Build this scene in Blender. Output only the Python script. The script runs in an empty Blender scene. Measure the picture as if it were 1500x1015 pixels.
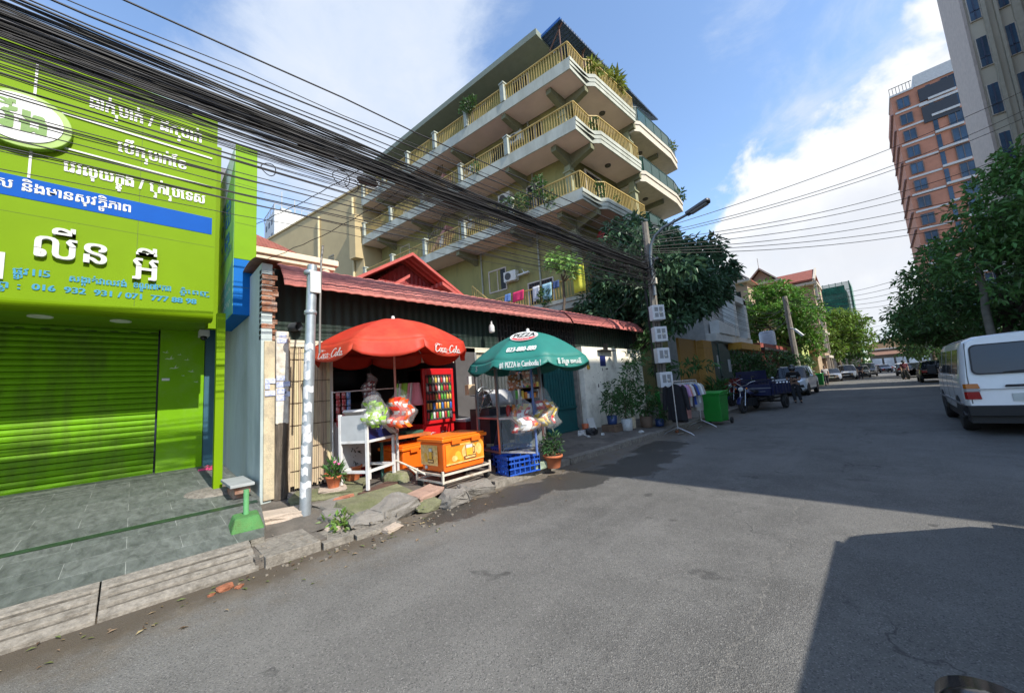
import bpy, bmesh, math, random
import numpy as np
from mathutils import Matrix, Vector
R = math.radians
PI = math.pi
S = bpy.context.scene
COL = S.collection

# ------------------------------------------------------------------ camera
cd = bpy.data.cameras.new('camera'); cam = bpy.data.objects.new('camera', cd); COL.objects.link(cam)
cd.sensor_fit = 'HORIZONTAL'; cd.sensor_width = 36.0; cd.lens = 545.0 / 1500.0 * 36.0
cd.clip_start = 0.05; cd.clip_end = 3000
def cam_axes(yaw, pitch, roll):
    fw = Vector((-math.sin(yaw)*math.cos(pitch), math.cos(yaw)*math.cos(pitch), math.sin(pitch)))
    rt = Vector((math.cos(yaw), math.sin(yaw), 0)); up = rt.cross(fw)
    c, s = math.cos(roll), math.sin(roll)
    return rt*c+up*s, up*c-rt*s, fw
rt, up, fw = cam_axes(R(44.3513), R(6.7912), R(-4.0752))
cam.matrix_world = Matrix(((rt.x, up.x, -fw.x, 0), (rt.y, up.y, -fw.y, 0), (rt.z, up.z, -fw.z, 1.5), (0, 0, 0, 1)))
S.camera = cam

# ------------------------------------------------------------------ sun, sky, exposure
SUN_EL = R(42); SUN_DIR = Vector((math.cos(SUN_EL), 0.0*math.cos(SUN_EL), math.sin(SUN_EL))).normalized()
sl = bpy.data.lights.new('sun', 'SUN'); sl.energy = 2.75; sl.angle = R(0.5); sl.color = (1.0, 0.94, 0.84)
so = bpy.data.objects.new('sun', sl); COL.objects.link(so)
so.rotation_euler = SUN_DIR.to_track_quat('Z', 'Y').to_euler(); so.location = (20, 0, 40)
S.view_settings.view_transform = 'Standard'; S.view_settings.look = 'None'; S.view_settings.gamma = 1.0
S.view_settings.exposure = 1.30
try: S.view_settings.use_curve_mapping = False
except Exception: pass
W = bpy.data.worlds.new('World'); S.world = W; W.use_nodes = True
def world():
    nt = W.node_tree; N = nt.nodes; L = nt.links; N.clear()
    out = N.new('ShaderNodeOutputWorld'); bg = N.new('ShaderNodeBackground'); bg.inputs[1].default_value = 0.15
    L.new(bg.outputs[0], out.inputs[0])
    sky = N.new('ShaderNodeTexSky'); sky.sky_type = 'NISHITA'; sky.sun_disc = False
    sky.sun_elevation = SUN_EL; sky.sun_rotation = math.atan2(SUN_DIR.x, SUN_DIR.y)
    sky.altitude = 20; sky.air_density = 1.0; sky.dust_density = 0.6; sky.ozone_density = 1.6
    tc = N.new('ShaderNodeTexCoord')
    sep = N.new('ShaderNodeSeparateXYZ'); L.new(tc.outputs['Generated'], sep.inputs[0])
    def m(op, a, b=None, c=None, clamp=False):
        n = N.new('ShaderNodeMath'); n.operation = op; n.use_clamp = clamp
        for i, q in enumerate((a, b, c)):
            if q is None: continue
            if isinstance(q, (int, float)): n.inputs[i].default_value = q
            else: L.new(q, n.inputs[i])
        return n.outputs[0]
    zz = m('ADD', m('MAXIMUM', sep.outputs[2], 0.0), 0.22)
    cb = N.new('ShaderNodeCombineXYZ')
    L.new(m('DIVIDE', sep.outputs[0], zz), cb.inputs[0]); L.new(m('DIVIDE', sep.outputs[1], zz), cb.inputs[1])
    L.new(m('MULTIPLY', sep.outputs[2], 0.6), cb.inputs[2])
    def noise(scale, det, rough, off, dist=0.0):
        mp = N.new('ShaderNodeMapping'); mp.inputs['Location'].default_value = off; L.new(cb.outputs[0], mp.inputs[0])
        n = N.new('ShaderNodeTexNoise'); n.inputs['Scale'].default_value = scale; n.inputs['Detail'].default_value = det
        n.inputs['Roughness'].default_value = rough; n.inputs['Distortion'].default_value = dist
        L.new(mp.outputs[0], n.inputs['Vector']); return n.outputs[0]
    big = noise(1.1, 9, 0.62, (3.1, 1.7, 0), 0.35); fine = noise(4.2, 8, 0.65, (0.4, 5.2, 1.0), 0.5)
    def lobe(d, lo, hi):
        v = Vector(d).normalized(); vm = N.new('ShaderNodeVectorMath'); vm.operation = 'DOT_PRODUCT'
        L.new(tc.outputs['Generated'], vm.inputs[0]); vm.inputs[1].default_value = v
        mr = N.new('ShaderNodeMapRange'); mr.interpolation_type = 'SMOOTHSTEP'; L.new(vm.outputs['Value'], mr.inputs[0])
        mr.inputs[1].default_value = lo; mr.inputs[2].default_value = hi; return mr.outputs[0]
    dens = m('ADD', m('MULTIPLY', big, 0.65), m('MULTIPLY', fine, 0.35))
    for d, lo, hi, w in LOBES:
        dens = m('ADD', dens, m('MULTIPLY', lobe(d, lo, hi), w))
    hz = N.new('ShaderNodeMapRange'); hz.interpolation_type = 'SMOOTHSTEP'; L.new(sep.outputs[2], hz.inputs[0])
    hz.inputs[1].default_value = 0.22; hz.inputs[2].default_value = 0.0
    dens = m('ADD', dens, m('MULTIPLY', hz.outputs[0], 0.10))
    cov = N.new('ShaderNodeMapRange'); cov.interpolation_type = 'SMOOTHSTEP'; L.new(dens, cov.inputs[0])
    cov.inputs[1].default_value = 0.45; cov.inputs[2].default_value = 0.68
    thick = N.new('ShaderNodeMapRange'); thick.interpolation_type = 'SMOOTHSTEP'; L.new(dens, thick.inputs[0])
    thick.inputs[1].default_value = 0.55; thick.inputs[2].default_value = 0.95
    cr = N.new('ShaderNodeMixRGB'); L.new(m('MULTIPLY', thick.outputs[0], m('ADD', fine, 0.35)), cr.inputs[0])
    cr.inputs[1].default_value = (1.95, 2.25, 2.75, 1); cr.inputs[2].default_value = (2.55, 2.65, 2.85, 1)
    tint = N.new('ShaderNodeMixRGB'); tint.blend_type = 'MULTIPLY'; tint.inputs[0].default_value = 1.0
    L.new(sky.outputs[0], tint.inputs[1]); tint.inputs[2].default_value = (0.84, 0.87, 0.89, 1)
    def rampv(v, lo, hi):
        mr = N.new('ShaderNodeMapRange'); mr.interpolation_type = 'SMOOTHSTEP'; L.new(v, mr.inputs[0]); mr.inputs[1].default_value = lo; mr.inputs[2].default_value = hi; return mr.outputs[0]
    def n3(scale, det, ro, dist=0.0):
        n = N.new('ShaderNodeTexNoise'); n.inputs['Scale'].default_value = scale; n.inputs['Detail'].default_value = det; n.inputs['Roughness'].default_value = ro; n.inputs['Distortion'].default_value = dist
        L.new(tc.outputs['Generated'], n.inputs['Vector']); return n.outputs[0]
    vm = N.new('ShaderNodeVectorMath'); vm.operation = 'DOT_PRODUCT'; L.new(tc.outputs['Generated'], vm.inputs[0]); vm.inputs[1].default_value = BANK
    puff = n3(6.5, 8, 0.55, 0.2); soft = n3(3.2, 5, 0.5)
    edge = m('ADD', vm.outputs['Value'], m('MULTIPLY', m('SUBTRACT', puff, 0.5), 0.40))
    bank = m('MULTIPLY', rampv(edge, -0.02, 0.035), rampv(m('ADD', m('ADD', sep.outputs[2], m('MULTIPLY', m('SUBTRACT', soft, 0.5), 0.5)), m('MULTIPLY', m('SUBTRACT', puff, 0.5), 0.25)), 0.02, 0.13))
    bcol = N.new('ShaderNodeMixRGB'); L.new(rampv(m('ADD', m('SUBTRACT', 0.75, m('MULTIPLY', vm.outputs['Value'], 2.2)), m('MULTIPLY', m('SUBTRACT', puff, 0.5), 1.6)), 0.15, 0.75), bcol.inputs[0])
    bcol.inputs[1].default_value = (2.35, 2.42, 2.58, 1); bcol.inputs[2].default_value = (2.9, 2.93, 2.98, 1)
    mx = N.new('ShaderNodeMixRGB'); L.new(m('MULTIPLY', cov.outputs[0], 0.93), mx.inputs[0])
    L.new(tint.outputs[0], mx.inputs[1]); L.new(cr.outputs[0], mx.inputs[2]); mb2 = N.new('ShaderNodeMixRGB'); L.new(m('MULTIPLY', bank, 0.96), mb2.inputs[0]); L.new(mx.outputs[0], mb2.inputs[1]); L.new(bcol.outputs[0], mb2.inputs[2]); L.new(mb2.outputs[0], bg.inputs[0])
# cloud banks seen in the photo: (direction, cos outer, cos inner, weight)
_r1, _r2, _ri = Vector((-0.232,0.905,0.357)), Vector((0.03,0.872,0.489)), Vector((0.0,0.955,0.295))
BANK = _r1.cross(_r2).normalized()
if BANK.dot(_ri) < 0: BANK = -BANK
LOBES = [((-0.589, 0.369, 0.719), 0.94, 0.995, 0.18), ((-0.70, 0.30, 0.60), 0.93, 0.99, 0.08),
         ((-0.80, 0.20, 0.45), 0.95, 0.99, 0.10), ((-0.45, 0.72, 0.72), 0.955, 0.99, -0.12), ((-0.93, 0.22, 0.28), 0.975, 0.997, -0.22),
         ((-0.256, 0.849, 0.463), 0.975, 0.998, -0.10)]
world()

# ------------------------------------------------------------------ materials
MATS = {}
def pm(name, col, rough=0.65, metal=0.0, var=0.12, scale=4.0, bump=0.0, bscale=60.0, dirt=None, dscale=1.5, damt=0.5, spec=0.5,
       trans=0.0, clear=0.0, wave=None, island=0.0, coat=0.0, stretch=None):
    if name in MATS: return MATS[name]
    m = bpy.data.materials.new(name); m.use_nodes = True; MATS[name] = m
    nt = m.node_tree; N = nt.nodes; L = nt.links
    b = N['Principled BSDF']; b.inputs['Roughness'].default_value = rough; b.inputs['Metallic'].default_value = metal
    b.inputs['Specular IOR Level'].default_value = spec
    if coat: b.inputs['Coat Weight'].default_value = coat
    tc = N.new('ShaderNodeTexCoord'); vec = tc.outputs['Object']
    if stretch:
        mp = N.new('ShaderNodeMapping'); mp.inputs['Scale'].default_value = stretch; L.new(vec, mp.inputs[0]); vec = mp.outputs[0]
    def noise(sc, det=6, ro=0.6):
        n = N.new('ShaderNodeTexNoise'); n.inputs['Scale'].default_value = sc; n.inputs['Detail'].default_value = det
        n.inputs['Roughness'].default_value = ro; L.new(vec, n.inputs['Vector']); return n
    n1 = noise(scale)
    mr = N.new('ShaderNodeMapRange'); L.new(n1.outputs[0], mr.inputs[0]); mr.inputs[1].default_value = 0.3; mr.inputs[2].default_value = 0.7
    mix = N.new('ShaderNodeMixRGB'); L.new(mr.outputs[0], mix.inputs[0])
    mix.inputs[1].default_value = (*[c*(1-var) for c in col], 1); mix.inputs[2].default_value = (*[min(1, c*(1+var)) for c in col], 1)
    last = mix.outputs[0]
    if dirt:
        n2 = noise(dscale, 9, 0.7)
        m2 = N.new('ShaderNodeMapRange'); L.new(n2.outputs[0], m2.inputs[0]); m2.inputs[1].default_value = 0.47; m2.inputs[2].default_value = 0.68
        m2.inputs[4].default_value = damt
        mx = N.new('ShaderNodeMixRGB'); L.new(m2.outputs[0], mx.inputs[0]); L.new(last, mx.inputs[1]); mx.inputs[2].default_value = (*dirt, 1)
        last = mx.outputs[0]
    if island:
        g = N.new('ShaderNodeNewGeometry'); hs = N.new('ShaderNodeHueSaturation')
        m3 = N.new('ShaderNodeMapRange'); L.new(g.outputs['Random Per Island'], m3.inputs[0]); m3.inputs[3].default_value = 1-island; m3.inputs[4].default_value = 1+island
        L.new(m3.outputs[0], hs.inputs['Value'])
        m4 = N.new('ShaderNodeMapRange'); L.new(g.outputs['Random Per Island'], m4.inputs[0]); m4.inputs[3].default_value = 0.475; m4.inputs[4].default_value = 0.515
        L.new(m4.outputs[0], hs.inputs['Hue']); L.new(last, hs.inputs['Color']); last = hs.outputs[0]
    L.new(last, b.inputs['Base Color'])
    bh = None
    if bump:
        n3 = noise(bscale, 4, 0.6); bh = n3.outputs[0]
    if wave:   # (axis, spacing m, depth)
        ax, sp, dp = wave
        sx = N.new('ShaderNodeSeparateXYZ'); L.new(tc.outputs['Object'], sx.inputs[0])
        mm = N.new('ShaderNodeMath'); mm.operation = 'MULTIPLY'; L.new(sx.outputs['XYZ'.index(ax)], mm.inputs[0]); mm.inputs[1].default_value = 2*PI/sp
        sn = N.new('ShaderNodeMath'); sn.operation = 'SINE'; L.new(mm.outputs[0], sn.inputs[0])
        bp = N.new('ShaderNodeBump'); bp.inputs['Strength'].default_value = 1.0; bp.inputs['Distance'].default_value = dp; L.new(sn.outputs[0], bp.inputs['Height'])
        L.new(bp.outputs[0], b.inputs['Normal'])
    elif bh is not None:
        bp = N.new('ShaderNodeBump'); bp.inputs['Strength'].default_value = bump; bp.inputs['Distance'].default_value = 0.02; L.new(bh, bp.inputs['Height'])
        L.new(bp.outputs[0], b.inputs['Normal'])
    out = N['Material Output']
    if trans:
        t = N.new('ShaderNodeBsdfTranslucent'); L.new(last, t.inputs[0]); ms = N.new('ShaderNodeMixShader'); ms.inputs[0].default_value = trans
        L.new(b.outputs[0], ms.inputs[1]); L.new(t.outputs[0], ms.inputs[2]); L.new(ms.outputs[0], out.inputs[0])
    if clear:
        t = N.new('ShaderNodeBsdfTransparent'); ms = N.new('ShaderNodeMixShader'); ms.inputs[0].default_value = clear
        L.new(b.outputs[0], ms.inputs[1]); L.new(t.outputs[0], ms.inputs[2]); L.new(ms.outputs[0], out.inputs[0])
    return m

def sr(r, g, b):   # sRGB 0-255 to linear
    f = lambda c: c/12.92 if c <= 0.04045 else ((c+0.055)/1.055)**2.4
    return tuple(f(x/255) for x in (r, g, b))

# ------------------------------------------------------------------ mesh builder
WM = {}
class MB:
    def __init__(s): s.v = []; s.f = []; s.mi = []; s.sm = []
    def add(s, vs, fs, mi=0, sm=False):
        o = len(s.v); s.v += [tuple(p) for p in vs]
        for f in fs: s.f.append(tuple(i+o for i in f)); s.mi.append(mi); s.sm.append(sm)
    def box(s, x0, x1, y0, y1, z0, z1, mi=0, M=None):
        vs = [Vector((x, y, z)) for z in (z0, z1) for y in (y0, y1) for x in (x0, x1)]
        if M is not None: vs = [M @ v for v in vs]
        s.add(vs, [(0,2,3,1),(4,5,7,6),(0,1,5,4),(2,6,7,3),(0,4,6,2),(1,3,7,5)], mi)
    def bar(s, a, b, w, h, mi=0, upv=(0,0,1)):
        a = Vector(a); b = Vector(b); d = b-a; l = d.length
        if l < 1e-6: return
        d /= l; u = Vector(upv)
        if abs(d.dot(u)) > 0.98: u = Vector((1,0,0))
        sx = d.cross(u).normalized(); uu = sx.cross(d)
        M = Matrix(((sx.x,d.x,uu.x,a.x),(sx.y,d.y,uu.y,a.y),(sx.z,d.z,uu.z,a.z),(0,0,0,1)))
        s.box(-w/2, w/2, 0, l, -h/2, h/2, mi, M)
    def tube(s, path, r, n=8, mi=0, cap=True, sm=True):
        P = [Vector(p) for p in path]; k = len(P); rs = r if isinstance(r, (list, tuple)) else [r]*k
        vs = []; prev = None
        for i in range(k):
            t = (P[min(i+1,k-1)]-P[max(i-1,0)]).normalized()
            if prev is None:
                prev = t.orthogonal().normalized()
            prev = (prev - t*prev.dot(t))
            prev = prev.normalized() if prev.length > 1e-6 else t.orthogonal().normalized()
            q = t.cross(prev)
            for j in range(n):
                a = 2*PI*j/n; vs.append(P[i]+(prev*math.cos(a)+q*math.sin(a))*rs[i])
        fs = [(i*n+j, i*n+(j+1)%n, (i+1)*n+(j+1)%n, (i+1)*n+j) for i in range(k-1) for j in range(n)]
        s.add(vs, fs, mi, sm)
        if cap:
            s.add(vs[:n], [tuple(range(n))[::-1]], mi); s.add(vs[-n:], [tuple(range(n))], mi)
    def lathe(s, prof, c=(0,0,0), n=20, mi=0, sm=True, M=None):
        vs = []
        for r, z in prof:
            for j in range(n):
                a = 2*PI*j/n; v = Vector((c[0]+r*math.cos(a), c[1]+r*math.sin(a), c[2]+z)); vs.append(M @ v if M is not None else v)
        fs = [(i*n+j, i*n+(j+1)%n, (i+1)*n+(j+1)%n, (i+1)*n+j) for i in range(len(prof)-1) for j in range(n)]
        s.add(vs, fs, mi, sm)
        if prof[0][0] > 1e-5: s.add(vs[:n], [tuple(range(n))[::-1]], mi)
        if prof[-1][0] > 1e-5: s.add(vs[-n:], [tuple(range(n))], mi)
    def prism(s, pts, off, mi=0):   # polygon (3D pts) swept along vector off
        n = len(pts); off = Vector(off); vs = [Vector(p) for p in pts]+[Vector(p)+off for p in pts]
        s.add(vs, [tuple(range(n))[::-1], tuple(range(n, 2*n))]+[(i, (i+1)%n, n+(i+1)%n, n+i) for i in range(n)], mi)
    def slab(s, poly, z0, z1, mi=0):
        s.prism([(x, y, z0) for x, y in poly], (0, 0, z1-z0), mi)
    def grid(s, fn, nu, nv, mi=0, sm=True):
        vs = [fn(i/nu, j/nv) for j in range(nv+1) for i in range(nu+1)]
        fs = [(j*(nu+1)+i, j*(nu+1)+i+1, (j+1)*(nu+1)+i+1, (j+1)*(nu+1)+i) for j in range(nv) for i in range(nu)]
        s.add(vs, fs, mi, sm)
    def ball(s, c, r, n=12, m=8, mi=0, sq=(1,1,1)):
        vs = []
        for i in range(m+1):
            t = PI*i/m
            for j in range(n):
                a = 2*PI*j/n; vs.append((c[0]+r*sq[0]*math.sin(t)*math.cos(a), c[1]+r*sq[1]*math.sin(t)*math.sin(a), c[2]+r*sq[2]*math.cos(t)))
        s.add(vs, [(i*n+j, (i+1)*n+j, (i+1)*n+(j+1)%n, i*n+(j+1)%n) for i in range(m) for j in range(n)], mi, True)
    def merge(s, o, M=None):
        vs = o.v if M is None else [tuple(M @ Vector(p)) for p in o.v]
        k = len(s.v); s.v += vs; s.f += [tuple(i+k for i in f) for f in o.f]; s.mi += o.mi; s.sm += o.sm
        return s
    def build(s, name, mats, parent=None, bev=0.0, solid=0.0, origin=None):
        mats = mats if isinstance(mats, (list, tuple)) else [mats]
        me = bpy.data.meshes.new(name)
        A = np.array(s.v, dtype=float)
        if parent is not None: Wm = WM[parent.name]
        else:
            if origin is None: origin = ((A[:,0].min()+A[:,0].max())/2, (A[:,1].min()+A[:,1].max())/2, A[:,2].min())
            Wm = Matrix.Translation(Vector(origin))
        I = np.array(Wm.inverted()); A = A @ I[:3,:3].T + I[:3,3]
        me.from_pydata(A.tolist(), [], s.f)
        for m in mats: me.materials.append(m)
        me.polygons.foreach_set('material_index', s.mi); me.polygons.foreach_set('use_smooth', s.sm)
        me.validate(clean_customdata=False); me.update()
        o = bpy.data.objects.new(name, me); COL.objects.link(o)
        if parent is not None: o.parent = parent
        else: o.matrix_world = Wm
        WM[o.name] = Wm
        if bev:
            b = o.modifiers.new('bevel', 'BEVEL'); b.width = bev; b.segments = 2; b.limit_method = 'ANGLE'; b.angle_limit = R(40)
        if solid:
            b = o.modifiers.new('solid', 'SOLIDIFY'); b.thickness = solid; b.offset = 0
        return o
def each_box(mb, name, mats, parent, **k):   # every box of the builder becomes a part of its own
    o = None
    for i in range(0, len(mb.v), 8):
        q = MB(); q.v = mb.v[i:i+8]; n = i//8*6
        q.f = [tuple(a-i for a in f) for f in mb.f[n:n+6]]; q.mi = mb.mi[n:n+6]; q.sm = mb.sm[n:n+6]
        o = q.build(name, mats, parent, **k)
    return o
def tag(o, label, cat, group=None, kind=None):
    if kind: o['kind'] = kind
    if label: o['label'] = label
    if cat: o['category'] = cat
    if group: o['group'] = group
    return o
def struct(o, label=None): o['kind'] = 'structure'; return o
def thing(name, label, cat, loc=(0,0,0), rz=0.0, group=None):
    o = bpy.data.objects.new(name, None); o.empty_display_size = 0.2; COL.objects.link(o)
    M = Matrix.Translation(Vector(loc)) @ Matrix.Rotation(rz, 4, 'Z'); o.matrix_world = M; WM[o.name] = M
    return tag(o, label, cat, group)
KIDS = {}
def copy_tree(o, parent=None, **props):
    c = o.copy(); COL.objects.link(c)
    if parent is not None: c.parent = parent
    for k, v in props.items(): c[k] = v
    for ch in [x for x in COL.objects if x.parent is o]: copy_tree(ch, c)
    return c
def put(o, loc, rz=0.0): 
    o.matrix_world = Matrix.Translation(Vector(loc)) @ Matrix.Rotation(rz, 4, 'Z'); WM[o.name] = o.matrix_world.copy(); return o
def LOC(t): return WM[t.name]

# ------------------------------------------------------------------ lettering
_gl = {}
def text_mesh(s, ext=0.0):
    key = (s, ext)
    if key in _gl: return _gl[key]
    c = bpy.data.curves.new('txt', 'FONT'); c.body = s; c.size = 1.0; c.resolution_u = 3; c.extrude = ext
    o = bpy.data.objects.new('txt', c)
    me = bpy.data.meshes.new_from_object(o)
    vs = [tuple(v.co) for v in me.vertices]; fs = [tuple(p.vertices) for p in me.polygons]
    bpy.data.objects.remove(o); bpy.data.meshes.remove(me); bpy.data.curves.remove(c)
    _gl[key] = (vs, fs); return _gl[key]
CONS = set(chr(c) for c in range(0x1780, 0x17B4))
def kh_place(s):
    """simple Khmer layout: list of (char, x, y, scale)"""
    out = []; pen = 0.0; i = 0; n = len(s)
    def adv(ch):
        vs, _ = text_mesh(ch)
        return max(v[0] for v in vs)+0.07 if vs else 0.3
    while i < n:
        ch = s[i]
        if ch in CONS:
            i += 1; subs = []; marks = []
            while i < n:
                if s[i] == '\u17d2' and i+1 < n: subs.append(s[i+1]); i += 2
                elif 0x17B6 <= ord(s[i]) <= 0x17D1: marks.append(s[i]); i += 1
                else: break
            pre = None; post = None; ab = []
            for q in marks:
                o = ord(q)
                if o in (0x17C1, 0x17C2, 0x17C3): pre = q
                elif o == 0x17BE: pre = '\u17c1'; ab.append('\u17b8')
                elif o == 0x17C4: pre = '\u17c1'; post = '\u17b6'
                elif o == 0x17C5: pre = '\u17c1'; post = '\u17b6'; ab.append('\u17cb')
                elif o == 0x17B6: post = q
                else: ab.append(q)
            if pre: out.append((pre, pen, 0, 1)); pen += adv(pre)
            if 'រ' in subs: out.append(('រ', pen-0.02, -0.36, 0.62)); pen += 0.16
            out.append((ch, pen, 0, 1)); a = adv(ch)
            for q in subs:
                if q != 'រ': out.append((q, pen+0.12*a, -0.36, 0.62))
            pen += a
            for q in ab: out.append((q, pen-0.03, -0.27 if (subs and q in '\u17bb\u17bc') else 0, 1))
            if post: out.append((post, pen-0.03, 0, 1)); pen += adv(post)-0.03
        elif ch == ' ': pen += 0.32; i += 1
        else: out.append((ch, pen, 0, 1)); pen += adv(ch); i += 1
    return out
def letter_mb(s, ext=0.0):
    mb = MB()
    if any(0x1780 <= ord(c) <= 0x17ff for c in s):
        for ch, x, y, k in kh_place(s):
            vs, fs = text_mesh(ch, ext)
            mb.add([(v[0]*k+x, v[1]*k+y, v[2]) for v in vs], fs)
    else:
        vs, fs = text_mesh(s, ext); mb.add(vs, fs)
    return mb
def fit_text(s, O, X, Y, w, h=None, ext=0.0, shear=0.0, mb=None, mi=0, align='l', bold=0.0):
    """lettering whose box starts at O, runs w along X and h along Y (h None: keeps proportions)"""
    t = letter_mb(s, ext); A = np.array(t.v)
    A[:,0] += shear*A[:,1]
    x0, x1, y0, y1 = A[:,0].min(), A[:,0].max(), A[:,1].min(), A[:,1].max()
    kx = w/(x1-x0); ky = kx if h is None else h/(y1-y0)
    X = Vector(X).normalized(); Y = Vector(Y).normalized(); Z = X.cross(Y); O = Vector(O)
    mb = mb or MB()
    for dx in ((0,) if not bold else (-bold, 0, bold)):
        mb.add([O+X*((p[0]-x0)*kx+dx)+Y*((p[1]-y0)*ky)+Z*(p[2]+(0.0006*dx/bold if bold else 0)) for p in A], t.f, mi)
    return mb

# ------------------------------------------------------------------ foliage
def leaf_cloud(clumps, size, seed=1, droop=0.5, aspect=0.45, fold=0.15):
    """clumps: (cx,cy,cz, rx,ry,rz, count). returns MB of kite-shaped folded leaves"""
    rng = np.random.default_rng(seed); Vs = []; 
    for cx, cy, cz, rx, ry, rz, n in clumps:
        d = rng.normal(size=(n,3)); d /= np.linalg.norm(d,axis=1)[:,None]
        rad = rng.uniform(0.25,1,size=(n,1))**0.6
        p = d*rad*np.array([rx,ry,rz])+np.array([cx,cy,cz])
        ax = d*0.8+rng.normal(size=(n,3))*0.6; ax[:,2] -= droop; ax /= np.linalg.norm(ax,axis=1)[:,None]
        nr = rng.normal(size=(n,3))*0.5; nr[:,2] += 1.0
        sd = np.cross(ax,nr); sd /= np.linalg.norm(sd,axis=1)[:,None]
        nn = np.cross(sd,ax)
        s = size*rng.uniform(0.6,1.25,size=(n,1))
        a = p; b = p+ax*s*0.45+sd*s*aspect/2+nn*s*fold; c = p+ax*s; e = p+ax*s*0.45-sd*s*aspect/2+nn*s*fold
        Vs.append(np.stack([a,b,c,e],axis=1).reshape(-1,3))
    V = np.concatenate(Vs); mb = MB(); n = len(V)//4
    mb.v = [tuple(x) for x in V]; mb.f = [f for i in range(n) for f in ((4*i,4*i+1,4*i+2),(4*i,4*i+2,4*i+3))]
    mb.mi = [0]*(2*n); mb.sm = [False]*(2*n)
    return mb
def crown_clumps(ells, n, r, per, seed, shell=0.75):
    rng = random.Random(seed); out = []
    tot = sum(e[3]*e[4]*e[5] for e in ells)
    for e in ells:
        k = max(3, int(n*(e[3]*e[4]*e[5])/tot))
        for _ in range(k):
            while True:
                d = Vector((rng.gauss(0,1), rng.gauss(0,1), rng.gauss(0,1)))
                if d.length > 0.1: break
            d.normalize(); q = rng.uniform(shell, 1.0) if rng.random() < 0.8 else rng.uniform(0.2, shell)
            rr = r*rng.uniform(0.65, 1.3)
            out.append((e[0]+d.x*e[3]*q, e[1]+d.y*e[4]*q, e[2]+d.z*e[5]*q, rr, rr, rr*0.75, int(per*rng.uniform(0.7,1.3))))
    return out
def limb(mb, a, b, r0, r1, rng, n=5, wob=0.12, mi=0):
    a = Vector(a); b = Vector(b); L = (b-a).length; pts = []
    for i in range(n+1):
        t = i/n; p = a.lerp(b, t)
        if 0 < i < n: p += Vector((rng.uniform(-1,1), rng.uniform(-1,1), rng.uniform(-0.4,0.4)))*wob*L*0.5
        pts.append(p)
    mb.tube(pts, [r0+(r1-r0)*i/n for i in range(n+1)], 7, mi)
def make_tree(name, label, base, fork_z, ells, n, r, per, leaf, trunk_r, seed, lm, bm, group=None, droop=0.5, aspect=0.45, cat='tree', limbs=14, shell=0.75):
    t = thing(name, label, cat, base, 0, group); rng = random.Random(seed)
    cl = crown_clumps(ells, n, r, per, seed, shell)
    tb = MB(); f = Vector((base[0]+rng.uniform(-.2,.2), base[1]+rng.uniform(-.2,.2), fork_z))
    limb(tb, base, f, trunk_r*1.25, trunk_r*0.8, rng, 6, 0.05)
    for c in rng.sample(cl, min(limbs, len(cl))):
        limb(tb, f, c[:3], trunk_r*0.5, trunk_r*0.1, rng, 5, 0.12)
    tb.build('trunk', bm, t)
    leaf_cloud(cl, leaf, seed, droop, aspect).build('crown', lm, t)
    return t
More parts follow.
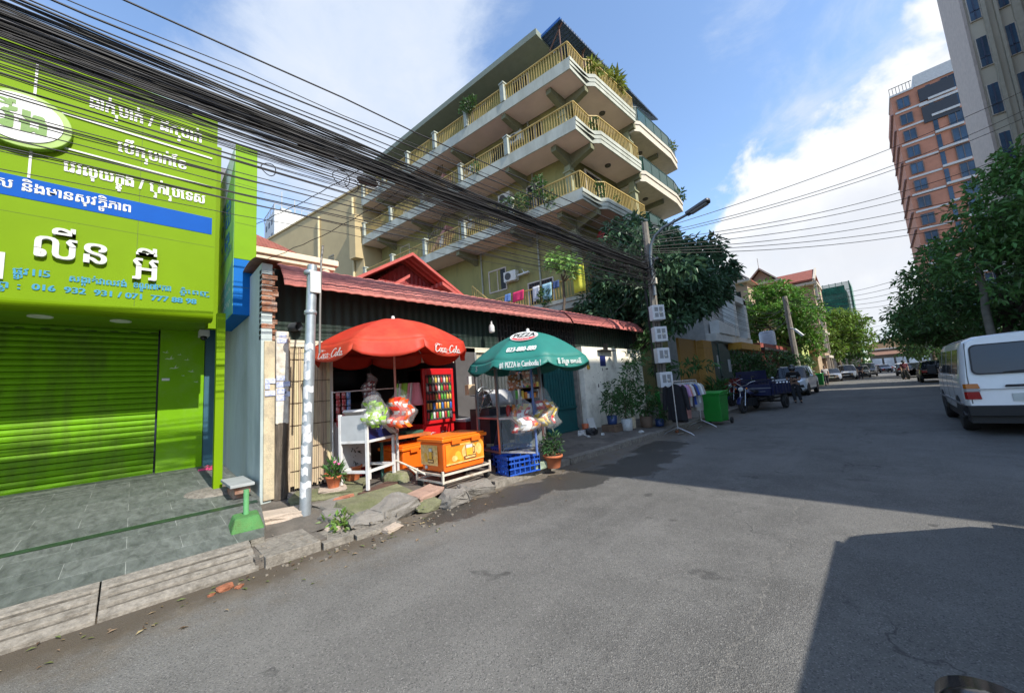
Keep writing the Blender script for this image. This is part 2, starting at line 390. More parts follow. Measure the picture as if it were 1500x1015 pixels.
# ------------------------------------------------------------------ ground, road, kerb, pavements
def nodes(m): return m.node_tree.nodes, m.node_tree.links
def asphalt(name, base, blobs=(), dust=True):
    m = bpy.data.materials.new(name); m.use_nodes = True; N, L = nodes(m); b = N['Principled BSDF']
    tc = N.new('ShaderNodeTexCoord'); V = tc.outputs['Object']
    def noise(sc, det=5, ro=0.6, vec=V):
        n = N.new('ShaderNodeTexNoise'); n.inputs['Scale'].default_value = sc; n.inputs['Detail'].default_value = det; n.inputs['Roughness'].default_value = ro
        L.new(vec, n.inputs['Vector']); return n.outputs[0]
    def ma(op, a, c=None, clamp=False):
        n = N.new('ShaderNodeMath'); n.operation = op; n.use_clamp = clamp
        for i, q in enumerate((a, c)):
            if q is None: continue
            if isinstance(q, (int, float)): n.inputs[i].default_value = q
            else: L.new(q, n.inputs[i])
        return n.outputs[0]
    def ramp(f, lo, hi, a=0.0, z=1.0):
        n = N.new('ShaderNodeMapRange'); n.interpolation_type = 'SMOOTHSTEP'; L.new(f, n.inputs[0])
        for i, q in enumerate((lo, hi, a, z)): n.inputs[i+1].default_value = q
        return n.outputs[0]
    def mix(f, a, c):
        n = N.new('ShaderNodeMixRGB'); 
        if isinstance(f, (int, float)): n.inputs[0].default_value = f
        else: L.new(f, n.inputs[0])
        for i, q in ((1, a), (2, c)):
            if isinstance(q, tuple): n.inputs[i].default_value = (*q, 1)
            else: L.new(q, n.inputs[i])
        return n.outputs[0]
    s0 = N.new('ShaderNodeSeparateXYZ'); L.new(V, s0.inputs[0]); sp0 = s0.outputs[0]
    vor = N.new('ShaderNodeTexVoronoi'); vor.inputs['Scale'].default_value = 150; L.new(V, vor.inputs['Vector'])
    spk = N.new('ShaderNodeSeparateColor'); L.new(vor.outputs['Color'], spk.inputs[0])
    big = noise(0.35, 6, 0.65); mid = noise(2.2, 8, 0.7); fine = noise(140, 2, 0.5)
    c = mix(ramp(big, 0.3, 0.7), tuple(x*0.68 for x in base), tuple(x*1.2 for x in base))
    mpS = N.new('ShaderNodeMapping'); mpS.inputs['Scale'].default_value = (1.0, 0.12, 1.0); L.new(V, mpS.inputs[0])
    c = mix(ramp(noise(1.7, 8, 0.65, mpS.outputs[0]), 0.5, 0.72, 0, 0.5), c, tuple(x*1.45 for x in base))
    c = mix(ramp(noise(3.1, 6, 0.6, mpS.outputs[0]), 0.56, 0.75, 0, 0.5), c, tuple(x*0.6 for x in base))
    c = mix(ramp(mid, 0.42, 0.75, 0, .8), c, tuple(x*1.30 for x in base))
    lane = ma('ABSOLUTE', ma('SUBTRACT', ma('ABSOLUTE', ma('ADD', sp0, 1.6)), 0.75))
    c = mix(ma('MULTIPLY', ramp(lane, 0.5, 0.05), ramp(noise(0.5, 4), 0.35, 0.65, 0.1, 0.32)), c, tuple(x*0.62 for x in base))
    c = mix(ramp(spk.outputs[0], 0.80, 1.0, 0, 0.65), c, (0.27, 0.26, 0.24))
    c = mix(ramp(spk.outputs[1], 0.74, 1.0, 0, 0.65), c, (0.035, 0.035, 0.037))
    sp = N.new('ShaderNodeSeparateXYZ'); L.new(V, sp.inputs[0])
    rough = ma('ADD', 0.82, 0.0)
    if dust:
        edge = ramp(ma('ADD', sp.outputs[0], ma('MULTIPLY', ma('SUBTRACT', mid, 0.5), 1.6)), -3.35, -4.45)
        c = mix(ma('MULTIPLY', edge, ramp(noise(5, 8, 0.7), 0.3, 0.65, 0.25, 0.85)), c, (0.16, 0.125, 0.085))
        silt = ramp(ma('ADD', sp.outputs[0], ma('MULTIPLY', ma('SUBTRACT', noise(1.3, 7, 0.7), 0.5), 1.5)), -3.78, -4.28)
        near = ramp(sp.outputs[1], 3.4, 1.2)
        c = mix(ma('MULTIPLY', ma('MULTIPLY', silt, near), 0.8), c, (0.075, 0.058, 0.04))
    # long pale crack down the lane and a few dark ones
    wob = ma('MULTIPLY', ma('SUBTRACT', noise(1.6, 8, 0.75), 0.5), 0.5)
    d = ma('ABSOLUTE', ma('ADD', ma('ADD', sp.outputs[0], ma('MULTIPLY', sp.outputs[1], 0.02)), ma('ADD', wob, 0.72)))
    ck = ma('MULTIPLY', ramp(d, 0.011, 0.004), ramp(sp.outputs[1], 6.4, 5.2))
    c = mix(ma('MULTIPLY', ck, ramp(noise(30, 3), 0.35, 0.6, 0.15, 0.6)), c, (0.26, 0.245, 0.22))
    vc = N.new('ShaderNodeTexVoronoi'); vc.feature = 'DISTANCE_TO_EDGE'; vc.inputs['Scale'].default_value = 0.22
    wv = N.new('ShaderNodeVectorMath'); wv.operation = 'ADD'; L.new(V, wv.inputs[0])
    nv = N.new('ShaderNodeTexNoise'); nv.inputs['Scale'].default_value = 2.5; nv.inputs['Detail'].default_value = 8; L.new(V, nv.inputs['Vector']); L.new(nv.outputs['Color'], wv.inputs[1])
    L.new(wv.outputs[0], vc.inputs['Vector'])
    dk = ma('MULTIPLY', ramp(vc.outputs['Distance'], 0.0045, 0.0015), ramp(noise(0.6, 3), 0.46, 0.58))
    c = mix(ma('MULTIPLY', dk, 0.6), c, (0.03, 0.03, 0.03))
    # scattered oil spots
    vs = N.new('ShaderNodeTexVoronoi'); vs.inputs['Scale'].default_value = 1.1; L.new(wv.outputs[0], vs.inputs['Vector'])
    oil = ma('MULTIPLY', ramp(vs.outputs['Distance'], 0.13, 0.05), ramp(noise(0.9, 2), 0.44, 0.56))
    c = mix(ma('MULTIPLY', oil, 0.6), c, (0.035, 0.034, 0.033))
    wn = ma('MULTIPLY', ma('SUBTRACT', noise(2.4, 7, 0.65), 0.5), 1.7)
    wet = None
    for x, y, rx, ry in blobs:
        ex = ma('DIVIDE', ma('SUBTRACT', sp.outputs[0], x), rx); ey = ma('DIVIDE', ma('SUBTRACT', sp.outputs[1], y), ry)
        q = ma('SQRT', ma('ADD', ma('MULTIPLY', ex, ex), ma('MULTIPLY', ey, ey)))
        w = ramp(ma('ADD', q, wn), 1.06, 0.92); wet = w if wet is None else ma('MAXIMUM', wet, w)
    if wet is not None:
        c = mix(ma('MULTIPLY', wet, 0.72), c, (0.030, 0.029, 0.028)); rough = ma('SUBTRACT', rough, ma('MULTIPLY', wet, 0.45))
    L.new(c, b.inputs['Base Color']); L.new(rough, b.inputs['Roughness']); b.inputs['Specular IOR Level'].default_value = 0.35
    h = ma('ADD', ma('MULTIPLY', vor.outputs['Distance'], 0.8), ma('MULTIPLY', fine, 0.5))
    h = ma('SUBTRACT', h, ma('MULTIPLY', ck, 1.2))
    bp = N.new('ShaderNodeBump'); bp.inputs['Strength'].default_value = 0.55; bp.inputs['Distance'].default_value = 0.012; L.new(h, bp.inputs['Height']); L.new(bp.outputs[0], b.inputs['Normal'])
    return m
MB_ = MB
g = MB(); g.box(-900, 900, -300, 1500, -0.5, -0.04); struct(g.build('ground', asphalt('ground_dust', (0.13, 0.12, 0.10), dust=False), origin=(0,0,0)))
wet = [(-3.45, 7.1, .45, 1.0), (-3.35, 6.1, .55, .5), (-3.75, 5.1, .5, .7), (-4.0, 4.1, .38, .8), (-4.1, 3.2, .3, .7), (-3.85, 8.6, .5, .9)]
def road_z(x): return 0.0
g = MB()
g.grid(lambda u, v: (-4.55+u*8.35, -30+v*250, 0.0), 2, 8); struct(g.build('road', asphalt('asphalt', (0.135, 0.131, 0.122), wet), origin=(0,0,0)))

def slate_mat():
    m = bpy.data.materials.new('slate_tiles'); m.use_nodes = True; N, L = nodes(m); b = N['Principled BSDF']
    tc = N.new('ShaderNodeTexCoord'); mp = N.new('ShaderNodeMapping'); mp.inputs['Rotation'].default_value = (0, 0, R(90)); L.new(tc.outputs['Object'], mp.inputs[0])
    br = N.new('ShaderNodeTexBrick'); L.new(mp.outputs[0], br.inputs['Vector']); br.inputs['Scale'].default_value = 1.0
    br.inputs['Brick Width'].default_value = 0.8; br.inputs['Row Height'].default_value = 0.4; br.inputs['Mortar Size'].default_value = 0.002; br.inputs['Mortar Smooth'].default_value = 0.1
    br.inputs['Color1'].default_value = (0.088, 0.098, 0.090, 1); br.inputs['Color2'].default_value = (0.118, 0.128, 0.118, 1); br.inputs['Mortar'].default_value = (0.27, 0.28, 0.26, 1)
    mp2 = N.new('ShaderNodeMapping'); mp2.inputs['Scale'].default_value = (1.5, 4, 1); L.new(tc.outputs['Object'], mp2.inputs[0])
    n = N.new('ShaderNodeTexNoise'); n.inputs['Scale'].default_value = 3; n.inputs['Detail'].default_value = 9; n.inputs['Roughness'].default_value = 0.7; n.inputs['Distortion'].default_value = 0.6; L.new(mp2.outputs[0], n.inputs['Vector'])
    mr = N.new('ShaderNodeMapRange'); L.new(n.outputs[0], mr.inputs[0]); mr.inputs[1].default_value = 0.35; mr.inputs[2].default_value = 0.7; mr.inputs[3].default_value = 0.65; mr.inputs[4].default_value = 1.55
    hs = N.new('ShaderNodeHueSaturation'); L.new(mr.outputs[0], hs.inputs['Value']); L.new(br.outputs['Color'], hs.inputs['Color'])
    n2 = N.new('ShaderNodeTexNoise'); n2.inputs['Scale'].default_value = 0.8; n2.inputs['Detail'].default_value = 8; L.new(tc.outputs['Object'], n2.inputs['Vector'])
    m2 = N.new('ShaderNodeMapRange'); L.new(n2.outputs[0], m2.inputs[0]); m2.inputs[1].default_value = 0.62; m2.inputs[2].default_value = 0.70; m2.inputs[4].default_value = 0.65
    mx = N.new('ShaderNodeMixRGB'); L.new(m2.outputs[0], mx.inputs[0]); L.new(hs.outputs[0], mx.inputs[1]); mx.inputs[2].default_value = (0.03, 0.033, 0.03, 1)
    L.new(mx.outputs[0], b.inputs['Base Color']); b.inputs['Roughness'].default_value = 0.55
    bp = N.new('ShaderNodeBump'); bp.inputs['Strength'].default_value = 0.35; bp.inputs['Distance'].default_value = 0.01; L.new(n.outputs[0], bp.inputs['Height']); L.new(bp.outputs[0], b.inputs['Normal'])
    return m
def pz(x, y=0):   # height of the pavement in front of the green shop
    return 0.165+(-4.9-x)*0.0635
g = MB()
g.add([(-4.86,-8,pz(-4.86)), (-4.86,1.02,pz(-4.86)), (-5.3,1.12,pz(-5.3)), (-6.5,1.30,pz(-6.5)), (-9.8,1.30,pz(-9.8)), (-9.8,-8,pz(-9.8))], [(0,1,2,3,4,5)])
struct(g.build('pavement_slate', slate_mat(), origin=(0,0,0)))
g = MB(); e_ = [(-4.86,.90),(-4.86,1.02),(-5.3,1.12),(-6.5,1.30)]
for (xa,ya),(xb,yb) in zip(e_, e_[1:]): g.add([(xa,ya,pz(xa)-.002),(xb,yb,pz(xb)-.002),(xb,yb+.05,-.1),(xa,ya+.05,-.1)], [(0,1,2,3)])
struct(g.build('pavement_edge', pm('edge_mortar', (.20,.185,.155), .95, var=.3, scale=14, bump=.8), origin=(0,0,0)))
g = MB()
g.add([(-6.47,-8,pz(-6.47)+.004), (-6.33,-8,pz(-6.33)+.004), (-6.22,1.24,pz(-6.22)+.004), (-6.36,1.24,pz(-6.36)+.004)], [(0,1,2,3)])
struct(g.build('pavement_drain_strip', pm('drain_green', (0.025, 0.05, 0.03), 0.35, var=0.4, scale=9), origin=(0,0,0)))
conc = pm('kerb_concrete', (0.215, 0.195, 0.165), 0.95, var=0.3, scale=22, bump=0.6, bscale=45, dirt=(0.10, 0.088, 0.07), dscale=9, damt=0.8)
g = MB(); rng = random.Random(4)
y = -8.38
while y < 0.85:
    l = 1.03; y0, y1 = y+0.005, min(y+l-0.005, 0.90)
    prof = [(-4.40,-.1), (-4.40,.03), (-4.475,.064), (-4.485,.030), (-4.510,.036), (-4.52,.084), (-4.585,.102), (-4.595,.070), (-4.620,.076), (-4.63,.118), (-4.695,.135), (-4.705,.104), (-4.730,.110), (-4.74,.150), (-4.86,.172), (-4.86,-.1)]
    dx = rng.uniform(-.012,.012)
    g.prism([(px+dx, y0, pzz) for px, pzz in prof], (0, y1-y0, 0)); y += l
for i_ in range(10):
    pass
# broken end, then plain kerb stones farther along
for y0, y1, x0, x1, z in ((0.93,1.42,-4.98,-4.36,.10), (1.44,1.75,-4.8,-4.34,.07), (1.77,2.3,-4.66,-4.30,.05)):
    g.box(x0, x1, y0, y1, -.1, z)
y = 4.02
while y < 75:
    l = 1.0 if y < 30 else 6
    g.box(-4.72+rng.uniform(-.01,.01), -4.52+rng.uniform(-.015,.015), y+.008, y+l-.008, -.1, .115+rng.uniform(-.012,.01)); y += l
struct(g.build('kerb', conc, bev=0.006, origin=(0,0,0)))
g = MB(); y = -8.38
while y < .85:
    for xg, zg in ((-4.498,.063),(-4.608,.101),(-4.718,.139)):
        n_ = 9
        for k in range(n_):
            ya = y+.05+(.93/n_)*k; yb_ = ya+.93/n_
            if yb_ > .9: break
            w_ = .006+.010*rng.random(); g.box(xg-w_,xg+w_,ya,yb_,zg-.05,zg-.004+.004*rng.random())
    y += 1.03
struct(g.build('kerb_groove_dirt', pm('groove_dirt', (.11,.098,.08), .95, var=.4, scale=20), origin=(0,0,0)))
dirtp = pm('pavement_dirty', (0.105, 0.092, 0.078), 0.9, var=0.35, scale=3.5, bump=0.8, bscale=30, dirt=(0.22, 0.19, 0.15), dscale=1.8, damt=0.6)
def qz(x, y): return 0.10+max(0, -4.7-x)*0.045
g = MB()
rr = random.Random(8); H = {}
def pf(u, v):
    y = 1.02+v*13.0; x = -4.60-u*(5.2)
    if y < 4: x = -4.75-u*5.05
    return (x, y, qz(x, y)+rr.uniform(-.014,.014)-(0.03 if y < 1.4 else 0))
g.grid(pf, 26, 60); g.box(-5.6,-4.42,.86,1.5,-.1,.09); struct(g.build('pavement_dirty', dirtp, origin=(0,0,0)))
g = MB(); g.grid(lambda u, v: (-4.60-u*3.5, 14.02+v*70, 0.10+u*0.06), 2, 4); struct(g.build('pavement_far', pm('pavement_far', (0.17, 0.155, 0.135), 0.9, var=0.25, scale=2, bump=0.4), origin=(0,0,0)))
g = MB(); g.box(3.55, 7.5, -6, 150, -.1, .13); struct(g.build('pavement_right', MATS['pavement_far'], origin=(0,0,0)))

# ------------------------------------------------------------------ green shop
lime = pm('lime_paint', (0.150, 0.262, 0.001), 0.6, var=0.05, scale=1.2, bump=0.05, bscale=4, spec=0.12)
limed = pm('lime_shutter', (0.115, 0.285, 0.003), 0.6, spec=0.15, var=0.12, scale=2.0, dirt=(0.085, 0.14, 0.02), dscale=1.4, damt=0.8, stretch=(1,2.2,.5))
blue = pm('sign_blue', (0.0005, 0.075, 0.36), 0.6, var=0.04, spec=0.12)
white = pm('white_letter', (0.54, 0.55, 0.53), 0.5, var=0.03)
cyan = pm('cyan_letter', (0.012, 0.21, 0.36), 0.5, var=0.03)
navy = pm('navy_cladding', (0.012, 0.018, 0.045), 0.35, var=0.3)
shop = thing('green_shop', 'lime green corner shop with a closed roller shutter and dark upper wall', 'shop', (-9.8, 0, .44))
b = MB(); b.box(-20, -9.86, -8, 1.28, .3, 6.9); b.box(-9.86, -8.3, -8, .93, 3.24, 6.85); b.build('wall', navy, shop)
b = MB(); z = .455; k = 0
def slat(z): 
    return [(-9.74, z), (-9.715, z+.012), (-9.705, z+.05), (-9.725, z+.088), (-9.745, z+.097)]
while z < 3.2:
    q = slat(z)
    for (xa, za), (xb, zb) in zip(q, q[1:]): b.add([(xa,-8,za), (xa,.29,za), (xb,.29,zb), (xb,-8,zb)], [(0,1,2,3)], 0)
    z += .1
b.build('roller_shutter', limed, shop)
b = MB(); b.box(-9.80, -9.66, -8, .29, .40, .468); b.build('shutter_bottom_bar', pm('shutter_bar', (0.05, 0.13, 0.015), 0.5), shop)
b = MB()
for yy in np.arange(-1.9, .25, .26):
    for zz in (3.06, 3.16): b.box(-9.703, -9.699, yy, yy+.1, zz, zz+.012)
b.build('vent_slots', pm('slot_black', (.01,.012,.01), .8), shop)
side = b = MB(); b.box(-9.86, -9.69, .32, .98, .36, 3.24); sp_ = b.build('side_panel', pm('lime_panel', (0.135, 0.315, 0.003), .6, var=.08, scale=2, spec=.12, dirt=(.22,.34,.10), dscale=2.2, damt=.3), shop, bev=.004)
b = MB()
def bird(c, s, a):
    y, z = c; pts = [(-1,.15),(-.45,.30),(-.1,.06),(.05,.02),(.35,.42),(.75,.75),(.45,.30),(.40,.02),(1.0,-.12),(.55,-.20),(.15,-.22),(-.25,-.10),(-.5,.08)]
    ca, sa = math.cos(a), math.sin(a)
    b.add([(-9.686, y+s*(p*ca-q*sa), z+s*(p*sa+q*ca)) for p, q in pts], [tuple(range(len(pts)))])
for (yy, zz, s, a) in ((.40,2.70,.05,.1),(.46,2.58,.075,.3),(.60,2.66,.035,.2),(.71,2.56,.045,.3),(.53,2.40,.075,.35),(.78,2.33,.055,.1),(.66,2.25,.03,.0),(.86,2.12,.04,0)): bird((yy,zz), s, a)
b.build('bird_decal', pm('decal_white', (.4,.48,.3), .5), shop)
b = MB(); b.box(-9.69,-9.675,.36,.47,2.16,2.205); b.build('number_plate', white, shop)
b = MB(); b.box(-9.86,-8.3,-8,.93,3.14,3.24); sf = b.build('soffit', pm('lime_soffit', (0.13, 0.25, 0.006), 0.5), shop)
b = MB()
for (xx, yy) in ((-9.0,-1.05),(-9.0,-.2)): b.lathe([(.13,-.012),(.13,0)], (xx,yy,3.14), 20)
b.build('downlight', pm('lamp_glass', (.75,.75,.7), .3), sf)
b = MB(); b.box(-9.9,-9.72,.99,1.17,.36,3.3); b.build('door_frame', pm('teal_frame', (.02,.09,.13), .5), shop)
b = MB(); b.box(-7.47,-7.34,.885,.995,pz(-7.4)-.05,3.06); b.build('post', lime, shop, bev=.004)

SX = -8.0
sign = thing('shop_sign', 'large lime green fascia sign with white and blue Khmer lettering above the shutter', 'sign', (SX, -1, 3.06))
def prof_sign():
    pts = [(-8.28,6.85),(-8.28,3.06),(-8.12,3.06)]
    for i in range(7):
        a = PI/2*i/6; pts.append((-8.12+.12*math.sin(a), 3.18-.12*math.cos(a)))
    return pts+[(-8.0,6.85)]
b = MB(); b.prism([(x,-8,z) for x, z in prof_sign()], (0, 8.91, 0)); b.build('panel', lime, sign)
for yy in (-2.45,-.05): b = MB(); b.box(SX-.001,SX+.0015,yy,yy+.006,3.2,6.84); b.build('panel_seam', pm('seam_lime', (.07,.12,.002), .7), sign)
b = MB(); b.box(SX-.001,SX+.0015,-8,.908,4.36,4.365); b.build('panel_seam', MATS['seam_lime'], sign)
b = MB(); b.box(-8.95,-8.80,.902,1.07,3.06,6.75); b.build('return_panel', lime, sign)
b = MB(); b.box(SX-.02, SX+.006, -8, .86, 4.585, 4.885); b.build('blue_band', blue, sign)
Y, Z = (0,1,0), (0,0,1)
def stext(name, s, y0, z0, w, h, m, ext=0.0, bold=0.0, off=.012):
    return fit_text(s, (SX+off, y0, z0), Y, Z, w, h, ext, 0, None, 0, 'l', bold).build(name, m, sign)
stext('lettering', 'ដាក់ប្រាក់ / ដកប្រាក់', -.62, 6.13, 1.30, .36, white, bold=.008)
stext('lettering', 'បើកប្រាក់ខែ', -.31, 5.55, .80, .34, white, bold=.008)
stext('lettering', 'វេរលុយក្នុង / ក្រៅប្រទេស', -.83, 4.98, 1.58, .36, white, bold=.008)
stext('lettering', 'រហ័ស និងមានសុវត្ថិភាព', -1.62, 4.615, 1.48, .25, white, bold=.005)
stext('raised_lettering', 'លីន', -1.02, 3.78, .66, .46, white, .03, .008, .03)
stext('raised_lettering', 'អ៊ី', -.075, 3.62, .27, .52, white, .03, .007, .03)
stext('small_lettering', 'ផ្លូវ115', -1.19, 3.44, .31, .16, cyan, bold=.004)
stext('small_lettering', 'សង្កាត់វាលវង់', -.70, 3.44, .56, .16, cyan, bold=.004)
stext('small_lettering', 'ខណ្ឌ៧មករា', -.06, 3.44, .42, .15, cyan, bold=.004)
stext('small_lettering', 'ភ្នំពេញ', .47, 3.44, .38, .14, cyan, bold=.004)
stext('phone_lettering', 'ទូរស័ព្ទ :', -1.62, 3.26, .50, .17, cyan, bold=.004)
stext('phone_lettering', '016  932  931 / 071  777 88 98', -1.02, 3.315, 1.70, .085, cyan, bold=.006)
def disc(x0, x1, cy, cz, ry, rz, n=48):
    q = MB(); q.prism([(x0, cy+ry*math.cos(2*PI*i/n), cz+rz*math.sin(2*PI*i/n)) for i in range(n)], (x1-x0, 0, 0)); return q
lg = disc(SX, SX+.10, -1.21, 5.68, .45, .405).build('logo_disc', pm('pale_lime', (.20,.33,.035), .45), sign, bev=.01)
disc(SX+.10, SX+.113, -1.23, 5.69, .385, .34).build('logo_face', white, lg)
fit_text('វីង', (SX+.118, -1.47, 5.50), Y, Z, .46, .42, 0, 0, None, 0, 'l', .018).build('logo_lettering', pm('logo_green', (.09,.21,.012), .5), lg)
b = MB()
b.box(SX-.01, SX+.02, -.93, .84, 5.985, 6.012); b.box(SX-.01, SX+.02, -.88, .85, 5.45, 5.472)
b.box(SX-.01, SX+.02, -1.15, -1.125, 6.02, 6.7); b.box(SX-.01, SX+.02, -1.14, -1.115, 4.885, 5.34)
b.build('white_trim', white, sign)
b = MB(); b.box(SX, SX+.03, -1.75, -1.26, 3.42, 3.78); b.build('white_plate', white, sign)

blade = thing('projecting_sign', 'tall green and blue box sign standing out beside the shop facade', 'sign', (-8.1, 1.22, 3.0))
b = MB(); b.box(-8.9,-7.28,1.075,1.385,3.04,3.98); b.build('lower_panel', pm('sign_blue_box', (.002,.12,.42), .6, var=.05, spec=.15), blade, bev=.006)
b = MB(); b.box(-8.9,-7.28,1.075,1.385,3.984,6.0); b.build('upper_panel', pm('lime_box', (.16,.32,.004), .6, var=.05, spec=.15), blade, bev=.006)
b = MB()
for z_ in (3.5,4.6,5.3): b.box(-7.281,-7.2785,1.08,1.38,z_,z_+.006)
b.build('panel_seam', pm('seam_lime', (.07,.12,.002), .7), blade)
b = MB(); b.box(-8.89,-7.285,1.070,1.0735,3.06,5.98); fc = b.build('printed_face', pm('print_green', (.24,.50,.12), .5, var=.15), blade)
b = MB(); b.prism([(-8.88,1.067,3.07),(-7.29,1.067,3.07),(-7.29,1.067,3.98),(-8.88,1.067,3.45)], (0,.003,0)); b.build('printed_blue', pm('print_teal', (.07,.27,.32), .5), fc)
b = MB(); b.prism([(-8.88,1.067,5.0),(-7.29,1.067,5.72),(-7.29,1.067,5.97),(-8.88,1.067,5.97)], (0,.003,0)); b.build('white_wedge', pm('wedge_pale', (.78,.82,.80), .5), fc)  # pale wedge with a slanted lower edge across the top of the face
b = MB()
for i, s_ in enumerate(('វីង','លុយ','ផ្ញើ')): fit_text(s_, (-8.55, 1.064, 4.98-i*.34), (1,0,0), Z, .95, .30, 0, 0, b, 0, 'l', .012)
fit_text('ភ្នាក់ងារ', (-8.6, 1.064, 4.02), (1,.0,.10), (-.1,0,1), 1.15, .22, 0, 0, b)
b.build('side_lettering', pm('letter_blue', (.01,.17,.45), .5), fc)
b = MB()
for i, s_ in enumerate(('វេរលុយ','បង់ប្រាក់','ទូរស័ព្ទ')): fit_text(s_, (-8.55, 1.064, 3.58-i*.20), (1,0,.06), (-.06,0,1), 1.05, .14, 0, 0, b)
b.build('side_lettering', white, fc)

c = thing('security_camera', 'small white dome camera on the green wall under the sign', 'camera', (-9.45,.93,3.1))
b = MB(); b.box(-9.62,-9.36,.86,1.02,3.0,3.13); b.build('housing', white, c, bev=.01)
b = MB(); b.ball((-9.40,.93,2.97), .055); b.build('lens', pm('black_gloss', (.01,.01,.012), .15), c)
# slippers, concrete stand, brick bench
pink = pm('pink_rubber', (.55,.06,.16), .6)
for i, (dx, dy, a) in enumerate(((0,0,.3),(.06,.10,.9))):
    t = thing('slipper', ('pink rubber slipper lying flat against the green panel' if i == 0 else 'pink rubber slipper tilted against the other slipper by the teal door'), 'slipper', (-9.25+dx,1.0+dy,pz(-9.25)), a, 'pink slippers')
    b = MB(); b.prism([(.05*math.cos(q)*(1+.2*math.cos(q)), .12*math.sin(q), 0) for q in np.linspace(0,2*PI,16)[:-1]], (0,0,.03))
    b.v = [tuple(LOC(t) @ Vector(p)) for p in b.v]; b.build('sole', pink, t)
    b = MB(); b.tube([LOC(t) @ Vector(p) for p in ((-.045,0,.03),(-.02,.03,.07),(.0,.08,.03))], .008); b.tube([LOC(t) @ Vector(p) for p in ((.045,0,.03),(.02,.03,.07),(.0,.08,.03))], .008); b.build('strap', pink, t)
t = thing('concrete_stand', 'moss green painted concrete block with an upright pipe', 'parasol base', (-5.35,.92,pz(-5.3)))
b = MB(); gz0 = pz(-5.3)
tp = [(-.17,-.13),(.17,-.15),(.19,.12),(-.15,.16)]
b.v = []; b.add([(-5.35+x*1.15, .95+y*1.15, gz0-.02) for x, y in tp]+[(-5.37+x*.82, .95+y*.82, gz0+.13) for x, y in tp], [(3,2,1,0),(4,5,6,7),(0,1,5,4),(1,2,6,5),(2,3,7,6),(3,0,4,7)])
b.build('block', pm('mossy_green', (.07,.22,.06), .85, var=.3, scale=12, bump=.8, bscale=35, dirt=(.06,.08,.02), dscale=6, damt=.8), t, bev=.02)
b = MB(); b.tube([(-5.37,.95,gz0+.1),(-5.37,.95,gz0+.40)], .028, 12); b.build('pipe', pm('green_pipe', (.12,.35,.14), .5, var=.2), t)
t = thing('stone_bench', 'grey board laid on a few old bricks by the blue grey wall', 'bench', (-6.9,1.1,pz(-6.9)))
zb = pz(-6.9)
b = MB(); b.box(-7.25,-6.45,.96,1.24,zb+.16,zb+.20); b.build('board', pm('grey_board', (.30,.32,.32), .7, var=.15), t, bev=.006)
b = MB(); 
for i, (xx, zz) in enumerate(((-7.0,0),(-6.75,0),(-6.88,.08),(-6.62,.08))): b.box(xx-.11,xx+.11,1.02,1.2,zb+zz-.02,zb+zz+.075)
b.build('brick_support', pm('old_brick', (.28,.13,.08), .9, var=.35, scale=14, dirt=(.35,.3,.25), dscale=5, damt=.8), t, bev=.008)
b = MB(); b.lathe([(.42,-.03),(.36,.012),(.2,.03),(0,.032)], (-7.42,.93,pz(-7.42)), 18); struct(b.build('pavement_cement_patch', conc))
# ------------------------------------------------------------------ blue grey wall and broken brick end
plaster = pm('blue_grey_render', (.42,.48,.47), .9, var=.10, scale=2.5, bump=.35, bscale=14, dirt=(.22,.27,.27), dscale=1.1, damt=.6, stretch=(1,1,.35))
t = thing('side_wall', 'weathered blue grey rendered wall between the green shop and the food stall', 'wall', (-8.1,1.36,.2))
b = MB(); b.box(-9.86,-6.46,1.30,1.44,.15,3.70); b.build('render', plaster, t)
t = thing('brick_pillar', 'broken brick and plaster pillar covered with small blue stickers', 'pillar', (-6.5,1.48,.2))
brk = pm('hollow_brick', (.28,.12,.065), .9, var=.4, scale=18, bump=.8, bscale=40, dirt=(.45,.40,.34), dscale=7, damt=.85)
b = MB(); rng = random.Random(3); z = 2.52
while z < 3.6:
    h = .085; d = rng.uniform(-.05,.03)
    b.box(-6.60, -6.45+d, 1.30, 1.50+rng.uniform(-.03,.03), z, z+h-.012); z += h
b.box(-6.60,-6.50,1.31,1.46,2.45,3.6); b.build('brick_core', brk, t, bev=.006)
cream = pm('cream_paint', (.50,.42,.28), .85, var=.18, scale=5, bump=.4, dirt=(.24,.21,.16), dscale=4, damt=.8)
b = MB(); b.box(-6.60,-6.43,1.335,1.475,.2,2.50); b.build('cream_strip', cream, t, bev=.01)
pl2 = pm('flaking_plaster', (.58,.54,.46), .9, var=.2, scale=8, bump=.8, bscale=16, dirt=(.30,.26,.20), dscale=5, damt=.8)
b = MB(); b.box(-6.60,-6.42,1.485,1.66,1.25,2.66); b.build('plaster_post', pl2, t, bev=.02)
wood = pm('rotten_wood', (.10,.08,.06), .95, var=.5, scale=6, bump=1.0, bscale=20, stretch=(4,4,.6), dirt=(.22,.19,.15), dscale=4, damt=.5)
b = MB(); b.tube([(-6.50,1.56,.18),(-6.49,1.55,.7),(-6.50,1.57,1.27)], [.115,.10,.095], 9); b.build('wooden_stump', wood, t)
b = MB(); b.box(-6.70,-6.60,1.67,1.72,.2,2.60); b.build('jamb', pm('jamb_beige', (.35,.28,.2), .85, var=.3, scale=8), t)
st = pm('sticker_pale', (.50,.53,.66), .6, var=.1, scale=30, dirt=(.10,.14,.42), dscale=26, damt=.9)
for i, (yy, zz, w) in enumerate(((1.345,1.86,.13),(1.345,1.68,.13),(1.49,1.90,.11),(1.49,1.80,.11),(1.50,1.70,.12),(1.49,1.60,.12),(1.60,1.81,.07),(1.60,1.66,.07),(1.50,2.47,.13),(1.345,1.78,.06),(1.52,2.56,.10))):
    b = MB(); b.box(-6.425,-6.412,yy,yy+w,zz,zz+.075); b.build('sticker', st, t)
